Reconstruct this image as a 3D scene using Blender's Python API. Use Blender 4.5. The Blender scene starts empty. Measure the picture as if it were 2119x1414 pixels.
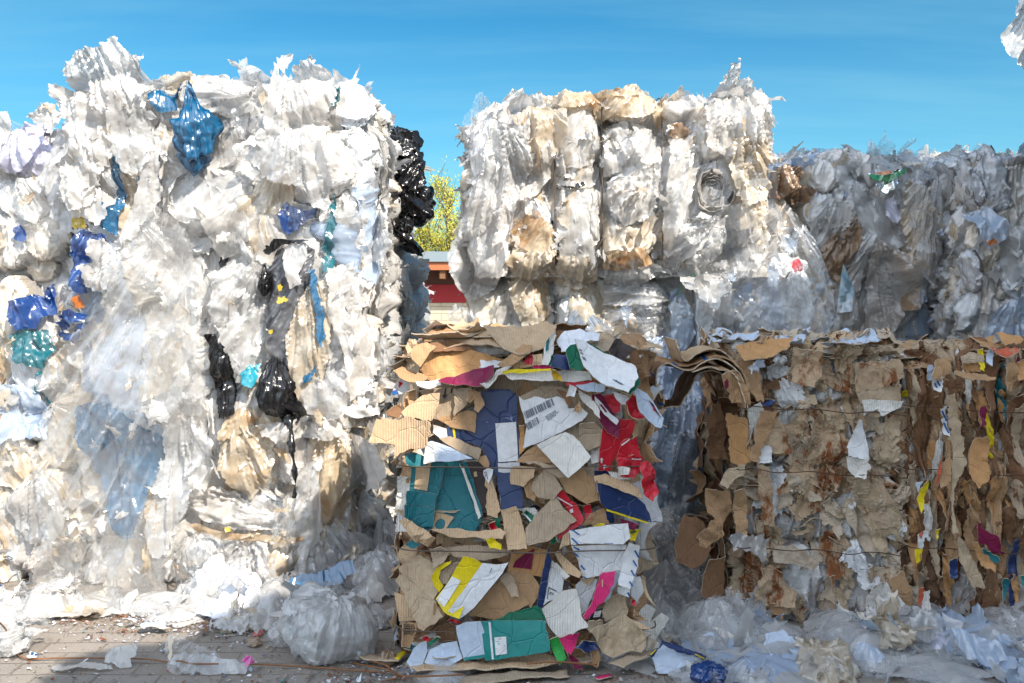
import bpy, math, random
import numpy as np
from mathutils import Vector, Matrix
from mathutils.bvhtree import BVHTree
from mathutils.geometry import delaunay_2d_cdt

R = random.Random(7)
NR = np.random.RandomState(7)
S = bpy.context.scene
COL = S.collection
F, HZ, EYE = 2000.0, 640.0, 1.4          # focal length in photo pixels, horizon row, eye height


def P3(px, py, Y):
    return np.array([(px - 1059.5) / F * Y, Y, EYE - (py - HZ) / F * Y])


# ------------------------------------------------------------------ noise
def _h(i, seed):
    i = i.astype(np.int64)
    n = (i[..., 0] * 73856093) ^ (i[..., 1] * 19349663) ^ (i[..., 2] * 83492791) ^ (int(seed) * 2654435761)
    n = n & 0xffffffff
    n = ((n ^ (n >> 15)) * 0x2c1b3c6d) & 0xffffffff
    n = ((n ^ (n >> 12)) * 0x297a2d39) & 0xffffffff
    n = n ^ (n >> 15)
    return (n & 0xffffff) / float(0x7fffff) - 1.0


def facet(P, seed=0):
    """piecewise linear noise on a Kuhn tetrahedral lattice: flat facets, sharp creases"""
    i = np.floor(P); f = P - i
    o = np.argsort(-f, axis=1)
    fs = np.take_along_axis(f, o, axis=1)
    e = np.eye(3)
    a = i; b = a + e[o[:, 0]]; c = b + e[o[:, 1]]; d = c + e[o[:, 2]]
    return (_h(a, seed) * (1 - fs[:, 0]) + _h(b, seed) * (fs[:, 0] - fs[:, 1])
            + _h(c, seed) * (fs[:, 1] - fs[:, 2]) + _h(d, seed) * fs[:, 2])


def smooth(P, seed=0):
    i = np.floor(P); f = P - i; f = f * f * (3 - 2 * f)
    r = 0
    for dx in (0, 1):
        for dy in (0, 1):
            for dz in (0, 1):
                w = (f[:, 0] if dx else 1 - f[:, 0]) * (f[:, 1] if dy else 1 - f[:, 1]) * (f[:, 2] if dz else 1 - f[:, 2])
                r = r + w * _h(i + np.array([dx, dy, dz]), seed)
    return r


_rots = []
_rr = np.random.RandomState(3)
for _k in range(12):
    q, _ = np.linalg.qr(_rr.randn(3, 3)); _rots.append(q)


def crumple(P, f, octaves=4, gain=0.55, seed=0, warp=0.35):
    w = np.stack([smooth(P * f * 0.6 + 7.3 * k, seed + k) for k in range(3)], 1) * warp / f
    Q = P + w
    h = 0; a = 1.0
    for k in range(octaves):
        h = h + a * facet(Q @ _rots[(k + seed) % 12] * f + 3.1 * k, seed + 11 * k)
        f *= 1.9; a *= gain
    return h


def ridges(P, octaves=3, seed=0, warp=0.5):
    """sharp crested folds; P is already stretched along the fold direction"""
    P = P + np.stack([smooth(P * 0.5 + 5.1 * k, seed + 40 + k) for k in range(3)], 1) * warp
    h = 0; a = 1.0
    for k in range(octaves):
        h = h + a * (np.maximum(0, 1 - 2.3 * np.abs(smooth(P, seed + k))) ** 2 * 1.25 - 0.3); P = P * np.array([2.1, 2.1, 1.6]) + 9.2; a *= 0.55
    return h


# ------------------------------------------------------------------ objects
def empty(name, loc, label, cat, group=None):
    o = bpy.data.objects.new(name, None); COL.objects.link(o)
    o.location = loc; o['label'] = label; o['category'] = cat
    o.empty_display_size = 0.2
    if group: o['group'] = group
    return o


def mesh_obj(name, V, faces, mats, parent=None, mi=None, tint=None, uv=None, smooth_=True, label=None, cat=None,
             group=None, kind=None, thick=0, rim=None, fc=None):
    V = np.asarray(V, float)
    if parent is not None:
        V = V - np.array(root_loc(parent))
    me = bpy.data.meshes.new(name)
    if isinstance(faces, np.ndarray):
        n, k = faces.shape
        me.vertices.add(len(V)); me.vertices.foreach_set('co', V.astype(np.float32).ravel())
        me.loops.add(n * k); me.loops.foreach_set('vertex_index', faces.astype(np.int32).ravel())
        me.polygons.add(n); me.polygons.foreach_set('loop_start', np.arange(0, n * k, k, dtype=np.int32))
        me.update(calc_edges=True)
    else:
        me.from_pydata([tuple(v) for v in V], [], faces); me.update()
    npoly = len(me.polygons)
    me.polygons.foreach_set('use_smooth', np.full(npoly, smooth_, dtype=bool))
    if mi is not None: me.polygons.foreach_set('material_index', np.asarray(mi, dtype=np.int32))
    for m in (mats if isinstance(mats, (list, tuple)) else [mats]): me.materials.append(m)
    if tint is not None:
        a = me.attributes.new('tint', 'FLOAT_COLOR', 'POINT')
        t = np.ones((len(V), 4), np.float32); t[:, :tint.shape[1]] = tint
        a.data.foreach_set('color', t.ravel())
    if fc is not None:
        a = me.attributes.new('fc', 'FLOAT_VECTOR', 'POINT'); a.data.foreach_set('vector', np.asarray(fc, np.float32).ravel())
    if uv is not None:
        l = me.uv_layers.new(name='UVMap')
        li = np.empty(len(me.loops), np.int32); me.loops.foreach_get('vertex_index', li)
        l.data.foreach_set('uv', np.asarray(uv, np.float32)[li].ravel())
    o = bpy.data.objects.new(name, me); COL.objects.link(o)
    if parent is not None: o.parent = parent
    if label: o['label'] = label
    if cat: o['category'] = cat
    if group: o['group'] = group
    if kind: o['kind'] = kind
    if thick:
        m = o.modifiers.new('s', 'SOLIDIFY'); m.thickness = thick; m.offset = 0
        if rim is not None: m.material_offset_rim = rim
    return o


def root_loc(o):
    v = Vector((0, 0, 0))
    while o is not None:
        v = v + o.location; o = o.parent
    return v


# ------------------------------------------------------------------ materials
class NT:
    def __init__(s, name):
        s.m = bpy.data.materials.new(name); s.m.use_nodes = True
        s.t = s.m.node_tree; s.t.nodes.clear()
        s.out = s.t.nodes.new('ShaderNodeOutputMaterial')

    def n(s, typ, **kw):
        nd = s.t.nodes.new('ShaderNode' + typ)
        ins = kw.pop('i', {})
        for k, v in kw.items(): setattr(nd, k, v)
        for k, v in ins.items():
            if isinstance(v, bpy.types.NodeSocket): s.t.links.new(v, nd.inputs[k])
            else:
                if hasattr(nd.inputs[k], 'default_value'):
                    dv = nd.inputs[k].default_value
                    if hasattr(dv, '__len__') and not isinstance(v, str) and hasattr(v, '__len__') and len(dv) == 4 and len(v) == 3: v = tuple(v) + (1,)
                nd.inputs[k].default_value = v
        return nd

    def math(s, op, a, b=0.0, c=0.0, clamp=False):
        nd = s.n('Math', operation=op, use_clamp=clamp)
        for k, v in enumerate((a, b, c)):
            if isinstance(v, bpy.types.NodeSocket): s.t.links.new(v, nd.inputs[k])
            else: nd.inputs[k].default_value = v
        return nd.outputs[0]

    def mix(s, f, a, b):
        nd = s.n('Mix', data_type='RGBA')
        for k, v in ((0, f), (6, a), (7, b)):
            if isinstance(v, bpy.types.NodeSocket): s.t.links.new(v, nd.inputs[k])
            else: nd.inputs[k].default_value = v if k == 0 else (tuple(v) + (1,) if len(v) == 3 else v)
        return nd.outputs[2]

    def ramp(s, f, lo, hi):
        nd = s.n('MapRange', i={0: f, 1: lo, 2: hi}); nd.clamp = True
        return nd.outputs[0]

    def surf(s, sh):
        s.t.links.new(sh, s.out.inputs[0]); return s.m


def film(name, color=(0.8, 0.8, 0.82), alpha=1.0, stain=0.0, rough=0.22, trans=0.35, attr=False, bump=0.6, scl=1.0,
         stain_col=(0.62, 0.36, 0.12), dirt=0.25, spec=0.85, bubble=False):
    t = NT(name)
    tc = t.n('TexCoord').outputs['Object']
    fcv = t.n('Attribute', attribute_name='fc').outputs['Vector']
    wn = t.n('TexNoise', i={'Vector': tc, 'Scale': 5.0 * scl, 'Detail': 2.0})
    off = t.n('VectorMath', operation='SCALE', i={0: wn.outputs['Color'], 'Scale': 0.12 / scl}).outputs[0]
    wp = t.n('VectorMath', operation='ADD', i={0: tc, 1: off}).outputs[0]
    off2 = t.n('VectorMath', operation='SCALE', i={0: wn.outputs['Color'], 'Scale': 0.05 / scl}).outputs[0]
    wf = t.n('VectorMath', operation='ADD', i={0: fcv, 1: off2}).outputs[0]
    mp = t.n('Mapping', i={'Vector': wf, 'Scale': (40 * scl, 40 * scl, 4.5 * scl)}).outputs[0]
    st = t.n('TexNoise', noise_type='RIDGED_MULTIFRACTAL', i={'Vector': mp, 'Scale': 1.0, 'Detail': 4.0, 'Roughness': 0.5}).outputs[0]
    rid = t.n('TexNoise', noise_type='RIDGED_MULTIFRACTAL', i={'Vector': wp, 'Scale': 9.0 * scl, 'Detail': 4.0, 'Roughness': 0.5}).outputs[0]
    vo = t.n('TexVoronoi', feature='F1', i={'Vector': wp, 'Scale': 26.0 * scl}).outputs['Distance']
    h = t.math('ADD', t.math('MULTIPLY', rid, 0.16), t.math('MULTIPLY', vo, 0.12))
    h = t.math('ADD', h, t.math('MULTIPLY', st, 0.62))
    if bubble:
        bb = t.n('TexVoronoi', feature='F1', i={'Vector': tc, 'Scale': 95.0}).outputs['Distance']
        h = t.math('SUBTRACT', t.math('MULTIPLY', h, 0.5), t.math('MULTIPLY', bb, 0.5))
    bp = t.n('Bump', i={'Height': h, 'Strength': bump, 'Distance': 0.030 / scl}).outputs[0]
    if attr:
        base = t.n('Attribute', attribute_name='tint').outputs['Color']
        sa = t.n('Attribute', attribute_name='tint').outputs['Alpha']
    else:
        base = t.n('RGB').outputs[0]; base.default_value = tuple(color) + (1,); sa = None
    big = t.n('TexNoise', i={'Vector': wp, 'Scale': 3.2, 'Detail': 6.0, 'Roughness': 0.65}).outputs[0]
    fine = t.n('TexNoise', i={'Vector': mp, 'Scale': 0.55, 'Detail': 5.0, 'Roughness': 0.7}).outputs[0]
    mul = t.math('MULTIPLY_ADD', t.ramp(st, 0.4, 1.6), 0.22, 0.86)
    c = t.n('VectorMath', operation='SCALE', i={0: base, 'Scale': mul}).outputs[0]
    sf = t.ramp(big, 0.47, 0.68)
    sf = t.math('MULTIPLY', sf, t.ramp(fine, 0.3, 0.6))
    if sa is not None: sf = t.math('MULTIPLY', sf, sa)
    else: sf = t.math('MULTIPLY', sf, stain)
    c = t.mix(sf, c, stain_col)
    sp = t.n('TexNoise', i={'Vector': tc, 'Scale': 60.0, 'Detail': 3.0}).outputs[0]
    d2 = t.n('TexNoise', i={'Vector': tc, 'Scale': 4.5, 'Detail': 3.0}).outputs[0]
    dm = t.math('MULTIPLY', t.math('MULTIPLY', t.ramp(sp, 0.62, 0.72), t.ramp(d2, 0.45, 0.65)), dirt)
    c = t.mix(dm, c, (0.16, 0.12, 0.09))
    pr = t.n('BsdfPrincipled', i={'Base Color': c, 'Roughness': rough, 'Normal': bp, 'Specular IOR Level': spec})
    sh = pr.outputs[0]
    if trans > 0:
        tr = t.n('BsdfTranslucent', i={'Color': c, 'Normal': bp}).outputs[0]
        sh = t.n('MixShader', i={0: trans, 1: sh, 2: tr}).outputs[0]
    if alpha < 1:
        lw = t.n('LayerWeight', i={'Blend': 0.35, 'Normal': bp}).outputs['Facing']
        crk = t.ramp(st, 0.55, 1.7)
        a = t.math('MULTIPLY_ADD', crk, 0.45, alpha - 0.14)
        a = t.math('MULTIPLY_ADD', t.ramp(big, 0.35, 0.65), 0.12, a)
        a = t.math('ADD', a, t.math('MULTIPLY', lw, 0.7), clamp=True)
        tp = t.n('BsdfTransparent').outputs[0]
        sh = t.n('MixShader', i={0: a, 1: tp, 2: sh}).outputs[0]
        # the gloss of a film stays even where it is clear
        gl = t.n('BsdfGlossy', i={'Roughness': 0.22, 'Normal': bp, 'Color': (1, 1, 1, 1)}).outputs[0]
        sh = t.n('MixShader', i={0: 0.06, 1: sh, 2: gl}).outputs[0]
    return t.surf(sh)


def board(name, color, corr=0.5, rough=0.8, stain=0.0, stain_col=(0.2, 0.07, 0.025), attr=False, spec=0.25, ang=0.0, var=0.25,
          peel=0.0, peel_col=(0.36, 0.24, 0.14), per=900.0):
    t = NT(name)
    tc = t.n('TexCoord')
    ob = tc.outputs['Object']
    if attr:
        base = t.n('Attribute', attribute_name='tint').outputs['Color']
        sa = t.n('Attribute', attribute_name='tint').outputs['Alpha']
    else:
        base = t.n('RGB').outputs[0]; base.default_value = tuple(color) + (1,); sa = None
    n1 = t.n('TexNoise', i={'Vector': ob, 'Scale': 7.0, 'Detail': 7.0, 'Roughness': 0.68}).outputs[0]
    n2 = t.n('TexNoise', i={'Vector': ob, 'Scale': 90.0, 'Detail': 3.0}).outputs[0]
    mul = t.math('ADD', t.math('MULTIPLY', n1, var * 1.6), 1.0 - var * 0.8)
    mul = t.math('ADD', mul, t.math('MULTIPLY_ADD', n2, 0.14, -0.07))
    c = t.n('VectorMath', operation='SCALE', i={0: base, 'Scale': mul}).outputs[0]
    h = t.math('MULTIPLY', n1, 1.0)
    rid = t.n('TexNoise', noise_type='RIDGED_MULTIFRACTAL', i={'Vector': ob, 'Scale': 13.0, 'Detail': 5.0}).outputs[0]
    h = t.math('ADD', h, t.math('MULTIPLY', rid, 0.22))
    if corr > 0:
        mp = t.n('Mapping', i={'Vector': tc.outputs['UV'] if not attr else ob, 'Rotation': (0, 0, ang)}).outputs[0]
        wv = t.n('TexWave', wave_type='BANDS', bands_direction='X' if not attr else 'Z', i={'Vector': mp, 'Scale': 31.0, 'Distortion': 0.6, 'Detail': 1.0, 'Detail Scale': 0.4}).outputs['Fac']
        msk = t.ramp(t.n('TexNoise', i={'Vector': ob, 'Scale': 3.0}).outputs[0], 0.4, 0.6)
        wm = t.math('MULTIPLY', wv, t.math('MULTIPLY_ADD', msk, 0.7, 0.3))
        h = t.math('ADD', h, t.math('MULTIPLY', wm, 0.28 * corr))
        c = t.n('VectorMath', operation='SCALE', i={0: c, 'Scale': t.math('MULTIPLY_ADD', wm, 0.12 * corr, 0.94)}).outputs[0]
    if peel > 0:
        pn = t.n('TexNoise', i={'Vector': ob, 'Scale': 9.0, 'Detail': 8.0, 'Roughness': 0.75}).outputs[0]
        pm = t.ramp(pn, 0.64 - peel * 0.16, 0.665 - peel * 0.16)
        c = t.mix(pm, c, peel_col)
    if stain > 0 or sa is not None:
        mp2 = t.n('Mapping', i={'Vector': ob, 'Scale': (9.0, 9.0, 4.5)}).outputs[0]
        sn = t.n('TexNoise', i={'Vector': mp2, 'Scale': 1.0, 'Detail': 8.0, 'Roughness': 0.72}).outputs[0]
        sm = t.ramp(sn, 0.5, 0.57)
        sm = t.math('MULTIPLY', sm, sa if sa is not None else stain)
        c = t.mix(sm, c, stain_col)
    cv = t.n('TexVoronoi', feature='DISTANCE_TO_EDGE', i={'Vector': t.n('VectorMath', operation='ADD', i={0: ob, 1: t.n('VectorMath', operation='SCALE', i={0: t.n('TexNoise', i={'Vector': ob, 'Scale': 6.0}).outputs['Color'], 'Scale': 0.12}).outputs[0]}).outputs[0], 'Scale': 9.0}).outputs['Distance']
    cm = t.ramp(cv, 0.0, 0.035)
    h = t.math('ADD', h, t.math('MULTIPLY', cm, 0.35))
    sc2 = t.n('TexNoise', i={'Vector': ob, 'Scale': 28.0, 'Detail': 6.0, 'Roughness': 0.8}).outputs[0]
    c = t.n('VectorMath', operation='SCALE', i={0: c, 'Scale': t.math('MULTIPLY_ADD', t.ramp(sc2, 0.35, 0.62), 0.16, 0.88)}).outputs[0]
    bp = t.n('Bump', i={'Height': h, 'Strength': 0.7, 'Distance': 0.008}).outputs[0]
    pr = t.n('BsdfPrincipled', i={'Base Color': c, 'Roughness': rough, 'Normal': bp, 'Specular IOR Level': spec})
    return t.surf(pr.outputs[0])


def plain(name, color, rough=0.6, metal=0.0, nscale=20.0, var=0.3, bump=0.2, spec=0.5):
    t = NT(name)
    ob = t.n('TexCoord').outputs['Object']
    n1 = t.n('TexNoise', i={'Vector': ob, 'Scale': nscale, 'Detail': 6.0, 'Roughness': 0.65}).outputs[0]
    c = t.n('VectorMath', operation='SCALE', i={0: tuple(color[:3]), 'Scale': t.math('MULTIPLY_ADD', n1, var * 2, 1 - var)}).outputs[0]
    bp = t.n('Bump', i={'Height': n1, 'Strength': bump, 'Distance': 0.01}).outputs[0]
    pr = t.n('BsdfPrincipled', i={'Base Color': c, 'Roughness': rough, 'Metallic': metal, 'Normal': bp, 'Specular IOR Level': spec})
    return t.surf(pr.outputs[0])


M = {}
M['mass'] = film('packed film', attr=True, trans=0.0, bump=0.85, rough=0.25)
M['white'] = film('white film', (0.82, 0.80, 0.775), alpha=0.93, trans=0.42, stain=0.15)
M['milky'] = film('milky film', (0.79, 0.79, 0.79), alpha=0.72, trans=0.40, stain=0.10, rough=0.25)
M['clear'] = film('clear film', (0.84, 0.85, 0.87), alpha=0.18, trans=0.30, rough=0.16, stain=0.12, bump=0.9)
M['drape'] = film('heavy clear film', (0.86, 0.85, 0.83), alpha=0.24, trans=0.35, rough=0.14, stain=0.3, bump=0.4, scl=0.55)
M['bluewhite'] = film('bluish film', (0.56, 0.68, 0.86), alpha=0.85, trans=0.35, rough=0.25)  # bluish film, with reflected sky put into its colour as well
M['cream'] = film('yellowed film', (0.80, 0.70, 0.56), alpha=0.92, trans=0.4, stain=0.75)
M['amber'] = film('amber stained film', (0.80, 0.66, 0.47), alpha=0.95, trans=0.35, stain=1.6, stain_col=(0.46, 0.21, 0.05))
M['blue'] = film('blue film', (0.001, 0.14, 0.32), alpha=0.97, trans=0.3, rough=0.22, stain=0, dirt=0.1)
M['royal'] = film('royal blue film', (0.004, 0.065, 0.30), alpha=0.97, trans=0.3, rough=0.3, stain=0, dirt=0.1)
M['teal'] = film('teal film', (0.005, 0.16, 0.20), alpha=0.93, trans=0.3, rough=0.25, stain=0, dirt=0.1)
M['cyan'] = film('cyan film', (0.02, 0.45, 0.60), alpha=0.95, trans=0.3, rough=0.25, stain=0, dirt=0.1)
M['black'] = film('black film', (0.012, 0.012, 0.014), alpha=1.0, trans=0.0, rough=0.2, stain=0, dirt=0.0, bump=0.7, spec=0.6)
M['grey'] = film('grey film', (0.12, 0.125, 0.14), alpha=1.0, trans=0.05, rough=0.35, stain=0, dirt=0.0, bump=0.8)
M['violet'] = film('violet printed film', (0.60, 0.60, 0.76), alpha=0.9, trans=0.3, rough=0.3)
M['pinkf'] = film('pale pink film', (0.86, 0.62, 0.62), alpha=0.85, trans=0.4)
M['redf'] = film('red film', (0.6, 0.03, 0.04), alpha=0.95, trans=0.3)
M['yellowf'] = film('yellow film', (0.75, 0.55, 0.02), alpha=0.97, trans=0.2, bump=0.3)
M['orangef'] = film('orange film', (0.75, 0.22, 0.03), alpha=0.97, trans=0.2, bump=0.3)
M['magenta'] = film('magenta film', (0.65, 0.02, 0.30), alpha=0.97, trans=0.2, bump=0.3)
M['greenf'] = film('green film', (0.03, 0.35, 0.12), alpha=0.97, trans=0.2, bump=0.3)
M['brownf'] = film('brown stained film', (0.38, 0.26, 0.17), alpha=1.0, trans=0.2, stain=0.6, stain_col=(0.15, 0.06, 0.02))
M['bubble'] = film('bubble wrap', (0.74, 0.70, 0.66), alpha=0.86, trans=0.35, stain=0.5, bubble=True, bump=0.3, stain_col=(0.5, 0.3, 0.16))
M['mirror'] = plain('mirror shard', (0.85, 0.9, 0.95), 0.03, 1.0, var=0.02, bump=0.0)
M['boardmass'] = board('packed board', (0.3, 0.2, 0.12), attr=True, corr=0.8)
M['kraft'] = board('kraft board', (0.44, 0.27, 0.145), corr=0.8, stain=0.12, stain_col=(0.28, 0.16, 0.08))
M['kraftl'] = board('light kraft board', (0.56, 0.39, 0.24), corr=1.0, stain=0.1, stain_col=(0.34, 0.2, 0.1))
M['kraftg'] = board('grey kraft board', (0.42, 0.32, 0.225), corr=0.7)
M['kraftd'] = board('dark kraft board', (0.22, 0.115, 0.06), corr=0.6)
M['orangek'] = board('orange kraft board', (0.52, 0.28, 0.12), corr=0.4)
M['edge'] = board('torn board edge', (0.50, 0.40, 0.29), corr=0.0)
M['whiteb'] = board('white board', (0.74, 0.74, 0.75), corr=0.35, var=0.1, rough=0.55, peel=0.15, peel_col=(0.55, 0.45, 0.34))
M['whitec'] = board('white corrugated board', (0.70, 0.67, 0.62), corr=1.2, var=0.12)
M['blueb'] = board('pale blue board', (0.52, 0.60, 0.72), corr=0.3, var=0.1, rough=0.5)
M['navy'] = board('navy printed board', (0.012, 0.03, 0.115), corr=0.15, rough=0.35, var=0.2, peel=0.12, peel_col=(0.2, 0.25, 0.4), spec=0.5)
M['tealb'] = board('teal printed board', (0.008, 0.14, 0.165), corr=0.45, rough=0.5, var=0.15, peel=0.05, spec=0.4)
M['greenb'] = board('green printed board', (0.005, 0.13, 0.07), corr=0.2, rough=0.4, var=0.2, peel=0.05)
M['greent'] = board('sea green printed board', (0.005, 0.22, 0.20), corr=0.25, rough=0.4, var=0.15, spec=0.5)
M['lime'] = board('bright green board', (0.03, 0.32, 0.06), corr=0.2, rough=0.5)
M['red'] = board('red printed board', (0.55, 0.006, 0.022), corr=0.2, rough=0.4, var=0.15, peel=0.0, spec=0.5)
M['pink'] = board('pink printed board', (0.66, 0.03, 0.16), corr=0.4, rough=0.5, peel=0.1)
M['coral'] = board('coral printed board', (0.55, 0.12, 0.06), corr=0.3, rough=0.5, peel=0.2)
M['maroon'] = board('maroon printed board', (0.18, 0.01, 0.05), corr=0.2, rough=0.4, peel=0.15, peel_col=(0.5, 0.3, 0.3))
M['yellow'] = board('yellow printed board', (0.72, 0.56, 0.01), corr=0.3, rough=0.5, peel=0.08, peel_col=(0.6, 0.6, 0.5))
M['ochre'] = board('ochre board', (0.55, 0.33, 0.02), corr=0.1, rough=0.5)
M['darkb'] = board('dark brown board', (0.055, 0.042, 0.04), corr=0.1, rough=0.6)
M['ink'] = plain('black ink', (0.03, 0.03, 0.035), 0.7, var=0.3)
M['inkblue'] = plain('blue ink', (0.01, 0.09, 0.28), 0.6)
M['inkgrey'] = plain('grey ink', (0.16, 0.17, 0.2), 0.7)
M['paper'] = board('grey paper', (0.50, 0.41, 0.31), corr=0.0, peel=0.3, peel_col=(0.45, 0.34, 0.24), stain=0.15)
M['paperw'] = board('white paper', (0.72, 0.72, 0.75), corr=0.0, var=0.12)
M['paperb'] = board('rust stained paper', (0.47, 0.34, 0.22), corr=0.2, stain=0.95, stain_col=(0.20, 0.065, 0.02), peel=0.2)
M['beige'] = board('beige board', (0.50, 0.385, 0.26), corr=0.4, stain=0.2)
M['wire'] = plain('rusty wire', (0.10, 0.055, 0.035), 0.6, 0.6, var=0.4)
M['rust'] = plain('bright rusty wire', (0.25, 0.11, 0.045), 0.7, 0.3, var=0.4)
M['strap'] = plain('dark strap', (0.10, 0.07, 0.05), 0.6)

WH = (0.81, 0.785, 0.755)


# ------------------------------------------------------------------ bale body
def ellipsoid(c, rad, rot=0.0, tint=WH, stain=0.1, tilt=0.0, amp=1.0, cap=0.06):
    """rot turns in the X/Z plane"""
    ca, sa = math.cos(rot), math.sin(rot)
    Rm = np.array([[ca, 0, sa], [0, 1, 0], [-sa, 0, ca]])
    if tilt:
        ct, st = math.cos(tilt), math.sin(tilt)
        Rm = np.array([[1, 0, 0], [0, ct, st], [0, -st, ct]]) @ Rm
    return dict(c=np.array(c, float), r=np.array(rad, float), R=Rm, t=tint, s=stain, a=amp, cap=cap)


BV = {}; SK = {}


def body(root, key, box, steps, pill, seed, mat, crad=0.12, amp=0.035, base=-0.06, freq=9.0, aniso=(1, 1, 1), grooves=(),
         name='film_mass', hgrooves=(), capd=0.3, yaw=0.0):
    hard = 'board' in name
    """rounded box whose skin is pushed out to the hull of many pressed bags (ellipsoids), creased like film"""
    x0, x1, y0, y1, z0, z1 = box
    lo = np.array([x0, y0, z0]); hi = np.array([x1, y1, z1])
    VV = []; FF = []; off = 0
    ilo, ihi = lo + crad, hi - crad
    for face, step in steps.items():
        if face in 'FB': u0, u1, v0, v1 = x0, x1, z0, z1
        elif face in 'LR': u0, u1, v0, v1 = y0, y1, z0, z1
        else: u0, u1, v0, v1 = x0, x1, y0, y1
        nu = max(2, int((u1 - u0) / step)); nv = max(2, int((v1 - v0) / step))
        U, W = np.meshgrid(np.linspace(u0, u1, nu + 1), np.linspace(v0, v1, nv + 1))
        U = U.ravel(); W = W.ravel()
        c = {'F': y0, 'B': y1, 'L': x0, 'R': x1, 'T': z1}[face]
        C = np.full_like(U, c)
        Pp = {'F': (U, C, W), 'B': (U, C, W), 'L': (C, U, W), 'R': (C, U, W), 'T': (U, W, C)}[face]
        Pp = np.stack(Pp, 1)
        idx = np.arange((nu + 1) * (nv + 1)).reshape(nv + 1, nu + 1)
        q = np.stack([idx[:-1, :-1], idx[:-1, 1:], idx[1:, 1:], idx[1:, :-1]], -1).reshape(-1, 4)
        if face in 'BL': q = q[:, ::-1]
        if face == 'R' or face == 'F' or face == 'T': pass
        VV.append(Pp); FF.append(q + off); off += len(Pp)
    V = np.concatenate(VV); Fq = np.concatenate(FF)
    cl = np.clip(V, ilo, ihi)
    cl[:, 2] = np.where(V[:, 2] < z0 + crad, V[:, 2], cl[:, 2])     # no rounding at the foot
    D = V - cl; L = np.linalg.norm(D, axis=1, keepdims=True); N = D / np.maximum(L, 1e-9)
    Pb = cl + N * crad
    best = np.full(len(V), base) + 0.03 * smooth(Pb * 3.1, seed)
    second = np.full(len(V), base - 0.05)
    win = np.full(len(V), -1)
    for k, p in enumerate(pill):
        o = (Pb - p['c']) @ p['R'].T / p['r']; d = N @ p['R'].T / p['r']
        a = (d * d).sum(1); b = (o * d).sum(1); c = (o * o).sum(1) - 1
        disc = b * b - a * c
        ok = disc > 0
        t = np.where(ok, (-b + np.sqrt(np.maximum(disc, 0))) / a, -9)
        cp = p['cap']; t = np.where(t > 0, cp * np.tanh(t / cp), t)
        up = t > best
        second = np.where(up, best, np.maximum(second, t))
        win = np.where(up, k, win); best = np.where(up, t, best)
    best = np.maximum(best, base)
    H = Pb + N * best[:, None]
    # local fold frames
    Q = H * np.array(aniso)
    W3 = H.copy(); G3 = H.copy()
    tint = np.zeros((len(V), 4)); tint[:, :3] = np.array(WH) * 0.8; tint[:, 3] = 0.4
    A = np.full(len(V), 1.0)
    for k, p in enumerate(pill):
        m = win == k
        if not m.any(): continue
        loc = (H[m] - p['c']) @ p['R'].T
        W3[m] = loc * np.array([1.0, 1.0, 0.32]) + 5.7 * (k % 13) + k
        # folds run along the bag and gather towards its ends
        e = loc / p['r']; gz = 0.55 + 1.2 * e[:, 2] ** 2
        G3[m] = np.stack([loc[:, 0] * gz, loc[:, 1] * gz, loc[:, 2]], 1) + 3.3 * (k % 17) + k
        tint[m, :3] = p['t']; tint[m, 3] = p['s']; A[m] = p['a']
    g = np.clip((best - second) / 0.03, 0, 1)
    fo = ridges(G3 * np.array([freq * 2.4, freq * 2.4, freq * 0.30]), 3, seed + 21)
    h = crumple(W3, freq * 0.6, 3, 0.5, seed) * (0.40 if hard else 0.22) + crumple(Q, freq * 1.7, 3, 0.6, seed + 5) * (0.25 if hard else 0.12) + fo * 0.80
    disp = h * amp * A - (1 - g) * 0.022
    for gx, gd, gw in grooves: disp = disp - gd * np.exp(-((H[:, 0] - gx + 0.01 * np.sin(H[:, 2] * 9)) / gw) ** 2)
    for gz, gd, gw in hgrooves: disp = disp - gd * np.exp(-((H[:, 2] - gz + 0.012 * np.sin(H[:, 0] * 11)) / gw) ** 2)
    lat = np.stack([smooth(H * 17 + 3, seed + 1), smooth(H * 17 + 9, seed + 2), smooth(H * 17 + 14, seed + 3)], 1) * 0.012
    V = H + N * disp[:, None] + lat
    V[:, 2] = np.maximum(V[:, 2], 0.002)
    if yaw:
        c = np.array([(x0 + x1) / 2, (y0 + y1) / 2, 0]); ca, sa = math.cos(yaw), math.sin(yaw)
        V = (V - c) @ np.array([[ca, sa, 0], [-sa, ca, 0], [0, 0, 1]]) + c
    o = mesh_obj(name, V, Fq, mat, root, tint=tint, fc=G3)
    BV[key] = BVHTree.FromPolygons(V.tolist(), Fq.tolist()); SK[key] = (V, N)
    return V


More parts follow.
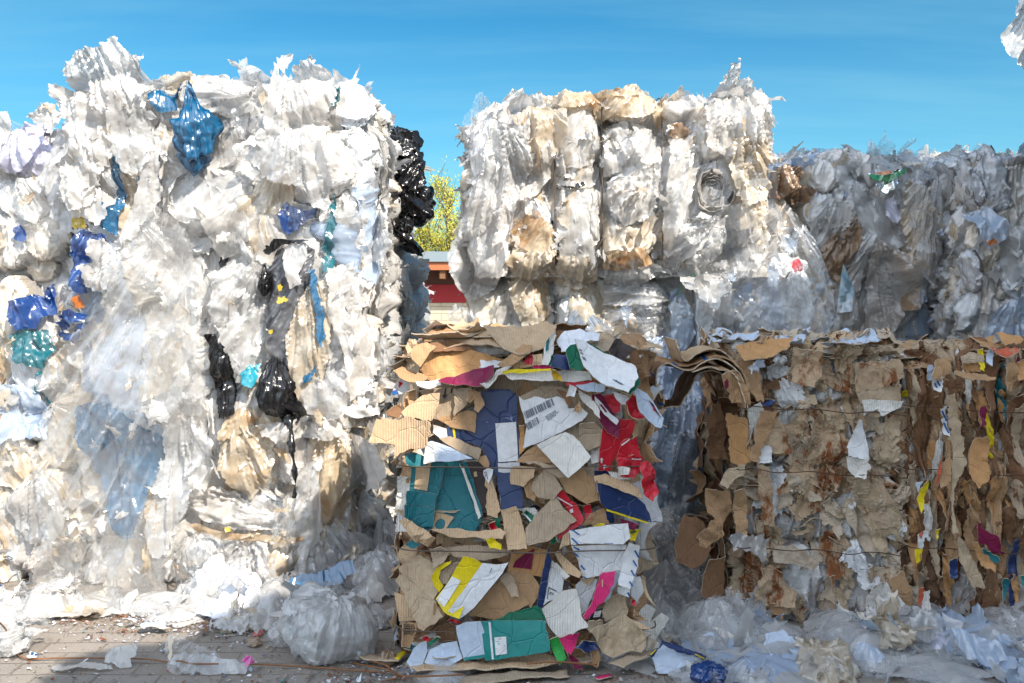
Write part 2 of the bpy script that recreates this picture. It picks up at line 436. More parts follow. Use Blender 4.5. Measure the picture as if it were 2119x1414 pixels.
def fill_pillows(box, n, seed, size, tints, faces='FLRT', flat=0.45, elong=(1.0, 1.8), rotr=1.5, stain=(0, 0.5)):
    r = random.Random(seed); x0, x1, y0, y1, z0, z1 = box; out = []
    area = {'F': (x1 - x0) * (z1 - z0), 'L': (y1 - y0) * (z1 - z0), 'R': (y1 - y0) * (z1 - z0), 'T': (x1 - x0) * (y1 - y0)}
    fs = list(faces); w = [area[f] for f in fs]
    for k in range(n):
        f = r.choices(fs, w)[0]
        u = r.random(); v = r.random(); s = r.uniform(*size); e = r.uniform(*elong)
        d = r.uniform(-0.03, 0.02)
        if f == 'F': c = (x0 + u * (x1 - x0), y0 + 0.04 + d, z0 + v * (z1 - z0)); rad = (s, s * flat, s * e)
        elif f == 'L': c = (x0 + 0.04 + d, y0 + u * (y1 - y0), z0 + v * (z1 - z0)); rad = (s * flat, s, s * e)
        elif f == 'R': c = (x1 - 0.04 - d, y0 + u * (y1 - y0), z0 + v * (z1 - z0)); rad = (s * flat, s, s * e)
        else: c = (x0 + u * (x1 - x0), y0 + v * (y1 - y0), z1 - 0.04 - d); rad = (s * e, s, s * flat)
        t = r.choices([q[0] for q in tints], [q[1] for q in tints])[0]
        j = r.uniform(0.93, 1.04)
        out.append(ellipsoid(c, rad, r.uniform(-rotr, rotr) if f != 'T' else 0, tuple(min(0.86, a * j) for a in t), r.uniform(*stain), r.uniform(-0.3, 0.3)))
    return out


# ------------------------------------------------------------------ patches (sheets, boards)
def inside(poly, pts):
    x, y = pts[:, 0], pts[:, 1]; r = np.zeros(len(pts), bool); n = len(poly)
    for i in range(n):
        x1, y1 = poly[i]; x2, y2 = poly[(i + 1) % n]
        c = ((y1 > y) != (y2 > y)); t = (x2 - x1) * (y - y1) / ((y2 - y1) if y2 != y1 else 1e-9) + x1
        r ^= c & (x < t)
    return r


def outline(poly, step, jag, seed):
    r = np.random.RandomState(seed % 100000); out = []
    n = len(poly)
    for i in range(n):
        a = np.array(poly[i]); b = np.array(poly[(i + 1) % n]); d = b - a; L = np.linalg.norm(d)
        if L < 1e-6: continue
        m = max(1, int(round(L / step))); nn = np.array([-d[1], d[0]]) / L
        j = jag * (0.3 + 1.4 * r.rand())
        walk = 0
        for k in range(m):
            t = k / m; fade = min(1, min(t, 1 - t) * 5)
            walk = walk * 0.6 + r.randn() * 0.6
            out.append(a + d * t + nn * (walk * j * fade))
    return np.array(out)


def triangulate(poly, step, seed):
    r = np.random.RandomState(seed % 99991)
    lo = poly.min(0); hi = poly.max(0)
    nx = max(1, int((hi[0] - lo[0]) / step)); ny = max(1, int((hi[1] - lo[1]) / (step * 0.87)))
    gx, gy = np.meshgrid(np.arange(nx + 1), np.arange(ny + 1))
    g = np.stack([lo[0] + (gx + 0.5 * (gy % 2)) * step, lo[1] + gy * step * 0.87], -1).reshape(-1, 2)
    g += r.uniform(-0.22, 0.22, g.shape) * step
    g = g[inside(poly, g)]
    if len(g):
        d = np.full(len(g), 9e9)
        for k in range(0, len(poly)):
            d = np.minimum(d, ((g - poly[k]) ** 2).sum(1))
        g = g[d > (step * 0.45) ** 2]
    pts = np.concatenate([poly, g]) if len(g) else poly
    n = len(poly)
    res = delaunay_2d_cdt([Vector(p) for p in pts.tolist()], [(i, (i + 1) % n) for i in range(n)], [], 1, 1e-6)
    v = np.array([tuple(p) for p in res[0]]); f = res[2]
    f = np.array([t for t in f if len(t) == 3], int).reshape(-1, 3)
    if len(f) == 0: return None
    # outward orientation and inside test by centroid
    cen = v[f].mean(1); f = f[inside(poly, cen)]
    a, b, c = v[f[:, 0]], v[f[:, 1]], v[f[:, 2]]
    cr = (b[:, 0] - a[:, 0]) * (c[:, 1] - a[:, 1]) - (b[:, 1] - a[:, 1]) * (c[:, 0] - a[:, 0])
    f[cr < 0] = f[cr < 0][:, ::-1]
    return v, f


def lap(V, f, val, it, lock=None):
    e = np.concatenate([f[:, [0, 1]], f[:, [1, 2]], f[:, [2, 0]]]); e = np.concatenate([e, e[:, ::-1]])
    cnt = np.bincount(e[:, 0], minlength=len(val)).astype(float); cnt[cnt == 0] = 1
    for _ in range(it):
        s = np.bincount(e[:, 0], weights=val[e[:, 1]], minlength=len(val))
        val = 0.4 * val + 0.6 * s / cnt
    return val


_pid = [100]


def dilate(f, val, it):
    e = np.concatenate([f[:, [0, 1]], f[:, [1, 2]], f[:, [2, 0]]]); e = np.concatenate([e, e[:, ::-1]])
    for _ in range(it):
        n = val.copy(); np.maximum.at(n, e[:, 0], val[e[:, 1]]); val = n
    return val


def gather(root, key, film_only=True):
    """all outer points of a bale: pressed mass and the sheets on it"""
    Vs, Ns = [SK[key][0]], [SK[key][1]]; rl = np.array(root_loc(root))
    for c in root.children:
        if c.type != 'MESH' or c.name.split('.')[0] not in ('film_sheet', 'torn_film', 'board_sheet', 'board_strip'): continue
        n = len(c.data.vertices); a = np.empty(n * 3, np.float32); c.data.vertices.foreach_get('co', a)
        b = np.empty(n * 3, np.float32); c.data.vertices.foreach_get('normal', b) if hasattr(c.data.vertices, 'foreach_get') else None
        b = b.reshape(-1, 3).astype(float); l = np.linalg.norm(b, axis=1, keepdims=True); b = np.where(l > .5, b, np.array([0, -1.0, 0]))
        Vs.append(a.reshape(-1, 3) + rl); Ns.append(b)
    w = np.concatenate([np.full(len(v), (0.5 if i == 0 else 1.4)) for i, v in enumerate(Vs)])
    SK[key + '+'] = (np.concatenate(Vs), np.concatenate(Ns)); return key + '+'


def patch(root, name, poly, O, U, W, mats, step=0.012, jag=0.01, amp=0.02, freq=8.0, fold=0.0, fold_ang=1.57, curl=0.0,
          bvh=None, sm=8, lift=0.006, thick=0.0, decals=(), label=None, bend=(0, 0), maxout=None, cat=None, group=None,
          kind=None, floor=None, sharp=False, edge=None, taut=0, dome=0):
    """poly: 2D outline in metres in the frame O + u*U + v*W (normal = U x W faces the viewer)"""
    _pid[0] += 1; seed = _pid[0]
    poly = np.array(poly, float)
    # orientation positive
    ar = 0.5 * np.sum(poly[:, 0] * np.roll(poly[:, 1], -1) - np.roll(poly[:, 0], -1) * poly[:, 1])
    if ar < 0: poly = poly[::-1]
    ol = outline([tuple(p) for p in poly], max(step, 0.004) * 0.9, jag, seed)
    tr = triangulate(ol, step, seed)
    if tr is None: return None
    v, f = tr
    O, U, W = (np.array(a, float) for a in (O, U, W)); U = U / np.linalg.norm(U); W = W / np.linalg.norm(W)
    N = np.cross(U, W); N /= np.linalg.norm(N)
    c = v.mean(0); ext = np.abs(v - c).max() + 1e-6
    P = O + v[:, :1] * U + v[:, 1:] * W
    q = np.concatenate([v, np.zeros((len(v), 1))], 1) + seed * 1.37
    out = np.zeros(len(v))
    if bvh is not None:
        hy = np.zeros(len(v)); miss = np.zeros(len(v), bool)
        Nv = Vector(-N)
        for i in range(len(v)):
            o = P[i] + N * 1.0; best = None
            for b in bvh:
                h = b.ray_cast(Vector(o), Nv, 1.6)
                if h[0] is not None and (best is None or h[3] < best): best = h[3]
            if best is None: miss[i] = True
            else: hy[i] = 1.0 - best
        if miss.all(): hy[:] = 0
        elif miss.any(): hy[miss] = np.percentile(hy[~miss], 35)
        if sharp: hy = np.maximum(hy, np.median(hy) - .05)
        if taut: hy = lap(v, f, dilate(f, hy, taut), sm * 3) - .015
        s_ = lap(v, f, hy, sm)
        out = np.maximum(s_, lap(v, f, hy, 1) - 0.004 if sm > 3 else hy) + lift
        out = lap(v, f, out, 2)
        if maxout is not None: out = np.minimum(out, maxout)
    else:
        out += lift
    soft = fold > 0
    if amp: 
        cr = crumple(q, freq * (.6 if soft else 1), 4, 0.5, seed); out = out + cr * amp * (0.5 if soft else 0.7)
        if bvh is not None: out = out + amp * 0.35
    # folds fan out from a pinch point beyond one end of the sheet
    pr_ = random.Random(seed); a = fold_ang + pr_.uniform(-0.45, 0.45); L0 = ext * pr_.uniform(1.0, 2.0)
    rel = v - (c + np.array([math.cos(a), math.sin(a)]) * L0)
    rad_ = np.hypot(rel[:, 0], rel[:, 1]); an = np.arctan2(rel[:, 0] * math.sin(a) - rel[:, 1] * math.cos(a), -(rel[:, 0] * math.cos(a) + rel[:, 1] * math.sin(a)))
    fcv = np.stack([an * L0, np.full(len(v), seed * 0.7), rad_], 1)
    if fold:
        out = out + fold * 0.85 * ridges(fcv * np.array([freq * 1.9, 1, freq * 0.20]), 3, seed)
    r2 = ((v - c) ** 2).sum(1) / ext ** 2
    if dome:
        dd = np.full(len(v), 9e9)
        for pnt in ol[::2]: dd = np.minimum(dd, ((v - pnt) ** 2).sum(1))
        dd = np.sqrt(dd); dd /= dd.max()
        out = out + dome * np.sin(np.pi / 2 * dd) ** 1.25 * (1 + .45 * smooth(q * 2.2 / ext, seed + 8)) 
    if curl: out = out + curl * r2 ** 1.5
    if bend[0]: out = out + bend[0] * ((v[:, 0] - c[0]) / ext) ** 2
    if bend[1]: out = out + bend[1] * ((v[:, 1] - c[1]) / ext) ** 2
    V = P + out[:, None] * N
    if amp:
        V = V + (crumple(q + 31, freq, 3, 0.5, seed + 3) * amp * 0.3)[:, None] * U + (crumple(q + 57, freq, 3, 0.5, seed + 4) * amp * 0.35)[:, None] * W
    if floor is not None: V[:, 2] = np.maximum(V[:, 2], floor + 0.004 * (1 + smooth(q * 30, seed)))
    mi = np.zeros(len(f), int); ml = list(mats) if isinstance(mats, (list, tuple)) else [mats]
    rim = None
    if thick:
        ml = [ml[0], edge or M['edge']] + [d[0] for d in decals]; rim = 1
    else: ml = ml + [d[0] for d in decals]
    base_n = len(ml) - len(decals)
    uv = v.copy()
    allV = [V]; allF = [f]; allm = [mi]; auv = [uv]
    off = len(V)
    # printed marks: small faces lying on the sheet, in the same mesh
    for k, (dm, dp) in enumerate(decals):
        dp = np.array(dp, float)
        ar = 0.5 * np.sum(dp[:, 0] * np.roll(dp[:, 1], -1) - np.roll(dp[:, 0], -1) * dp[:, 1])
        if ar < 0: dp = dp[::-1]
        ext_ = max(np.ptp(dp[:, 0]), np.ptp(dp[:, 1]))
        t2 = triangulate(outline([tuple(p) for p in dp], max(0.008, step * 0.8), 0.0, seed), max(0.008, step * 0.8), seed + k)
        if t2 is None: continue
        dv, df = t2
        # height by inverse distance to nearest sheet vertices
        do = np.zeros((len(dv), 3))
        for i in range(len(dv)):
            dd = ((v - dv[i]) ** 2).sum(1); j = np.argpartition(dd, min(4, len(dd) - 1))[:4]; w = 1 / (dd[j] + 1e-7); w /= w.sum()
            do[i] = (V[j] - P[j]).T @ w
        DV = O + dv[:, :1] * U + dv[:, 1:] * W + do + N * (thick / 2 + 0.0015)
        allV.append(DV); allF.append(df + off); allm.append(np.full(len(df), base_n + k)); auv.append(dv); off += len(DV)
    V = np.concatenate(allV); f = np.concatenate(allF); mi = np.concatenate(allm); uv = np.concatenate(auv)
    if len(V) > len(fcv): fcv = np.concatenate([fcv, np.zeros((len(V) - len(fcv), 3))])
    o = mesh_obj(name, V, f, ml, root, mi=mi, uv=uv, fc=fcv, smooth_=not sharp, label=label, cat=cat, group=group, kind=kind)
    if thick:
        m = o.modifiers.new('solid', 'SOLIDIFY'); m.thickness = thick; m.offset = 0; m.material_offset_rim = 1
        m.use_rim = True
    return o


def pxpatch(root, name, pts, Y, mats, tilt=(0, 0), decals=(), **kw):
    """outline read off the photo, laid on a plane through depth Y, tilted: y = Y + tx*(x-xc) + tz*(z-zc)"""
    A = np.array([P3(p[0], p[1], Y) for p in pts]); c = A.mean(0)
    U = np.array([1, tilt[0], 0]); U = U / np.linalg.norm(U)
    W0 = np.array([0, tilt[1], 1.0]); N = np.cross(U, W0); N /= np.linalg.norm(N)   # points to -Y
    W = np.cross(N, U)

    def proj(p):
        d = np.array([(p[0] - 1059.5) / F, 1.0, -(p[1] - HZ) / F]); cam = np.array([0, 0, EYE])
        t = ((c - cam) @ N) / (d @ N); q = cam + t * d - c
        return (q @ U, q @ W)
    dec = [(m, [proj(p) for p in dp]) for m, dp in decals]
    return patch(root, name, [proj(p) for p in pts], c, U, W, mats, decals=dec, **kw)


def bag(root, name, c, rad, rot, mat, seed=0, amp=0.05, freq=None, neck=0.35, res=(72, 48), lump=0.14, tilt=0.0, yaw=0.0, floor=None,
        fold=0.10, **kw):
    """closed tied bag: round body drawn into a neck, folds running out from the neck"""
    nu, nv = res
    th = np.linspace(0, 2 * np.pi, nu, endpoint=False); ph = np.linspace(0.0, np.pi, nv)
    T, Ph = np.meshgrid(th, ph)
    T = T.ravel(); Ph = Ph.ravel()
    s = np.sin(Ph); z = np.cos(Ph)
    k = np.clip((z - 0.45) / 0.55, 0, 1)
    rr = s * (1 - neck * k * 1.4)
    z = z + neck * 0.8 * k ** 1.5
    P = np.stack([rr * np.cos(T), rr * np.sin(T), z], 1)
    n = P / (np.linalg.norm(P, axis=1, keepdims=True) + 1e-9)
    sd = seed * 3.17
    l = smooth(P * 1.7 + sd, seed) * lump + smooth(P * 3.4 + sd, seed + 9) * lump * 0.5
    ct = np.stack([np.cos(T), np.sin(T)], 1)
    q = np.concatenate([ct * 4.2, (Ph * 0.8)[:, None] + sd], 1)
    fo = ridges(q * np.array([1.1, 1.1, .6]), 4, seed) * fold * 1.5 * (0.35 + 0.65 * np.cos(Ph / 2) ** 2)
    R3 = np.array(rad, float); mean = R3.mean()
    cr = crumple(P * R3 + sd, freq or (1.3 / mean), 4, 0.58, seed + 4) * amp
    P = P * (1 + l + fo * np.sin(Ph) ** 0.5 * 1.0)[:, None] * R3 + n * (cr * mean * 1.4)[:, None]
    ca, sa = math.cos(rot), math.sin(rot)
    Ry = np.array([[ca, 0, sa], [0, 1, 0], [-sa, 0, ca]])
    ct_, st_ = math.cos(tilt), math.sin(tilt)
    Rx = np.array([[1, 0, 0], [0, ct_, -st_], [0, st_, ct_]])
    P = P @ Rx.T @ Ry.T + np.array(c)
    if floor is not None: P[:, 2] = np.maximum(P[:, 2], floor + 0.002)
    idx = np.arange(nu * nv).reshape(nv, nu); nx = np.roll(idx, -1, 1)
    q = np.stack([idx[:-1], idx[1:], nx[1:], nx[:-1]], -1).reshape(-1, 4)
    fcb = np.stack([np.cos(T), np.sin(T), Ph * 1.2], 1) * mean + sd
    return mesh_obj(name, P, q, mat, root, fc=fcb, **kw)


def pxbag(root, name, px, py, rx, ry, Y, mat, rot=0.0, depth=None, **kw):
    c = P3(px, py, Y); a = rx / F * Y; b = ry / F * Y
    _pid[0] += 1
    return bag(root, name, c, (a, depth or a * 0.8, b), rot, mat, seed=_pid[0], **kw)


def tube(root, name, pts, r, mat, seg=8, jitter=0.0, sub=1, taper=False, **kw):
    pts = [np.array(p, float) for p in pts]
    if sub > 1:
        out = []
        for i in range(len(pts) - 1):
            p0 = pts[max(i - 1, 0)]; p1 = pts[i]; p2 = pts[i + 1]; p3 = pts[min(i + 2, len(pts) - 1)]
            for k in range(sub):
                t = k / sub
                out.append(0.5 * ((2 * p1) + (-p0 + p2) * t + (2 * p0 - 5 * p1 + 4 * p2 - p3) * t * t + (-p0 + 3 * p1 - 3 * p2 + p3) * t ** 3))
        out.append(pts[-1]); pts = out
    n = len(pts); V = []
    for i, p in enumerate(pts):
        d = pts[min(i + 1, n - 1)] - pts[max(i - 1, 0)]; d = d / (np.linalg.norm(d) + 1e-9)
        a = np.cross(d, [0.1, 0.2, 1.0] if abs(d[2]) < 0.9 else [1, 0, 0]); a /= np.linalg.norm(a); b = np.cross(d, a)
        rr = r if not callable(r) else r(i / (n - 1))
        if taper: rr = rr * (1 - 0.8 * i / (n - 1))
        for k in range(seg):
            t = 2 * math.pi * k / seg
            j = 1 + jitter * NR.randn()
            V.append(p + (a * math.cos(t) + b * math.sin(t)) * rr * j)
    f = []
    for i in range(n - 1):
        for k in range(seg):
            f.append((i * seg + k, i * seg + (k + 1) % seg, (i + 1) * seg + (k + 1) % seg, (i + 1) * seg + k))
    f.append(tuple(range(seg))[::-1]); f.append(tuple((n - 1) * seg + k for k in range(seg)))
    return mesh_obj(name, np.array(V), f, mat, root, **kw)


def blob_poly(r, w, h, n=9, spiky=0.35, rot=0.0):
    out = []
    for k in range(n):
        a = 2 * math.pi * (k + r.uniform(-0.3, 0.3)) / n; q = 1 + r.uniform(-spiky, spiky)
        x, y = math.cos(a) * w * q, math.sin(a) * h * q
        out.append((x * math.cos(rot) - y * math.sin(rot), x * math.sin(rot) + y * math.cos(rot)))
    return out


def quad_poly(r, w, h, rot=0.0):
    q = [(-w * r.uniform(.7, 1), -h * r.uniform(.8, 1)), (w * r.uniform(.7, 1), -h * r.uniform(.8, 1)), (w * r.uniform(.6, 1), h * r.uniform(.6, 1)), (-w * r.uniform(.6, 1), h * r.uniform(.7, 1))]
    if r.random() < .6:      # a torn corner or notch
        i = r.randint(0, 3); a, b = np.array(q[i]), np.array(q[(i + 1) % 4])
        m = a + (b - a) * r.uniform(.3, .7); c = m * r.uniform(.3, .75)
        q = q[:i + 1] + [tuple(a + (m - a) * .8), tuple(c), tuple(m + (b - m) * .25)] + q[i + 1:]
    ca, sa = math.cos(rot), math.sin(rot)
    return [(x * ca - y * sa, x * sa + y * ca) for x, y in q]


FR = {'F': ((1, 0, 0), (0, 0, 1)), 'R': ((0, 1, 0), (0, 0, 1)), 'L': ((0, -1, 0), (0, 0, 1)), 'T': ((1, 0, 0), (0, 1, 0))}


def scatter(root, key, face, box, n, size, mats, seed, elong=(1.0, 2.6), step=0.013, amp=0.02, fold=0.015, name='film_sheet', spiky=0.4,
            curl=0.03, sm=8, thick=0.0, jag=0.01, rotr=0.6, lift=0.004, freq=9.0, region=None, fa=None, sharp=False, quad=False):
    r = random.Random(seed); x0, x1, y0, y1, z0, z1 = box
    for k in range(n):
        s = r.uniform(*size); e = r.uniform(*elong); u, v = r.random(), r.random()
        if region: u = region[0] + u * (region[1] - region[0]); v = region[2] + v * (region[3] - region[2])
        if face in 'FRL': v = min(v, 1 - (s * e * 0.9 - 0.03) / (z1 - z0)); v = max(v, min(.5, s * e * .8 / (z1 - z0)))
        if face == 'F': O = (x0 + u * (x1 - x0), y0, z0 + v * (z1 - z0))
        elif face == 'R': O = (x1, y0 + u * (y1 - y0), z0 + v * (z1 - z0))
        elif face == 'L': O = (x0, y0 + u * (y1 - y0), z0 + v * (z1 - z0))
        else: O = (x0 + u * (x1 - x0), y0 + v * (y1 - y0), z1)
        U, W = FR[face]
        m = r.choices([q[0] for q in mats], [q[1] for q in mats])[0]
        w, h = (s, s * e)
        rot = r.uniform(-rotr, rotr)
        patch(root, name, quad_poly(r, w, h, rot) if quad else blob_poly(r, w, h, r.randint(7, 12), spiky, rot), O, U, W, m, step=step, jag=jag, amp=amp * r.uniform(0.5, 1.3),
              fold=fold * r.uniform(0.3, 1.5), fold_ang=1.57 + rot if fa is None else fa, curl=curl * r.uniform(-0.2, 1.3), bvh=[BV[key]], sm=sm,
              thick=thick, lift=lift + k * 0.0002, freq=freq, sharp=sharp)


def shreds(root, key, n, size, mats, seed, name='torn_shreds', long=(1.0, 3.0), lift=(.15, .9), top=.12, thick=0.0, dirs=((0, -1, 0), (1, 0, 0), (-1, 0, 0), (0, 0, 1)),
           ragged=.45, narrow=(.25, .8), zmax=None, smooth_=True, up=.5):
    """countless small torn ends sticking out of the pressed face, one mesh"""
    r = np.random.RandomState(seed); V, N = SK[key]
    w = np.zeros(len(V))
    for k, d in enumerate(dirs): w = np.maximum(w, np.clip(N @ np.array(d, float), 0, 1) ** 2 * (1.0 if k == 0 else .8))
    # denser meshed faces must not get all the pieces
    w = w * np.where(N[:, 1] < -.5, 1.0, 2.5); w /= w.sum()
    idx = r.choice(len(V), n, p=w); nu, nv = 5, 9
    u, v = np.meshgrid(np.linspace(-1, 1, nu), np.linspace(0, 1, nv)); u = u.ravel(); v = v.ravel()
    AV = []; AF = []; FC = []; MI = []; g = np.arange(nu * nv).reshape(nv, nu)
    q = np.stack([g[:-1, :-1], g[:-1, 1:], g[1:, 1:], g[1:, :-1]], -1).reshape(-1, 4)
    wts = np.array([b for a, b in mats], float); wts /= wts.sum()
    for j, i in enumerate(idx):
        p = V[i]; nn = N[i]; s = r.uniform(*size); l = s * r.uniform(*long); wd = s * r.uniform(*narrow)
        ref = np.array([0, 0, 1.0]) if abs(nn[2]) < .8 else np.array([0, 1.0, 0])
        a = np.cross(nn, ref); a /= np.linalg.norm(a); b = np.cross(a, nn)        # b points up the face
        th = r.normal(0, .9) + (0 if r.rand() < up else math.pi)
        t = b * math.cos(th) + a * math.sin(th); c = np.cross(nn, t)
        e = r.uniform(*lift); cur = r.uniform(-.5, 1.2) * e
        prof = (1 - v ** r.uniform(1.2, 4)) * (1 + ragged * r.randn(nv)[np.repeat(np.arange(nv), nu)] * (v > .05)) + .06
        tw = r.uniform(-1.5, 1.5) * v
        x = u * wd * prof
        P = p + np.outer(l * v * (1 - .25 * e * v), t) + np.outer(x * np.cos(tw), c) + np.outer(l * (e * v * .6 + cur * v * v * .5) + x * np.sin(tw) - .006, nn)
        P = P + r.randn(len(u), 3) * s * .045 + np.outer(np.sin(u * 5 + j) * s * .06, nn)
        P[:, 2] = np.maximum(P[:, 2], .004)
        AF.append(q + j * nu * nv); AV.append(P); FC.append(np.stack([x, u * 0 + j, v * l], 1)); MI.append(np.full(len(q), r.choice(len(mats), p=wts)))
    o = mesh_obj(name, np.concatenate(AV), np.concatenate(AF), [a for a, b in mats], root, mi=np.concatenate(MI), fc=np.concatenate(FC), uv=np.concatenate(FC)[:, [0, 2]], smooth_=smooth_, kind='stuff')
    if thick:
        m = o.modifiers.new('solid', 'SOLIDIFY'); m.thickness = thick; m.offset = 0
    return o


def tufts(root, n, x0, x1, y0, y1, z, size, mats, seed, step=0.011, tall=(.7, 1.5)):
    """torn film standing up along the top edge"""
    r = random.Random(seed)
    for k in range(n):
        s = r.uniform(*size); e = r.uniform(*tall); a = r.uniform(-0.7, 0.7); az = r.uniform(-0.9, 0.9); t = r.uniform(-0.5, 0.4)
        U = np.array([math.cos(az), math.sin(az), 0]); W = np.array([math.sin(a) * math.cos(az), math.sin(t), math.cos(a)])
        W /= np.linalg.norm(W); U = U - W * (U @ W); U /= np.linalg.norm(U)
        h = s * e; p = [(-s * 0.7, -s * 0.6), (s * 0.7, -s * 0.6), (s * r.uniform(0.5, 1.0), h * r.uniform(0.15, 0.5))]
        m = r.randint(1, 3)
        for j in range(m):
            q = (j + 0.5) / m
            p.append((s * (0.8 - 1.6 * q) + r.uniform(-0.2, 0.2) * s, h * r.uniform(0.6, 1.0)))
            if j < m - 1: p.append((s * (0.8 - 1.6 * (j + 1) / m), h * r.uniform(0.3, 0.6)))
        p.append((-s * r.uniform(0.5, 1.0), h * r.uniform(0.1, 0.5)))
        mt = r.choice([M['white'], M['white'], M['milky']])
        zz = z(r.uniform(0, 1)) if callable(z) else z
        patch(root, 'torn_film', p, (r.uniform(x0, x1), r.uniform(y0, y1), zz + r.uniform(-0.03, 0.02)), U, W, mt, step=step, jag=0.006,
              amp=0.03, fold=0.02, fold_ang=1.57, freq=11, curl=r.uniform(-0.02, 0.05))


# ------------------------------------------------------------------ camera, sun, sky
cam = bpy.data.objects.new('camera', bpy.data.cameras.new('camera')); COL.objects.link(cam); S.camera = cam
cam.location = (0, 0, EYE); cam.rotation_euler = (math.pi / 2, 0, 0)
cam.data.sensor_width = 36; cam.data.lens = F / 2119 * 36; cam.data.shift_y = -(707 - HZ) / 2119
cam.data.clip_end = 3000; cam.data.clip_start = 0.05
AZ, TE = math.radians(35), 0.85
sv = Vector((math.sin(AZ), -math.cos(AZ), TE)).normalized()
sun = bpy.data.objects.new('sun', bpy.data.lights.new('sun', 'SUN')); COL.objects.link(sun)
sun.data.energy = 4.1; sun.data.angle = math.radians(0.5); sun.data.color = (1.0, 0.92, 0.80)
sun.rotation_euler = sv.to_track_quat('Z', 'Y').to_euler()
w = bpy.data.worlds.new('World'); S.world = w; w.use_nodes = True
t = w.node_tree; t.nodes.clear()
sky = t.nodes.new('ShaderNodeTexSky'); sky.sky_type = 'NISHITA'; sky.sun_disc = False
sky.sun_elevation = math.asin(sv.z); sky.sun_rotation = math.atan2(sv.x, sv.y); sky.air_density = 1.0; sky.dust_density = 0.4; sky.ozone_density = 3.0
tc = t.nodes.new('ShaderNodeTexCoord')
# thin high cloud: streaks in the direction of view, brighter and paler than the blue
sep = t.nodes.new('ShaderNodeSeparateXYZ'); t.links.new(tc.outputs['Generated'], sep.inputs[0])
def wm(op, a, b):
    n = t.nodes.new('ShaderNodeMath'); n.operation = op
    for k, v in enumerate((a, b)):
        if isinstance(v, bpy.types.NodeSocket): t.links.new(v, n.inputs[k])
        else: n.inputs[k].default_value = v
    return n.outputs[0]
zz = wm('ADD', wm('ABSOLUTE', sep.outputs[2], 0), 0.10)
cx, cy = wm('DIVIDE', sep.outputs[0], zz), wm('DIVIDE', sep.outputs[1], zz)
cmb = t.nodes.new('ShaderNodeCombineXYZ'); t.links.new(cx, cmb.inputs[0]); t.links.new(cy, cmb.inputs[1])
mp = t.nodes.new('ShaderNodeMapping'); mp.inputs['Rotation'].default_value = (0, 0, 0.25); mp.inputs['Scale'].default_value = (0.45, 1.7, 1)
t.links.new(cmb.outputs[0], mp.inputs[0])
cn = t.nodes.new('ShaderNodeTexNoise'); cn.inputs['Scale'].default_value = 1.0; cn.inputs['Detail'].default_value = 7; cn.inputs['Roughness'].default_value = 0.62
cn.inputs['Distortion'].default_value = 0.15
t.links.new(mp.outputs[0], cn.inputs['Vector'])
mr = t.nodes.new('ShaderNodeMapRange'); mr.inputs[1].default_value = 0.42; mr.inputs[2].default_value = 0.85; mr.inputs[4].default_value = 0.42
t.links.new(cn.outputs[0], mr.inputs[0])
hs = t.nodes.new('ShaderNodeHueSaturation'); hs.inputs['Saturation'].default_value = 1.25; hs.inputs['Hue'].default_value = 0.485; hs.inputs['Value'].default_value = 1.0
t.links.new(sky.outputs[0], hs.inputs['Color'])
mx = t.nodes.new('ShaderNodeMix'); mx.data_type = 'RGBA'; t.links.new(mr.outputs[0], mx.inputs[0]); t.links.new(hs.outputs[0], mx.inputs[6])
mx.inputs[7].default_value = (6.0, 6.0, 6.2, 1)
tm = t.nodes.new('ShaderNodeMix'); tm.data_type = 'RGBA'; tm.blend_type = 'MULTIPLY'; tm.inputs[0].default_value = 1
hz = t.nodes.new('ShaderNodeMapRange'); hz.inputs[1].default_value = 0.30; hz.inputs[2].default_value = 0.02; hz.inputs[4].default_value = 0.35; t.links.new(sep.outputs[2], hz.inputs[0])
m2 = t.nodes.new('ShaderNodeMix'); m2.data_type = 'RGBA'; t.links.new(hz.outputs[0], m2.inputs[0]); t.links.new(mx.outputs[2], m2.inputs[6]); m2.inputs[7].default_value = (9.0, 8.2, 8.0, 1); mx = m2
t.links.new(mx.outputs[2], tm.inputs[6]); tm.inputs[7].default_value = (0.21, 0.44, 0.50, 1)
# cloud bank added in the unseen sky behind the camera, to brighten the shade
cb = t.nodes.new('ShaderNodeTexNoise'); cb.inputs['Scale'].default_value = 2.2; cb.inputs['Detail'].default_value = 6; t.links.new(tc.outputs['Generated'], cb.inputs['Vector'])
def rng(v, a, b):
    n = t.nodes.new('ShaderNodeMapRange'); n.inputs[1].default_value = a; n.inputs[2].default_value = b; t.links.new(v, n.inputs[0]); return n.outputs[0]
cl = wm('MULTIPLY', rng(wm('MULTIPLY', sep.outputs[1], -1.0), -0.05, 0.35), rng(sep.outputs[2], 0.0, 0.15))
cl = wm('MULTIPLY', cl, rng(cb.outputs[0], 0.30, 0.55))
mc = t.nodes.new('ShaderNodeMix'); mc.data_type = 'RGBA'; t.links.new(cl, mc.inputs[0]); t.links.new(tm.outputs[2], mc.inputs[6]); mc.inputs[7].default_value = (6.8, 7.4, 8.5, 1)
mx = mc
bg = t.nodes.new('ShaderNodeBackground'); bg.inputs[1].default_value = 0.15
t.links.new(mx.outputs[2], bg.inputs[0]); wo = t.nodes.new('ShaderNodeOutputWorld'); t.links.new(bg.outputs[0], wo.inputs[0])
S.view_settings.view_transform = 'Standard'; S.view_settings.look = 'None'; S.view_settings.exposure = 0.95; S.view_settings.gamma = 1
cy_ = S.cycles; cy_.max_bounces = 6; cy_.diffuse_bounces = 3; cy_.glossy_bounces = 2; cy_.transmission_bounces = 4
cy_.transparent_max_bounces = 16; cy_.use_denoising = True; cy_.caustics_reflective = False; cy_.caustics_refractive = False
cy_.sample_clamp_indirect = 6.0; cy_.use_adaptive_sampling = True; cy_.adaptive_threshold = 0.025

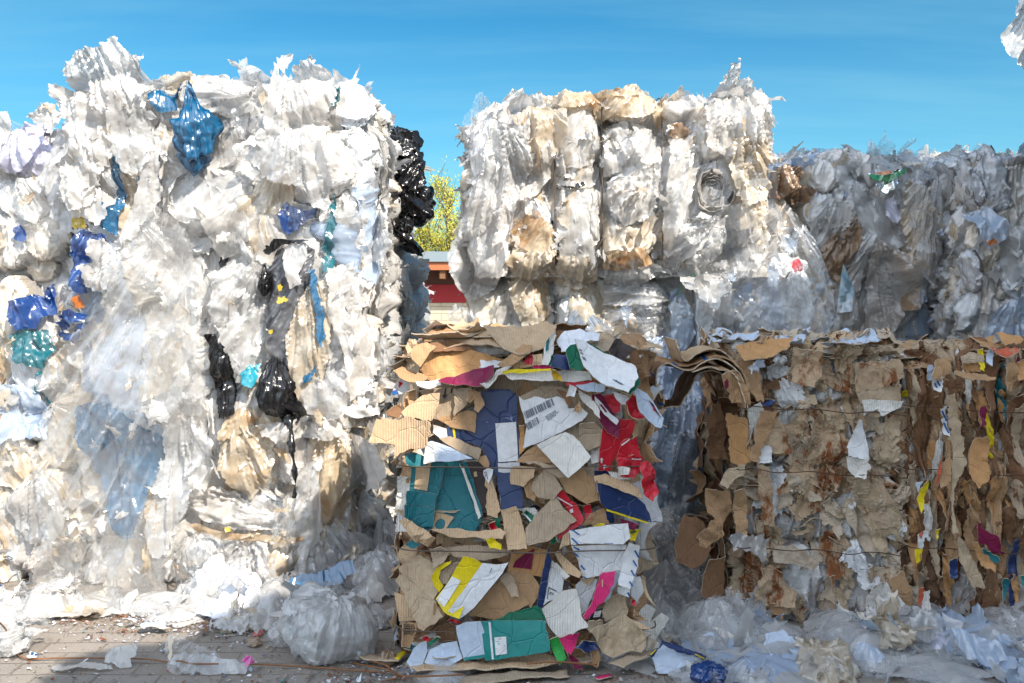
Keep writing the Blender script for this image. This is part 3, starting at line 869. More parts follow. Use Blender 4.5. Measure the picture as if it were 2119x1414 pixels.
# ------------------------------------------------------------------ ground
def ground():
    t = NT('block paving')
    tc = t.n('TexCoord').outputs['Object']
    w1 = t.n('TexNoise', i={'Vector': tc, 'Scale': 2.0, 'Detail': 2.0}).outputs['Color']
    wv = t.n('VectorMath', operation='SCALE', i={0: w1, 'Scale': 0.03}).outputs[0]
    v = t.n('VectorMath', operation='ADD', i={0: tc, 1: wv}).outputs[0]
    br = t.n('TexBrick', i={'Vector': v, 'Color1': (0.30, 0.265, 0.235, 1), 'Color2': (0.26, 0.235, 0.21, 1), 'Mortar': (0.20, 0.175, 0.15, 1),
                            'Scale': 1.0, 'Mortar Size': 0.008, 'Mortar Smooth': 0.4, 'Brick Width': 0.24, 'Row Height': 0.12})
    n1 = t.n('TexNoise', i={'Vector': tc, 'Scale': 3.0, 'Detail': 8.0, 'Roughness': 0.7}).outputs[0]
    n3 = t.n('TexNoise', i={'Vector': tc, 'Scale': 1.3, 'Detail': 9.0, 'Roughness': 0.75}).outputs[0]
    n2 = t.n('TexNoise', i={'Vector': tc, 'Scale': 120.0, 'Detail': 3.0}).outputs[0]
    c = t.mix(t.ramp(n1, 0.42, 0.68), br.outputs['Color'], (0.30, 0.26, 0.22))
    c = t.mix(t.math('MULTIPLY', t.ramp(n3, 0.50, 0.62), 0.28), c, (0.13, 0.11, 0.09))
    c = t.n('VectorMath', operation='SCALE', i={0: c, 'Scale': t.math('MULTIPLY_ADD', n2, 0.7, 0.65)}).outputs[0]
    h = t.math('ADD', t.math('MULTIPLY', br.outputs['Fac'], -0.8), t.math('ADD', t.math('MULTIPLY', n2, 0.35), n1))
    bp = t.n('Bump', i={'Height': h, 'Strength': 0.7, 'Distance': 0.01}).outputs[0]
    pr = t.n('BsdfPrincipled', i={'Base Color': c, 'Roughness': 0.9, 'Normal': bp, 'Specular IOR Level': 0.2})
    return t.surf(pr.outputs[0])
g = 900
mesh_obj('ground', [(-g, -g, 0), (g, -g, 0), (g, g, 0), (-g, g, 0)], [(0, 1, 2, 3)], ground(), kind='structure', smooth_=False)

# ------------------------------------------------------------------ shed beyond the yard
def boxm(x0, x1, y0, y1, z0, z1):
    v = [(x, y, z) for z in (z0, z1) for y in (y0, y1) for x in (x0, x1)]
    f = [(0, 2, 3, 1), (4, 5, 7, 6), (0, 1, 5, 4), (2, 6, 7, 3), (0, 4, 6, 2), (1, 3, 7, 5)]
    return v, f
def wall_mat():
    t = NT('cream painted block wall'); tc = t.n('TexCoord').outputs['Object']
    mp = t.n('Mapping', i={'Vector': tc, 'Rotation': (math.pi / 2, 0, 0)}).outputs[0]
    w1 = t.n('VectorMath', operation='SCALE', i={0: t.n('TexNoise', i={'Vector': tc, 'Scale': 3.0, 'Detail': 4.0}).outputs['Color'], 'Scale': 0.04}).outputs[0]
    br = t.n('TexBrick', i={'Vector': t.n('VectorMath', operation='ADD', i={0: mp, 1: w1}).outputs[0], 'Color1': (0.62, 0.53, 0.38, 1), 'Color2': (0.56, 0.48, 0.34, 1), 'Mortar': (0.40, 0.33, 0.23, 1),
                            'Scale': 1.0, 'Mortar Size': 0.008, 'Mortar Smooth': 0.5, 'Brick Width': 0.40, 'Row Height': 0.13})
    n = t.n('TexNoise', i={'Vector': tc, 'Scale': 6.0, 'Detail': 6.0}).outputs[0]
    c = t.n('VectorMath', operation='SCALE', i={0: br.outputs['Color'], 'Scale': t.math('MULTIPLY_ADD', n, 0.4, 0.8)}).outputs[0]
    bp = t.n('Bump', i={'Height': t.math('MULTIPLY', br.outputs['Fac'], -1.0), 'Strength': 0.8, 'Distance': 0.02}).outputs[0]
    return t.surf(t.n('BsdfPrincipled', i={'Base Color': c, 'Roughness': 0.8, 'Normal': bp}).outputs[0])
sh = empty('shed', (-1.5, 18, 0), 'low flat roofed shed with red band over cream block wall, seen between the bales', 'shed')
for nm, b, m in (('wall', (-8, 5, 18, 22, 0, 1.52), wall_mat()),
                 ('red_band', (-8.02, 5.02, 17.97, 22, 1.523, 1.86), plain('red painted boards', (0.36, 0.012, 0.015), 0.55, nscale=4, var=0.25)),
                 ('soffit', (-8.01, 5.01, 17.99, 22, 1.863, 2.12), plain('dark stained timber', (0.11, 0.045, 0.03), 0.7, nscale=6)),
                 ('fascia_board', (-8.6, 5.6, 17.3, 17.36, 2.10, 2.245), plain('orange brown timber', (0.40, 0.13, 0.05), 0.6, nscale=6, var=0.2)),
                 ('roof', (-8.7, 5.7, 17.25, 22.5, 2.248, 2.43), plain('grey roof edging', (0.21, 0.26, 0.29), 0.5, nscale=3, var=0.12))):
    v, f = boxm(*b); mesh_obj(nm, v, f, m, sh, smooth_=False)
v, f = boxm(-8.05, 5.05, 17.94, 18.0, 0.95, 1.0); mesh_obj('ledge', v, f, plain('dark ledge', (0.08, 0.07, 0.06)), sh, smooth_=False)
for k in range(14):
    v, f = boxm(-8.3 + k, -8.2 + k, 17.36, 17.96, 1.95, 2.095); mesh_obj('rafter', v, f, M['kraftd'], sh, smooth_=False)

# ------------------------------------------------------------------ tree
def tree(x, y, h, seed, label, spread):
    r = random.Random(seed)
    root = empty('spring_tree', (x, y, 0), label, 'tree')
    tips = []; V = []; Fc = []
    def limb(p, d, L, rad, lev):
        n = 5; pts = [p]
        for k in range(n):
            d = (d + Vector((r.uniform(-.22, .22), r.uniform(-.22, .22), r.uniform(-.05, .2)))).normalized()
            p = p + d * (L / n); pts.append(p)
        seg = 5; o = len(V)
        for i, q in enumerate(pts):
            rr = rad * (1 - 0.65 * i / n)
            a = d.orthogonal().normalized(); b = d.cross(a)
            for k in range(seg):
                t_ = 2 * math.pi * k / seg; V.append(tuple(q + (a * math.cos(t_) + b * math.sin(t_)) * rr))
        for i in range(n):
            for k in range(seg): Fc.append((o + i * seg + k, o + i * seg + (k + 1) % seg, o + (i + 1) * seg + (k + 1) % seg, o + (i + 1) * seg + k))
        if lev >= 2:
            tips.extend(pts[1:])
        if lev < 4:
            for k in range(4 if lev else 7):
                i = r.randint(2, n) if lev else r.randint(2, n)
                dd = (d + Vector((r.uniform(-1, 1), r.uniform(-1, 1), r.uniform(-.35, .7))) * spread).normalized()
                limb(pts[i], dd, L * r.uniform(.5, .72), rad * .5, lev + 1)
    limb(Vector((x, y, -0.05)), Vector((0, 0, 1)), h * 0.5, 0.16, 0)
    mesh_obj('trunk', V, Fc, plain('tree bark', (0.12, 0.09, 0.06), 0.9), root)
    tips_ = r.sample(tips, min(len(tips), 900)); LV = []; LF = []; LT = []
    for p in tips_:
        base = (0.66, 0.60, 0.10) if r.random() < 0.75 else (0.55, 0.58, 0.07)
        for k in range(r.randint(9, 18)):
            q = p + Vector((r.gauss(0, .10), r.gauss(0, .10), r.gauss(0, .08)))
            a = Vector((r.uniform(-1, 1), r.uniform(-1, 1), r.uniform(-1, 1))).normalized(); b = a.orthogonal().normalized()
            s = r.uniform(.018, .038); o = len(LV)
            LV += [tuple(q - a * s), tuple(q + b * s * .6), tuple(q + a * s), tuple(q - b * s * .6)]
            LF.append((o, o + 1, o + 2, o + 3)); j = r.uniform(.8, 1.15)
            LT += [(base[0] * j, base[1] * j, base[2] * j, 1)] * 4
    t = NT('young yellow leaves'); c = t.n('Attribute', attribute_name='tint').outputs['Color']
    a = t.n('BsdfPrincipled', i={'Base Color': c, 'Roughness': 0.6}).outputs[0]; b = t.n('BsdfTranslucent', i={'Color': c}).outputs[0]
    m = t.surf(t.n('MixShader', i={0: 0.45, 1: a, 2: b}).outputs[0])
    mesh_obj('crown', np.array(LV), np.array(LF), m, root, tint=np.array(LT), smooth_=False)
tree(-1.7, 23, 4.9, 5, 'young tree with fresh yellow green leaves behind the shed roof', 1.15)

# ------------------------------------------------------------------ film bales
CRM = (0.80, 0.72, 0.61); CL = (0.76, 0.78, 0.80); GRY = (0.62, 0.64, 0.68); AMB = (0.72, 0.52, 0.32); BRN = (0.34, 0.22, 0.14); BLW = (0.74, 0.79, 0.86)
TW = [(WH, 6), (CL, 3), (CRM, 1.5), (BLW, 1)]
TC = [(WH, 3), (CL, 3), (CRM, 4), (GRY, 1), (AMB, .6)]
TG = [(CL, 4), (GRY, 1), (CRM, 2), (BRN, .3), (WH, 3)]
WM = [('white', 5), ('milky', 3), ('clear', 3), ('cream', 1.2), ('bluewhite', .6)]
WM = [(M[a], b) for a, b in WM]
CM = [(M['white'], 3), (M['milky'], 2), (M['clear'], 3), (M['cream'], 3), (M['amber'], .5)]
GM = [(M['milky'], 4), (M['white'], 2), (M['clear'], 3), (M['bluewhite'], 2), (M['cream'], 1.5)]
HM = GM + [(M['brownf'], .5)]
BALES = {}


def film_bale(key, name, box, label, tints=TW, n=90, size=(0.07, 0.17), step=0.009, faces=None, mats=WM, sheets=(24, 0, 0, 0), hero=(),
              seed=1, grooves=(), hgrooves=(), ntuft=0, amp=0.03, base=-0.05, yaw=0.0, rotr=1.5, elong=(1.0, 1.8), stain=(0, .5), tuftkw=None, ssize=(0.06, 0.18),
              freq=9.0, crad=0.12, sheetkw=None, group='pressed bales of waste film'):
    x0, x1, y0, y1, z0, z1 = box
    root = empty(name, ((x0 + x1) / 2, (y0 + y1) / 2, z0), label, 'bale', group); BALES[key] = root
    faces = faces or {'F': step, 'R': step * 1.6, 'L': step * 2.5, 'T': step * 2.0, 'B': 0.08}
    pl = fill_pillows(box, n, seed, size, tints, stain=stain, rotr=rotr, elong=elong) + list(hero)
    body(root, key, box, faces, pl, seed, M['mass'], amp=amp, base=base, grooves=grooves, hgrooves=hgrooves, yaw=yaw, freq=freq, crad=crad)
    for fc, cnt in zip('FRLT', sheets):
        if cnt: scatter(root, key, fc, box, cnt, ssize, mats, seed + ord(fc), **(sheetkw or {}))
    if ntuft: tufts(root, ntuft, x0 + .05, x1 - .05, y0 + .02, y0 + .45, z1, (0.04, 0.10), mats, seed + 77, **(tuftkw or {}))
    return root


def he(px, py, rx, ry, Y, rot=0, tint=WH, stain=0.2, dep=None, amp=1.0):
    a = rx / F * Y; b = ry / F * Y
    return ellipsoid(P3(px, py, Y), (a, dep or min(a, b) * 0.9, b), math.radians(rot), tint, stain, amp=amp, cap=0.09)

bA = (-2.20, -0.74, 4.88, 6.15, 0.86, 2.50)
heroA = [he(440, 420, 88, 72, 4.86, 10, WH, .25, .16), he(650, 350, 100, 80, 4.9, 0), he(560, 250, 50, 80, 4.88, 20), he(450, 200, 80, 50, 4.9), he(640, 210, 60, 60, 4.9),
         he(560, 480, 50, 60, 4.88, 0, CRM, .4), he(480, 620, 50, 70, 4.9, 0, CL), he(500, 480, 60, 40, 4.9, 30, CRM, .5), he(600, 200, 35, 60, 4.88), he(700, 450, 40, 90, 4.9, -10),
         he(720, 640, 30, 80, 4.86), he(720, 780, 25, 70, 4.86), he(640, 680, 82, 180, 4.86, 0, GRY, .1, .14), he(480, 700, 50, 90, 4.9, -10, CL), he(520, 760, 40, 60, 4.9)]
film_bale('A', 'film_bale', bA, 'tallest sunlit bale of white film, with a glossy blue bag hanging near its top', n=150, seed=3,
          sheets=(46, 30, 4, 12), hero=heroA, ntuft=26, step=0.0075)
bB = (-2.15, -0.80, 4.90, 6.15, 0.0, 0.92)
heroB = [he(530, 925, 72, 95, 4.88, -8, CRM, .9, .15), he(600, 930, 38, 75, 4.87, 5, WH, .4, .12), he(675, 970, 48, 120, 4.9, -6, CRM, .8, .13), he(500, 1070, 70, 35, 4.9, 5),
         he(540, 1065, 60, 45, 4.87, 15, CL), he(610, 1075, 42, 52, 4.84, 0, CRM, .3, .12), he(480, 1130, 55, 40, 4.9), he(560, 1150, 60, 50, 4.88, 0, CL), he(650, 1120, 40, 80, 4.9, 0, CRM),
         he(440, 1160, 60, 50, 4.85, 0, CL)]
film_bale('B', 'film_bale', bB, 'low bale of yellow stained film bags directly under the tallest white bale', tints=TC, mats=CM, n=90, seed=5, sheets=(26, 18, 0, 0), hero=heroB, step=0.0075,
          stain=(.1, .8))
bC = (-3.4, -2.22, 5.05, 6.2, 0.80, 2.28)
heroC = [he(75, 300, 55, 80, 5.02, 10, (.60, .62, .80), .1, .15), he(10, 300, 50, 60, 5.0, 0), he(110, 260, 40, 55, 5.0), he(100, 400, 45, 60, 5.02, 0, CL), he(60, 420, 60, 50, 5.0, 0), he(25, 500, 50, 60, 5.02),
         he(95, 490, 50, 50, 5.0, 0, CRM), he(70, 770, 52, 45, 4.95, 0, CL, .0, .14), he(30, 640, 40, 70, 5.0, 0, CRM)]
film_bale('C', 'film_bale', bC, 'white film bale at the left edge with violet print showing through one bag', tints=TC, mats=CM, n=95, seed=7, sheets=(26, 0, 0, 10), hero=heroC, ntuft=4, tuftkw=dict(tall=(.6, 1.0)))
bD = (-3.4, -2.15, 5.0, 6.2, 0.0, 0.82)
heroD = [he(110, 1050, 75, 85, 4.93, 20, CRM, .3, .16), he(30, 850, 60, 50, 4.95, 0, BLW), he(90, 870, 50, 45, 4.95, 0, BLW), he(40, 960, 50, 60, 4.95, 20, CRM, .5), he(120, 930, 50, 50, 4.93, 0, CRM, .6), he(20, 1080, 40, 60, 4.95, 0, CRM),
         he(60, 1140, 70, 30, 4.93, 0, BLW)]
film_bale('D', 'film_bale', bD, 'crumpled cream film bale directly under the one with violet print', tints=TC, mats=CM, n=80, seed=9, sheets=(30, 0, 0, 0), hero=heroD)
bE = (-2.1, -0.74, 6.25, 7.5, 0.95, 2.42)
film_bale('E', 'film_bale', bE, 'white film bale with black bags spilling from its side, behind the tallest bale', n=60, seed=11, sheets=(0, 26, 0, 6), faces={'F': .05, 'R': .012, 'T': .02, 'B': .03, 'L': .08}, ntuft=0)
bE2 = (-2.1, -0.70, 6.25, 7.5, 0.0, 0.93)
film_bale('E2', 'film_bale', bE2, 'grey white film bale beneath the one with black bags spilling from its side', tints=TC, n=60, seed=12, mats=CM, sheets=(0, 26, 0, 0), faces={'F': .05, 'R': .012, 'T': .02, 'B': .08, 'L': .08})

bF = (-0.22, 1.36, 5.22, 6.35, 1.57, 2.50)
heroF = [he(1095, 480, 50, 80, 5.18, 6, WH, .3, .14), he(1105, 520, 46, 38, 5.14, 10, CRM, 1.0, .13), he(1190, 300, 47, 85, 5.18, 0, WH, .05, .12), he(1192, 460, 48, 85, 5.18, 0, WH, .3, .12), he(1190, 218, 46, 28, 5.2, 0, CRM, 1.0, .13),
         he(1195, 535, 44, 28, 5.2, 0, CRM, .7), he(1300, 225, 55, 35, 5.2, 0, CRM, 1.0, .13), he(1290, 320, 50, 60, 5.2, 15), he(1310, 400, 55, 70, 5.18, -10, BLW, .1), he(1300, 500, 55, 50, 5.2, 0, CRM, .3), he(1410, 420, 48, 130, 5.2, 4, WH, .2, .12),
         he(1460, 290, 40, 50, 5.16, 0, WH), he(1470, 390, 55, 60, 5.17, 0, GRY, .1), he(1530, 300, 50, 90, 5.2, 10, WH, .5), he(1540, 440, 45, 70, 5.2, 0, CRM, .5), he(1440, 500, 60, 50, 5.2, 30), he(1020, 340, 45, 90, 5.2, 0), he(1100, 290, 60, 60, 5.17, 0, CRM, .6),
         he(1010, 480, 50, 110, 5.16, 8)]
film_bale('F', 'film_bale', bF, 'sunlit white film bale with vertical tie grooves and amber stained bags', n=80, seed=21, size=(.07, .15), hero=heroF, stain=(0, .7),
          grooves=((0.225, .035, .012), (0.478, .04, .012), (0.80, .035, .012)), sheets=(20, 0, 14, 10), ntuft=22, faces={'F': .0075, 'R': .02, 'L': .012, 'T': .02, 'B': .08}, rotr=.4, elong=(1.1, 2.0), crad=.06)
bG = (-0.20, 1.60, 5.38, 6.6, 0.0, 1.66)
heroG = [he(1080, 620, 45, 65, 5.42, 10, CRM, .5), he(1010, 640, 50, 80, 5.4, 0, CRM, .5), he(1190, 600, 45, 50, 5.45, 0), he(1195, 650, 46, 55, 5.42, 0, CL), he(1300, 600, 62, 45, 5.42, 0, WH), he(1305, 665, 60, 40, 5.42, 0, CL), he(1300, 730, 60, 35, 5.42, 0, CL),
         he(1340, 620, 40, 40, 5.36, 0, CL), he(1460, 660, 25, 120, 5.36, 0, CL, 0), he(1560, 630, 75, 85, 5.32, 0, BLW, 0, .16), he(1640, 640, 50, 110, 5.36, 0, CL, 0), he(1400, 900, 70, 110, 5.42, 0, BLW, 0, .14)]
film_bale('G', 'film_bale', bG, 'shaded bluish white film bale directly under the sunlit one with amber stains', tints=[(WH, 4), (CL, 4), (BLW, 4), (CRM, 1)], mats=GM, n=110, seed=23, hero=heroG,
          grooves=((0.235, .03, .012), (0.495, .03, .012), (0.84, .03, .012)), sheets=(40, 0, 8, 0), stain=(0, .35), step=.009, elong=(1.0, 1.6), crad=.06)
bH = (1.72, 2.74, 6.42, 7.5, 1.18, 2.42)
heroH = [he(1640, 590, 60, 70, 6.3, 0, WH, .05, .2), he(1700, 360, 55, 40, 6.36, 0, WH, .05, .16), he(1800, 470, 55, 60, 6.36, 0, WH, .1, .16), he(1600, 540, 50, 50, 6.34, 0, WH, .1, .16), he(1760, 420, 40, 50, 6.36, 0, CL, .1, .15), he(1600, 465, 45, 60, 6.36, 0, WH, .1, .17), he(1700, 440, 40, 45, 6.38, 0, CL), he(1650, 370, 55, 35, 6.4, 0, BRN, .5), he(1830, 400, 40, 60, 6.38, 0, CL), he(1890, 480, 45, 110, 6.34, -8, CL), he(1740, 500, 35, 60, 6.4, 0, BRN, .3), he(1700, 520, 30, 40, 6.38, 0, CRM, .7),
         he(1660, 560, 50, 90, 6.34, 0, CL), he(1740, 330, 60, 30, 6.4), he(1720, 640, 40, 60, 6.38, 0, CRM, .6)]
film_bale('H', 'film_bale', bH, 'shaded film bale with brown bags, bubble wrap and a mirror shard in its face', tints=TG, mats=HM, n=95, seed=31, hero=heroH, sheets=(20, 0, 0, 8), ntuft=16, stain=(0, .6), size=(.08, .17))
bH2 = (1.72, 2.74, 6.42, 7.5, 0.0, 1.18)
film_bale('H2', 'film_bale', bH2, 'dirty film bale directly under the one with the mirror shard', tints=TG, n=40, seed=33, mats=GM, sheets=(6, 0, 0, 0), step=.016)
bI = (2.80, 3.75, 6.75, 7.8, 1.22, 2.44)
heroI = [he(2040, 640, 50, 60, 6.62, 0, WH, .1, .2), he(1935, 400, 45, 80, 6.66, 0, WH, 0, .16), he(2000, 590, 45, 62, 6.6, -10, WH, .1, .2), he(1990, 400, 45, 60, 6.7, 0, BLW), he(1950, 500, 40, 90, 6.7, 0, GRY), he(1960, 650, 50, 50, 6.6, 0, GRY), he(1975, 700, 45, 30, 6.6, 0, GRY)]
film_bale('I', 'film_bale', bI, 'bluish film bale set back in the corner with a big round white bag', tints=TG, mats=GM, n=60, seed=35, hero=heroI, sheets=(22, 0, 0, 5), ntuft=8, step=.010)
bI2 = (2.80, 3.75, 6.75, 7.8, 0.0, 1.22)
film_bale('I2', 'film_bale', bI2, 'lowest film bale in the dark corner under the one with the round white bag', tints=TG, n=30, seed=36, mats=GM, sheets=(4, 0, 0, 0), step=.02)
bR = (2.78, 4.1, 5.85, 6.7, 1.20, 2.36)
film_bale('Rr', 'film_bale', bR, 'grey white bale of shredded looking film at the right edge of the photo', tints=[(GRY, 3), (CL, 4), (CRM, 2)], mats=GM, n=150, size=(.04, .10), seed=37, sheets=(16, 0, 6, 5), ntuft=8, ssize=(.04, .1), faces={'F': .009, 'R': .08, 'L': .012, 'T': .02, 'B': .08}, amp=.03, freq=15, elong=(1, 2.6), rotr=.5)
bR2 = (2.76, 4.1, 5.82, 6.7, 0.0, 1.20)
film_bale('Rr2', 'film_bale', bR2, 'film bale directly under the shredded looking one at the right edge', tints=TG, mats=GM, n=40, seed=38, sheets=(4, 0, 0, 0), step=.02)
bM = (4.15, 5.1, 9.6, 10.8, 1.4, 2.93)
film_bale('Mm', 'film_bale', bM, 'distant bale top catching the sun, glowing white behind the shaded right hand bales', n=50, seed=41, size=(.08, .2), sheets=(0, 0, 0, 6), ntuft=10, step=.02, tuftkw=dict(step=.02))
film_bale('Mm2', 'film_bale', (4.15, 5.1, 9.6, 10.8, 0, 1.4), 'bale under the distant sunlit one', n=20, seed=42, sheets=(0, 0, 0, 0), step=.04)
# tall stack just beyond the right edge, which shades the right hand bales
for k, (z0, z1, lab) in enumerate(((0, 1.38, 'lowest bale of the tall stack beyond the right edge'), (1.38, 2.75, 'middle bale of the tall stack beyond the right edge'),
                                   (2.75, 4.4, 'top bale whose loose white film shows in the upper right corner'))):
    film_bale('P%d' % k, 'film_bale', (3.08, 4.3, 4.45, 5.6, z0, z1), lab, n=50, seed=51 + k, size=(.1, .2), sheets=(0, 0, 4 if k == 2 else 0, 0), faces={f: .04 for f in 'FRTB'} | {'L': .02})
# row of stacks behind the camera to the right, whose shadow lies over the lower half of the picture
for i in range(3):
    s = 1.36 + 1.42 * i; h = 1.65; X, Y = .819 * s + .574 * h, .574 * s - .819 * h
    for k in range(3):
        H_ = 1.52 if i == 0 else 1.75 if i == 1 else 1.81; z0, z1 = H_ * k, H_ * (k + 1)
        lab = ('%s bale of the %s stack standing behind the camera' % (('bottom', 'middle', 'top')[k], ('left', 'centre', 'right')[i]))
        film_bale('O%d%d' % (i, k), 'film_bale', (X - .71, X + .71, Y - .6, Y + .6, z0, z1), lab, n=40, seed=61 + 3 * i + k, size=(.12, .22), sheets=(0, 0, 0, 0), faces={f: .05 for f in 'FRTBL'}, yaw=math.radians(35))

# ------------------------------------------------------------------ sheets and bags one can tell apart on the film bales
def hs_(key, pts, mat, Y=None, name='film_sheet', over=(), lift=0.03, step=0.010, amp=0.03, fold=0.03, sm=10, freq=9, jag=.006, **kw):
    Y = Y or {'A': 4.88, 'B': 4.9, 'C': 5.05, 'D': 5.0, 'F': 5.22, 'G': 5.48, 'H': 6.42, 'I': 6.75, 'Rr': 5.85}[key]
    return pxpatch(BALES[key], name, pts, Y, M[mat], bvh=[BV[k] for k in (key,) + tuple(over)], lift=lift, step=step, amp=amp, fold=fold, sm=sm, freq=freq, jag=jag, **kw)

A_ = BALES['A']
# blue things
hs_('A', [(312, 202), (345, 186), (385, 178), (375, 200), (378, 235), (335, 238)], 'blue', lift=.05, amp=.02, fold=.02, name='blue_film')
bb_ = pxbag(A_, 'blue_bag', 402, 285, 38, 62, 4.70, M['blue'], depth=.10, neck=.6, amp=.16, fold=.2, lump=.25, rot=-.08, label='glossy blue bag tied at the top')
pxpatch(bb_, 'gathered_neck', [(385, 178), (398, 176), (406, 200), (412, 226), (398, 246), (382, 236), (380, 206)], 4.68, [M['blue']], tilt=(.2, .1), amp=.012, fold=.03, step=.009, jag=.004)
hs_('A', [(245, 325), (258, 322), (264, 380), (262, 440), (250, 490), (218, 472), (208, 422), (222, 414), (238, 430), (240, 380)], 'blue', lift=.05, name='blue_film')
hs_('A', [(330, 312), (334, 340), (326, 385), (296, 402), (290, 372), (308, 350)], 'blue', lift=.05, name='blue_film')
hs_('A', [(168, 492), (190, 478), (228, 488), (232, 512), (200, 520), (192, 560), (188, 612), (168, 606), (156, 575), (158, 530)], 'royal', lift=.07, over=('D', 'C'), name='blue_film')
hs_('A', [(108, 668), (118, 650), (160, 637), (192, 652), (180, 664), (142, 661), (128, 682), (112, 690)], 'royal', lift=.09, over=('D', 'C'), name='blue_film')
hs_('A', [(106, 686), (124, 690), (146, 698), (178, 668), (192, 668), (172, 700), (146, 712), (118, 706)], 'royal', lift=.09, over=('D', 'C'), name='blue_film')
hs_('C', [(54, 624), (82, 612), (116, 618), (112, 652), (92, 680), (60, 684), (48, 652)], 'royal', lift=.06, over=('D',), name='blue_film')
hs_('C', [(96, 604), (128, 590), (130, 650), (112, 652)], 'royal', lift=.05, over=('A',), name='blue_film')
hs_('C', [(42, 692), (70, 680), (118, 682), (134, 720), (116, 762), (60, 742)], 'teal', lift=.05, over=('D', 'A'), name='teal_film')
hs_('C', [(52, 478), (66, 470), (78, 486), (72, 505), (54, 500)], 'royal', lift=.05, name='blue_film')
hs_('C', [(100, 790), (112, 760), (104, 800), (108, 840), (98, 830)], 'teal', lift=.05, over=('D', 'A'), name='teal_film')
hs_('A', [(165, 616), (180, 610), (186, 634), (168, 642)], 'orangef', lift=.09, over=('D', 'C'), name='orange_scrap')
hs_('A', [(224, 598), (250, 592), (248, 638), (222, 642)], 'teal', lift=.05, name='teal_film')
hs_('A', [(168, 455), (196, 450), (192, 475), (168, 476)], 'yellowf', lift=.07, name='yellow_scrap', step=.008)
hs_('A', [(690, 188), (712, 186), (706, 216), (676, 238), (690, 212)], 'teal', lift=.06, name='teal_film')
hs_('A', [(585, 452), (604, 424), (622, 436), (640, 440), (660, 432), (664, 442), (640, 462), (628, 482), (604, 488), (596, 474)], 'royal', lift=.06, name='blue_film')
hs_('A', [(690, 420), (700, 402), (702, 430), (698, 560), (676, 570), (684, 500)], 'teal', lift=.05, name='teal_film')
# the long grey and white bundle
hs_('A', [(562, 560), (578, 528), (604, 508), (640, 506), (660, 520), (666, 590), (634, 640), (606, 690), (618, 760), (640, 850), (604, 842), (576, 740), (556, 640)], 'grey', lift=.05, fold=.035, amp=.012, name='grey_film', step=.009)
hs_('A', [(625, 640), (650, 592), (684, 582), (700, 640), (696, 720), (676, 800), (646, 846), (616, 790), (606, 700)], 'cream', lift=.09, fold=.03, amp=.01, name='film_sheet', step=.009)
hs_('A', [(600, 515), (640, 505), (650, 540), (634, 570), (642, 590), (616, 600), (606, 560)], 'white', lift=.10, fold=.015, amp=.01)
hs_('A', [(655, 562), (668, 560), (676, 610), (690, 650), (684, 722), (674, 700), (668, 640)], 'blue', lift=.12, fold=.01, amp=.006, name='blue_film', step=.008)
hs_('A', [(646, 775), (672, 752), (674, 765), (650, 788)], 'blue', lift=.12, fold=.01, amp=.006, name='blue_film', step=.008)
hs_('A', [(592, 626), (600, 616), (612, 614), (612, 626), (596, 630)], 'yellowf', lift=.13, amp=.004, fold=0, name='yellow_scrap', step=.007)
hs_('A', [(596, 592), (602, 590), (604, 604), (598, 606)], 'yellowf', lift=.13, amp=.004, fold=0, name='yellow_scrap', step=.007)
hs_('A', [(578, 682), (588, 681), (588, 687), (579, 688)], 'yellowf', lift=.13, amp=.002, fold=0, name='yellow_scrap', step=.007)
hs_('A', [(636, 780), (672, 770), (676, 830), (650, 870), (636, 868)], 'grey', lift=.05, fold=.02, amp=.01, name='grey_film')
hs_('A', [(568, 512), (585, 500), (620, 502), (655, 502), (640, 510), (600, 512), (574, 532), (566, 530)], 'black', lift=.13, amp=.015, fold=.01, name='black_film_or_gap', step=.008)
hs_('A', [(452, 530), (470, 526), (496, 524), (494, 548), (470, 553), (456, 552)], 'black', lift=.02, name='black_film_or_gap')  # no film here: the shade of a gap put in as a black patch
pxbag(A_, 'black_bag', 547, 585, 9, 28, 4.78, M['black'], depth=.05, amp=.12)
hs_('A', [(440, 694), (458, 690), (482, 720), (500, 772), (494, 850), (462, 862), (452, 800)], 'black', lift=.05, fold=.03, name='black_film_or_gap')
kb_ = pxbag(A_, 'black_bag', 576, 812, 38, 52, 4.74, M['black'], depth=.11, neck=.2, amp=.09, fold=.2, label='black bag with a long twisted tail')
hs_('A', [(590, 830), (622, 820), (640, 846), (630, 868), (600, 872)], 'black', lift=.12, amp=.03, name='black_film_or_gap')
tube(kb_, 'twisted_tail', [P3(594, 860, 4.70), P3(602, 890, 4.68), P3(604, 930, 4.66), P3(609, 965, 4.66), P3(611, 1000, 4.67), P3(608, 1030, 4.68)], lambda t: .016 + .006 * math.sin(t * 21) - .010 * t, M['black'], jitter=.22, sub=8, seg=9)
hs_('A', [(508, 772), (530, 752), (552, 750), (546, 780), (536, 798), (516, 792)], 'cyan', lift=.05, name='blue_film')
# big white sheets
hs_('A', [(240, 98), (250, 90), (262, 100), (292, 128), (312, 120), (306, 160), (308, 200), (300, 245), (282, 280), (256, 332), (238, 372), (216, 430), (196, 456), (172, 450), (150, 420), (140, 385), (152, 330), (162, 280), (132, 210), (126, 190), (150, 186), (150, 150), (176, 118), (196, 106), (210, 112), (226, 118)], 'white', lift=.12, step=.009, fold=.045, amp=.03, sm=14, label='large torn white sheet standing over the top edge', jag=.012)
hs_('A', [(262, 132), (312, 140), (330, 262), (336, 320), (312, 366), (290, 372), (268, 350), (256, 300), (250, 200)], 'milky', lift=.15, fold=.04, sm=14)
hs_('A', [(320, 300), (350, 250), (362, 290), (345, 330), (352, 400), (330, 440), (290, 500), (262, 520), (270, 470), (300, 400)], 'white', lift=.12, fold=.03)
hs_('A', [(205, 320), (240, 330), (262, 390), (230, 470), (200, 456), (176, 420)], 'milky', lift=.08, fold=.03)
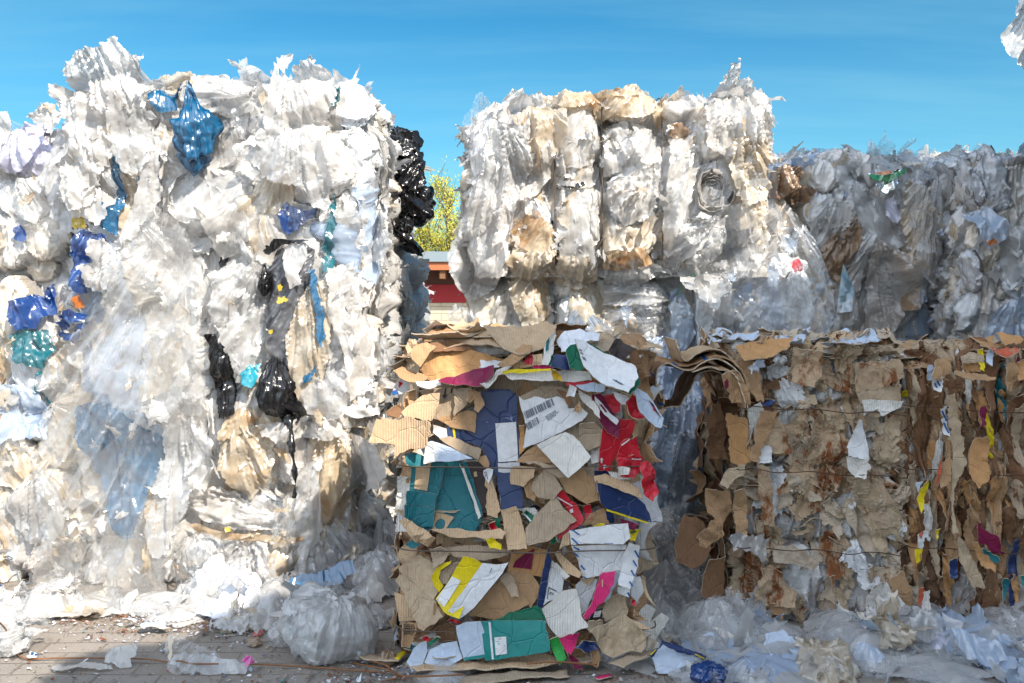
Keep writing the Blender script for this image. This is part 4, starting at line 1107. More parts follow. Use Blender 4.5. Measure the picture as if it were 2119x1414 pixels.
hs_('A', [(150, 290), (190, 300), (212, 360), (205, 440), (182, 446), (160, 400)], 'white', lift=.15, fold=.035)
hs_('A', [(500, 330), (540, 300), (620, 296), (700, 312), (782, 352), (730, 366), (696, 400), (690, 440), (662, 436), (640, 400), (590, 390), (540, 352)], 'milky', lift=.14, fold=.04, jag=.01, label='milky sheet fanning out to a point')
hs_('A', [(560, 232), (600, 176), (648, 136), (664, 150), (690, 158), (706, 200), (684, 300), (650, 340), (600, 330), (570, 300)], 'white', lift=.08, fold=.03, jag=.01)
hs_('A', [(495, 126), (512, 122), (524, 140), (540, 150), (530, 190), (510, 200), (496, 170)], 'milky', lift=.05, fold=.02)
hs_('A', [(400, 165), (470, 156), (520, 176), (540, 240), (480, 250), (420, 236), (398, 200)], 'white', lift=.03, fold=.03, fold_ang=0.3)
hs_('A', [(310, 145), (360, 138), (412, 150), (404, 180), (350, 190), (316, 195)], 'cream', lift=.04, fold=.015)
hs_('A', [(470, 330), (512, 300), (516, 312), (486, 350), (476, 352)], 'milky', lift=.10, fold=.01)
hs_('A', [(205, 505), (240, 495), (262, 520), (262, 580), (236, 602), (190, 590), (186, 560), (214, 540)], 'white', lift=.12, fold=.04, amp=.05)
hs_('A', [(700, 560), (736, 520), (752, 590), (748, 640), (730, 650), (712, 610)], 'white', lift=.06, fold=.03)
hs_('A', [(690, 560), (712, 570), (726, 640), (744, 680), (742, 750), (728, 762), (716, 700), (700, 660)], 'white', lift=.09, fold=.03)
hs_('A', [(640, 800), (676, 770), (720, 760), (734, 800), (720, 850), (690, 862), (650, 850)], 'milky', lift=.10, fold=.025)
hs_('A', [(450, 560), (530, 548), (552, 600), (556, 700), (530, 770), (500, 790), (478, 720), (452, 650)], 'milky', lift=.05, fold=.04)
hs_('A', [(360, 330), (400, 350), (365, 420), (356, 460), (340, 450), (345, 400)], 'white', lift=.06, fold=.03)
hs_('A', [(215, 560), (255, 545), (262, 600), (228, 605), (200, 596)], 'white', lift=.14, fold=.04, amp=.05)
# the great clear drape down to the ground, with blue film behind it
hs_('A', [(180, 842), (250, 822), (330, 850), (362, 884), (358, 960), (334, 1010), (306, 1096), (270, 1088), (240, 1022), (214, 932), (184, 900)], 'blue', over=('B', 'D'), lift=.16, fold=.03, step=.012, name='blue_film', label='blue film behind the clear drape')
hs_('A', [(380, 452), (424, 480), (440, 560), (444, 690), (456, 780), (458, 860), (472, 902), (452, 960), (420, 1000), (398, 1060), (388, 1130), (362, 1246), (290, 1238), (230, 1232), (150, 1240), (108, 1180), (130, 1100), (120, 1020), (94, 940), (112, 914), (92, 884), (150, 850), (112, 800), (140, 744), (250, 640), (258, 560), (290, 520), (330, 440)], 'drape', over=('B', 'D', 'C'), lift=.19, fold=.03, amp=.055, freq=5, step=.012, sm=20, jag=.014, label='large clear sheet hanging down to the paving', taut=7)
hs_('A', [(262, 520), (300, 470), (350, 420), (420, 490), (438, 560), (444, 700), (456, 800), (460, 880), (410, 900), (350, 870), (290, 840), (240, 800), (232, 740), (262, 640)], 'drape', over=('B', 'D'), lift=.21, fold=.03, amp=.055, freq=4.5, taut=7, step=.011, sm=20, jag=.012)
hs_('A', [(360, 880), (430, 850), (474, 905), (454, 968), (422, 1010), (400, 1060), (384, 1120), (352, 1130), (330, 1080), (346, 1000), (366, 940)], 'milky', over=('B', 'D'), lift=.19, fold=.03, amp=.04, taut=5, step=.010, sm=14, jag=.01)
hs_('A', [(338, 1000), (352, 1010), (362, 1060), (346, 1120), (352, 1200), (340, 1190), (328, 1130), (330, 1050)], 'amber', over=('B', 'D'), lift=.21, fold=.03, amp=.02)
hs_('A', [(250, 1090), (320, 1080), (372, 1130), (366, 1240), (300, 1244), (246, 1230)], 'clear', over=('B', 'D'), lift=.17, fold=.02, amp=.05, taut=5, sm=14)
# lower amber bale
hs_('B', [(478, 856), (500, 838), (540, 840), (552, 860), (530, 880), (500, 900), (470, 900)], 'amber', lift=.05, fold=.03)
hs_('B', [(548, 874), (600, 862), (680, 852), (724, 856), (730, 884), (700, 902), (640, 900), (590, 912), (560, 900)], 'white', lift=.08, fold=.04, amp=.04)
hs_('B', [(470, 884), (520, 870), (572, 880), (580, 940), (560, 1000), (528, 1030), (490, 1000), (468, 950)], 'cream', lift=.05, fold=.04)
hs_('B', [(640, 880), (700, 880), (728, 950), (722, 1040), (700, 1110), (676, 1080), (664, 980)], 'amber', lift=.03, fold=.04, over=())
hs_('B', [(620, 960), (660, 940), (680, 1000), (676, 1080), (650, 1140), (632, 1130), (628, 1040)], 'milky', lift=.08, fold=.04)
hs_('B', [(584, 1040), (620, 1032), (636, 1060), (628, 1110), (600, 1120), (580, 1090)], 'clear', lift=.08, fold=.03)
hs_('B', [(590, 1040), (606, 1034), (620, 1036), (616, 1042), (600, 1044)], 'amber', lift=.12, fold=.01)
hs_('B', [(400, 1010), (470, 1000), (540, 1040), (590, 1050), (588, 1080), (500, 1086), (430, 1070), (396, 1050)], 'white', lift=.06, fold=.04, fold_ang=0.1)
hs_('B', [(396, 1078), (470, 1086), (560, 1090), (640, 1096), (640, 1106), (520, 1104), (420, 1096)], 'amber', lift=.07, fold=.02, fold_ang=0.1)
hs_('B', [(486, 1075), (496, 1074), (498, 1083), (488, 1085)], 'yellowf', lift=.12, fold=0, amp=.004, name='yellow_scrap', step=.007)
hs_('B', [(378, 1100), (450, 1090), (470, 1160), (450, 1220), (392, 1230), (372, 1180)], 'clear', lift=.10, fold=.05, amp=.05)
hs_('B', [(470, 1110), (560, 1100), (580, 1160), (560, 1220), (500, 1220), (470, 1180)], 'milky', lift=.05, fold=.05, amp=.05)
# left edge
hs_('C', [(28, 300), (60, 262), (100, 262), (112, 300), (92, 350), (50, 370), (26, 350)], 'violet', lift=.05, fold=.03)
hs_('C', [(80, 268), (96, 266), (100, 284), (86, 282)], 'pinkf', lift=.09, fold=.0, name='red_scrap')
hs_('C', [(60, 240), (100, 212), (130, 240), (120, 290), (80, 262)], 'white', lift=.05, fold=.04)
hs_('C', [(0, 255), (40, 240), (46, 270), (24, 330), (0, 340)], 'white', lift=.06, fold=.02)
hs_('C', [(60, 380), (110, 370), (120, 430), (100, 470), (66, 450)], 'milky', lift=.07, fold=.03)
hs_('D', [(40, 1030), (104, 960), (150, 990), (160, 1080), (130, 1120), (70, 1100)], 'milky', lift=.05, fold=.03)
hs_('D', [(76, 1150), (110, 1100), (160, 1110), (180, 1200), (160, 1236), (96, 1230), (60, 1220)], 'bubble', lift=.10, fold=.05, amp=.05)
hs_('D', [(0, 1190), (18, 1178), (30, 1200), (14, 1232), (0, 1232)], 'royal', lift=.10, fold=.03, name='blue_film')
hs_('D', [(0, 800), (60, 790), (110, 840), (120, 900), (60, 910), (0, 890)], 'bluewhite', lift=.05, fold=.04, amp=.05)
# black bags on the hidden side of the left stack
E_ = BALES['E']
for x, y, rx, ry, Y in ((832, 300, 30, 28, 6.3), (845, 345, 38, 30, 6.35), (838, 392, 36, 38, 6.3), (868, 424, 30, 26, 6.35), (852, 440, 34, 24, 6.3), (878, 448, 16, 14, 6.35), (843, 500, 13, 40, 6.2), (838, 470, 14, 20, 6.2), (772, 378, 14, 30, 5.3), (764, 330, 7, 28, 5.3), (756, 205, 7, 12, 5.2)):
    pxbag(E_, 'black_bag', x, y, rx, ry, Y, M['black'], rot=R.uniform(-1, 1), amp=.07, fold=.22, neck=.2, lump=.3, depth=.12)
for q in ([(806, 276), (850, 272), (856, 300), (846, 330), (812, 322)], [(822, 330), (866, 322), (880, 372), (868, 400), (826, 376)], [(816, 380), (860, 400), (896, 430), (880, 456), (846, 440), (820, 420)]):
    pxpatch(E_, 'black_film_or_gap', q, 6.15, M['black'], tilt=(.5, 0), amp=.03, fold=.05, jag=.01, step=.012, fold_ang=R.uniform(0, 3))
pxbag(E_, 'film_bag', 812, 430, 16, 26, 6.1, M['white'], amp=.03, neck=.1)
def side(key, pts, mat, X=None, **kw):
    """sheet lying on the side face X = const of the left stack, outline read off the photo"""
    X = -0.73 if X is None else X; q = []
    for px, py in pts:
        Y = X * F / (px - 1059.5); q.append((Y, EYE - (py - HZ) / F * Y))
    c = np.mean(q, 0)
    kw.setdefault('lift', .02); kw.setdefault('fold', .03); kw.setdefault('amp', .03)
    return patch(BALES[key], kw.pop('name', 'film_sheet'), [(a - c[0], b - c[1]) for a, b in q], (X, c[0], c[1]), (0, 1, 0), (0, 0, 1), M[mat], bvh=[BV[k] for k in ('A', 'B', 'E', 'E2')], step=.014, **kw)
side('E', [(800, 560), (850, 545), (872, 600), (878, 660), (850, 690), (815, 660)], 'milky', lift=.06)
side('E', [(770, 560), (800, 540), (812, 620), (800, 700), (776, 690)], 'white', lift=.05)
side('E', [(820, 440), (850, 430), (860, 520), (862, 560), (836, 600), (820, 540)], 'white', lift=.03)
side('E2', [(760, 700), (800, 690), (840, 720), (830, 800), (790, 840), (764, 800)], 'milky', lift=.04)
side('E2', [(790, 850), (820, 800), (840, 850), (836, 950), (810, 1000), (786, 930)], 'clear', lift=.04)
side('A', [(770, 260), (790, 270), (800, 340), (792, 380), (774, 360)], 'white', lift=.03)

# middle stack
hs_('F', [(1062, 186), (1076, 190), (1092, 206), (1122, 196), (1140, 220), (1132, 262), (1096, 300), (1050, 290), (1030, 250), (1040, 214)], 'white', lift=.06, fold=.04, amp=.04, over=())
hs_('F', [(1062, 252), (1120, 226), (1172, 240), (1168, 300), (1140, 330), (1126, 372), (1100, 350), (1084, 300)], 'cream', lift=.09, fold=.04, amp=.04)
hs_('F', [(1024, 260), (1084, 290), (1100, 350), (1064, 440), (1050, 520), (1032, 590), (1000, 610), (972, 620), (940, 570), (930, 530), (952, 480), (972, 430), (990, 350)], 'milky', over=('G',), lift=.10, fold=.05, amp=.04, sm=16, step=.01, label='wide milky sheet hanging off the left corner')
hs_('F', [(1046, 372), (1064, 396), (1066, 440), (1048, 500), (1022, 520), (1030, 450)], 'white', over=('G',), lift=.16, fold=.03)
hs_('F', [(1064, 320), (1100, 330), (1140, 300), (1140, 370), (1110, 410), (1070, 420), (1056, 380)], 'white', lift=.10, fold=.04)
hs_('F', [(1060, 470), (1110, 440), (1146, 480), (1148, 530), (1130, 548), (1090, 520), (1058, 510)], 'amber', lift=.02, fold=.02, amp=.015)
hs_('F', [(1146, 240), (1236, 232), (1240, 330), (1200, 356), (1150, 350)], 'white', lift=.012, fold=.012, amp=.012)
hs_('F', [(1148, 372), (1190, 380), (1236, 340), (1240, 352), (1230, 384), (1196, 396), (1150, 388)], 'white', lift=.04, fold=.02, amp=.015)
hs_('F', [(1150, 386), (1180, 390), (1212, 378), (1206, 390), (1176, 398), (1150, 394)], 'black', lift=.045, fold=.01, amp=.006, name='black_film_or_gap', step=.008)
hs_('F', [(1148, 400), (1236, 395), (1238, 500), (1204, 548), (1156, 540)], 'white', lift=.012, fold=.012, amp=.012)
hs_('F', [(1140, 212), (1170, 192), (1200, 200), (1234, 198), (1240, 222), (1200, 232), (1160, 236)], 'amber', lift=.05, fold=.02)
hs_('F', [(1244, 214), (1270, 190), (1310, 184), (1350, 214), (1352, 240), (1300, 256), (1250, 252)], 'amber', lift=.06, fold=.03)
hs_('F', [(1248, 200), (1312, 183), (1330, 200), (1290, 216)], 'cream', lift=.09, fold=.02)
hs_('F', [(1244, 262), (1290, 256), (1306, 320), (1280, 360), (1246, 370)], 'white', lift=.03, fold=.03, amp=.015)
hs_('F', [(1300, 260), (1340, 270), (1366, 300), (1362, 340), (1320, 350), (1300, 310)], 'milky', lift=.07, fold=.04)
hs_('F', [(1252, 380), (1300, 366), (1360, 350), (1366, 400), (1340, 450), (1290, 470), (1256, 440)], 'white', lift=.05, fold=.05, amp=.04, freq=12)
hs_('F', [(1240, 440), (1260, 460), (1262, 520), (1238, 520)], 'cream', lift=.05, fold=.02)
hs_('F', [(1246, 530), (1330, 520), (1352, 548), (1300, 562), (1250, 560)], 'amber', lift=.05, fold=.03)
hs_('F', [(1380, 290), (1420, 288), (1438, 340), (1420, 420), (1372, 540), (1366, 480), (1372, 380)], 'white', lift=.06, fold=.03, label=None)
hs_('F', [(1366, 520), (1440, 440), (1470, 460), (1440, 520), (1390, 560)], 'milky', lift=.07, fold=.05, freq=13, fold_ang=.9)
for pts, m in (([(1120, 300), (1160, 310), (1170, 400), (1150, 470), (1120, 440)], 'white'), ([(1225, 250), (1262, 262), (1266, 340), (1240, 390), (1222, 330)], 'milky'), ([(1222, 400), (1262, 410), (1270, 480), (1244, 530), (1218, 480)], 'white'),
               ([(1350, 300), (1384, 310), (1390, 400), (1366, 440), (1346, 380)], 'milky'), ([(1346, 420), (1380, 430), (1378, 520), (1350, 540)], 'white'), ([(1120, 200), (1160, 196), (1176, 230), (1150, 262), (1120, 240)], 'amber'),
               ([(1226, 196), (1262, 192), (1270, 236), (1240, 262), (1222, 230)], 'amber'), ([(1340, 206), (1380, 204), (1388, 240), (1362, 270), (1340, 240)], 'amber'), ([(1386, 200), (1440, 204), (1436, 232), (1396, 236)], 'cream')):
    hs_('F', pts, m, lift=.025, fold=.025, amp=.03)
# sheet wound into a spiral, loose end of a roll
hs_('F', [(1396, 200), (1440, 206), (1430, 256), (1410, 296), (1372, 282), (1370, 232)], 'milky', lift=.05, fold=.04)
hs_('F', [(1384, 262), (1410, 258), (1420, 284), (1400, 292), (1384, 284)], 'brownf', lift=.09, fold=.03, name='brown_film')
for k, rr in enumerate((46, 38, 30, 22, 14)):
    pts = [P3(1478 + rr * math.cos(a) * (1 - .02 * i), 392 + rr * 1.0 * math.sin(a) + 3 * math.sin(3 * a), 5.06 + .008 * k) for i, a in enumerate(np.linspace(k, k + 5.6, 26))]
    V = []; Fc = []
    for i, p in enumerate(pts): V += [p, p + np.array([.012 * math.sin(i), .10, .01 * math.cos(i * 2.1)]), ]
    for i in range(len(pts) - 1): Fc.append((2 * i, 2 * i + 1, 2 * i + 3, 2 * i + 2))
    mesh_obj('rolled_film', np.array(V) + NR.randn(len(V), 3) * .003, np.array(Fc), M['white'], BALES['F'], fc=np.array(V))
hs_('F', [(1440, 252), (1462, 210), (1480, 180), (1496, 160), (1512, 138), (1518, 150), (1512, 176), (1532, 172), (1544, 196), (1570, 192), (1612, 222), (1590, 232), (1584, 260), (1590, 300), (1578, 350), (1560, 382), (1530, 350), (1500, 336), (1460, 320)], 'white', lift=.10, fold=.06, amp=.04, step=.009, sm=14, jag=.012, label='white film fan spreading up at the corner')
hs_('F', [(1500, 300), (1560, 290), (1584, 330), (1566, 420), (1520, 440), (1496, 380)], 'cream', lift=.12, fold=.04)
hs_('F', [(1520, 400), (1570, 390), (1576, 430), (1560, 470), (1520, 480)], 'cream', lift=.07, fold=.03)
hs_('F', [(1480, 430), (1540, 440), (1556, 500), (1500, 520), (1460, 500), (1440, 470)], 'clear', lift=.08, fold=.05)
G_ = 'G'
for pts, m in (([(1150, 535), (1236, 530), (1240, 575), (1200, 600), (1150, 590)], 'cream'), ([(1244, 540), (1340, 530), (1366, 560), (1330, 590), (1250, 585)], 'milky'), ([(1360, 540), (1440, 530), (1470, 570), (1400, 610), (1366, 590)], 'milky'),
               ([(1050, 530), (1148, 520), (1150, 580), (1100, 600), (1056, 580)], 'cream'), ([(1440, 520), (1560, 500), (1580, 560), (1500, 590), (1440, 570)], 'clear')):
    hs_('F', pts, m, over=('G',), lift=.02, fold=.03, amp=.04)
hs_(G_, [(1380, 606), (1400, 590), (1424, 640), (1430, 690), (1400, 730), (1376, 700)], 'bluewhite', lift=.08, fold=.02)
hs_(G_, [(1440, 580), (1488, 566), (1492, 640), (1486, 740), (1440, 760), (1430, 680)], 'milky', lift=.10, fold=.04, over=('F',))
hs_(G_, [(1470, 570), (1520, 545), (1580, 556), (1622, 590), (1634, 640), (1600, 690), (1520, 700), (1484, 640)], 'clear', lift=.10, fold=.02, amp=.05, taut=6, over=('F',))
hs_(G_, [(1560, 430), (1620, 450), (1660, 520), (1690, 600), (1702, 700), (1650, 720), (1600, 640), (1580, 540)], 'clear', lift=.12, fold=.02, amp=.05, taut=5, over=('H', 'F'), sm=20)
hs_(G_, [(1540, 520), (1600, 560), (1660, 620), (1690, 710), (1560, 720), (1500, 690)], 'clear', lift=.14, fold=.02, amp=.05, taut=5, over=('H', 'F'), sm=20)
hs_(G_, [(1600, 545), (1622, 540), (1626, 560), (1608, 566)], 'redf', lift=.14, fold=.01, name='red_scrap')
hs_(G_, [(946, 626), (970, 640), (1000, 660), (1000, 700), (960, 690), (930, 650)], 'milky', lift=.12, fold=.03)
hs_(G_, [(1050, 580), (1090, 570), (1110, 620), (1110, 670), (1080, 680), (1060, 640)], 'cream', lift=.06, fold=.04)
hs_(G_, [(1104, 570), (1130, 580), (1140, 640), (1120, 670), (1104, 630)], 'amber', lift=.05, fold=.03)
hs_(G_, [(1245, 566), (1340, 556), (1390, 580), (1380, 620), (1300, 640), (1246, 630)], 'milky', lift=.03, fold=.03, fold_ang=.2)
hs_(G_, [(1245, 640), (1370, 632), (1378, 690), (1300, 706), (1245, 690)], 'clear', lift=.04, fold=.03, fold_ang=.2)
hs_(G_, [(1340, 820), (1400, 780), (1480, 800), (1490, 900), (1470, 980), (1400, 1060), (1350, 1040), (1330, 940)], 'bluewhite', lift=.08, fold=.05, amp=.05, sm=20)
hs_(G_, [(1370, 900), (1420, 860), (1490, 900), (1500, 1000), (1440, 1100), (1370, 1080)], 'clear', lift=.14, fold=.05, amp=.05, sm=20)
hs_(G_, [(1330, 700), (1390, 690), (1420, 760), (1380, 860), (1330, 860)], 'bluewhite', lift=.06, fold=.04)
# right hand shaded bales
hs_('H', [(1848, 304), (1862, 300), (1888, 332), (1920, 390), (1940, 450), (1938, 500), (1904, 580), (1866, 640), (1850, 600), (1858, 540), (1836, 440), (1850, 380)], 'clear', lift=.20, fold=.04, amp=.03, sm=16, over=('I',), label='big clear sheet hanging like a sail')
hs_('H', [(1850, 380), (1890, 400), (1932, 480), (1900, 560), (1862, 620), (1852, 540), (1840, 460)], 'cream', lift=.12, fold=.04, over=('I',))
hs_('H', [(1766, 690), (1784, 620), (1778, 540), (1790, 500), (1830, 520), (1866, 540), (1860, 620), (1842, 680), (1820, 706)], 'bubble', lift=.14, fold=.03, amp=.02, over=('G',), label='hanging piece of bubble wrap')
pxpatch(BALES['H'], 'mirror_shard', [(1744, 548), (1750, 562), (1766, 604), (1762, 646), (1730, 650), (1736, 600)], 6.12, [M['mirror']], tilt=(.25, .5), step=.05, jag=0, amp=0, thick=.006, sharp=True, label='mirror shard reflecting the sky')
hs_('H', [(1700, 690), (1740, 560), (1770, 480), (1796, 500), (1770, 560), (1762, 640), (1742, 700)], 'milky', lift=.12, fold=.03)
hs_('H', [(1850, 614), (1882, 592), (1878, 640), (1850, 642)], 'brownf', lift=.14, fold=.01, name='brown_film')
hs_('H', [(1580, 356), (1620, 346), (1650, 362), (1632, 400), (1600, 420), (1576, 400)], 'brownf', lift=.06, fold=.05, amp=.04, name='brown_film')
hs_('H', [(1640, 390), (1680, 400), (1660, 424), (1620, 430)], 'brownf', lift=.08, fold=.05, name='brown_film')
hs_('H', [(1730, 480), (1756, 450), (1764, 500), (1740, 540), (1716, 560)], 'brownf', lift=.08, fold=.05, name='brown_film')
hs_('H', [(1686, 520), (1720, 480), (1736, 520), (1720, 590), (1700, 560)], 'brownf', lift=.05, fold=.04, name='brown_film')
hs_('H', [(1786, 360), (1818, 372), (1842, 356), (1830, 400), (1808, 410), (1790, 392)], 'mirror', lift=.10, fold=.03, amp=.03, name='foil_packet')
hs_('H', [(1782, 366), (1816, 370), (1844, 358), (1836, 372), (1812, 384), (1788, 380)], 'greenf', lift=.14, fold=.01, name='green_scrap')
hs_('H', [(1790, 366), (1814, 364), (1816, 370), (1800, 374)], 'orangef', lift=.16, fold=.0, amp=.005, name='orange_scrap')
hs_('H', [(1808, 296), (1816, 286), (1822, 300), (1840, 330), (1836, 350), (1810, 346), (1806, 320)], 'milky', lift=.08, fold=.03)
hs_('H', [(1810, 420), (1826, 410), (1838, 450), (1830, 470), (1806, 450)], 'violet', lift=.12, fold=.02)
hs_('H', [(1700, 420), (1740, 424), (1736, 470), (1700, 482), (1690, 450)], 'milky', lift=.10, fold=.04)
hs_('I', [(1900, 320), (1960, 330), (1990, 420), (1970, 560), (1930, 590), (1912, 480)], 'clear', lift=.10, fold=.05, over=('H',))
hs_('I', [(1916, 520), (1980, 480), (1986, 580), (1960, 600), (1920, 596)], 'bluewhite', lift=.12, fold=.05)
hs_('Rr', [(2004, 440), (2040, 430), (2070, 470), (2060, 500), (2030, 520), (2010, 490)], 'bluewhite', lift=.08, fold=.03)
hs_('Rr', [(2050, 640), (2119, 600), (2130, 700), (2080, 720), (2030, 700)], 'bluewhite', lift=.10, fold=.03)
hs_('Rr', [(2024, 500), (2050, 496), (2050, 506), (2030, 512)], 'orangef', lift=.10, fold=.01, amp=.005, name='orange_scrap')
patch(BALES['P2'], 'loose_film', [(-.10, -.15), (.0, -.22), (.12, -.30), (.5, -.3), (.5, .3), (-.02, .22), (-.07, .05), (-.12, -.02)], (2.74, 5.15, 2.90), (1, 0, 0), (0, 0, 1), M['white'], step=.012, amp=.04, fold=.04, jag=.004)
# tie wires of the middle stack
for gx in (0.225, 0.478, 0.80):
    tube(BALES['F'], 'tie_wire', [(gx, 5.15, 1.62), (gx + .004, 5.15, 1.95), (gx, 5.16, 2.3), (gx, 5.20, 2.53), (gx, 5.6, 2.56)], .0035, M['strap'], sub=5, seg=6)
    tube(BALES['G'], 'tie_wire', [(gx + .01, 5.44, 0.9), (gx + .012, 5.43, 1.2), (gx + .01, 5.44, 1.58)], .0035, M['strap'], sub=5, seg=6)
tube(BALES['G'], 'green_strap', [P3(1400, 612, 5.3), P3(1416, 586, 5.25), P3(1440, 566, 5.2), P3(1452, 572, 5.3)], .004, M['greenf'], sub=5, seg=6)

WS = [(M['white'], 6), (M['milky'], 4), (M['cream'], 1.5)]; CS = [(M['white'], 3), (M['milky'], 3), (M['cream'], 4)]; GS = [(M['milky'], 5), (M['white'], 2), (M['bluewhite'], 1), (M['cream'], 2)]
for k, n, sz, m in (('A', 330, (.02, .06), WS), ('B', 200, (.015, .05), CS), ('C', 170, (.02, .05), CS), ('D', 170, (.02, .055), CS), ('E', 240, (.03, .07), WS), ('E2', 160, (.03, .07), CS), ('F', 320, (.02, .055), WS), ('G', 220, (.02, .06), GS),
                    ('H', 110, (.02, .06), GS), ('I', 60, (.02, .06), GS), ('Rr', 160, (.02, .05), GS), ('Mm', 120, (.04, .09), WS)):
    shreds(BALES[k], gather(BALES[k], k), int(n * 1.5), sz, m, 700 + n)
# ------------------------------------------------------------------ cardboard bales
def boxpillows(box, n, seed, w, e, tints, faces='FLRT', flat=.12, rotr=.25, stain=(0, .5), cap=.05):
    out = fill_pillows(box, n, seed, w, tints, faces=faces, flat=flat * 4, elong=e, rotr=rotr, stain=stain)
    for p in out: p['cap'] = cap
    return out
KR = (.38, .225, .12); KL = (.52, .37, .23); KD = (.17, .095, .055); WHB = (.70, .69, .68); BEI = (.47, .355, .24); PK = (.42, .25, .19)
bJ = (-0.43, 0.53, 3.90, 4.75, 0.0, 1.26)
J = empty('cardboard_bale', (.05, 4.3, 0), 'bale of flattened coloured cartons, white, navy, teal and red, standing alone in front', 'bale', 'pressed bales of waste cardboard'); BALES['J'] = J
body(J, 'J', bJ, {'F': .011, 'L': .016, 'R': .016, 'T': .016, 'B': .05}, boxpillows(bJ, 90, 4, (.05, .13), (1, 1.8), [(KR, 3), (KL, 3), (KD, 2), (WHB, 2)]), 71, M['boardmass'], amp=.022, base=-.04, name='board_mass', crad=.06, freq=8)
KM = [(M['kraft'], 5), (M['kraftl'], 3), (M['kraftg'], 3), (M['whiteb'], 2.5), (M['whitec'], 1.5), (M['kraftd'], 1), (M['red'], .7), (M['navy'], .6), (M['tealb'], .5), (M['yellow'], .3)]
CK = dict(thick=.004, fold=0, sharp=True, quad=True, name='board_piece', amp=.008, curl=.05, sm=30, jag=.004, step=.016, spiky=.35, rotr=1.6, lift=.015)
scatter(J, 'J', 'F', bJ, 34, (.05, .12), KM[:6], 401, elong=(1, 1.8), **{**CK, 'lift': .0, 'curl': .015})
scatter(J, 'J', 'L', bJ, 22, (.05, .12), KM, 402, elong=(1, 1.8), **CK)
scatter(J, 'J', 'R', bJ, 22, (.05, .12), KM, 403, elong=(1, 1.8), **CK)
scatter(J, 'J', 'T', bJ, 24, (.06, .14), KM, 404, elong=(1, 1.8), **CK)


def frill(root, n, x0, x1, y, z0, z1, mats, seed, size=(.03, .09), out=.10, ylen=.16, name='board_edge', ang=0.5):
    """board lying flat in the bale, torn edges pushed out of its face"""
    r = random.Random(seed)
    for k in range(n):
        s = r.uniform(*size); z = r.uniform(z0, z1); x = r.uniform(x0, x1); a = r.uniform(-.25, .25) * ang; b = r.uniform(-.5, .5) * ang
        U = np.array([math.cos(a), 0, math.sin(a)]); W = np.array([0, math.cos(b), math.sin(b)])
        m = r.choices([q[0] for q in mats], [q[1] for q in mats])[0]
        patch(root, name, [(-s * 1.3, -out * r.uniform(.1, .9)), (0, -out * r.uniform(.2, 1)), (s * 1.3, -out * r.uniform(.1, .9)), (s * 1.2, ylen), (-s * 1.2, ylen)], (x, y, z), U, W, m,
              step=.014, jag=.007, amp=.015, freq=12, bend=(r.uniform(-.03, .03), r.uniform(-.03, .02)), thick=.004, sharp=True)
LM = [(M['kraft'], 4), (M['kraftg'], 4), (M['kraftl'], 2), (M['whitec'], 1), (M['kraftd'], 1)]
frill(J, 34, -.40, .30, 3.90, .52, .60, LM, 411)
frill(J, 26, -.42, .50, 3.92, 1.16, 1.29, KM, 412, size=(.05, .12))
frill(J, 12, -.40, .50, 3.92, .02, .08, KM, 413, size=(.05, .12))


_cr = random.Random(1)
def card(root, mat, pts, lift=.02, tilt=(0, 0), dec=(), Y0=3.88, name='board_panel', step=.018, jag=.0025, amp=.007, **kw):
    _cr.seed(int(pts[0][0] * 7 + pts[0][1])); tilt = (tilt[0] + _cr.uniform(-.12, .12), tilt[1] + _cr.uniform(-.12, .12))
    if len(pts) > 3: kw.setdefault('bend', (_cr.uniform(-.006, .028), _cr.uniform(-.006, .028)))
    kw.setdefault('thick', .004); kw.setdefault('sharp', True)
    return pxpatch(root, name, pts, Y0 - lift - .012, [M[mat]], tilt=tilt, decals=[(M[a], b) for a, b in dec], step=step, jag=jag, amp=amp, freq=kw.pop('freq', 6), lift=0, **kw)


def bars(x0, y0, x1, y1, h, n, seed, dx=(0, 1)):
    """a printed bar code: strips along the line, h long in direction dx"""
    r = random.Random(seed); out = []; t = 0.0; w = [r.choice((1, 1, 2, 3)) for _ in range(2 * n)]; T = sum(w)
    for k in range(0, 2 * n, 2):
        a = t / T; b = (t + w[k]) / T; t += w[k] + w[k + 1]
        ax, ay, bx, by = x0 + (x1 - x0) * a, y0 + (y1 - y0) * a, x0 + (x1 - x0) * b, y0 + (y1 - y0) * b
        out.append([(ax, ay), (bx, by), (bx + dx[0] * h, by + dx[1] * h), (ax + dx[0] * h, ay + dx[1] * h)])
    return out


def rows(x0, y0, ux, uy, n, seed, L=30, gap=3.0, th=1.1):
    """lines of small printed text as broken strokes"""
    r = random.Random(seed); out = []
    l = math.hypot(ux, uy); ux /= l; uy /= l; vx, vy = -uy, ux
    for k in range(n):
        t = 0
        while t < L * (0.7 + .3 * r.random()):
            w = r.uniform(2, 5); a, b = x0 + ux * t + vx * gap * k, y0 + uy * t + vy * gap * k
            out.append([(a, b), (a + ux * w, b + uy * w), (a + ux * w + vx * th, b + uy * w + vy * th), (a + vx * th, b + vy * th)]); t += w + 1.3
    return out
C = lambda *a, **k: card(J, *a, **k)
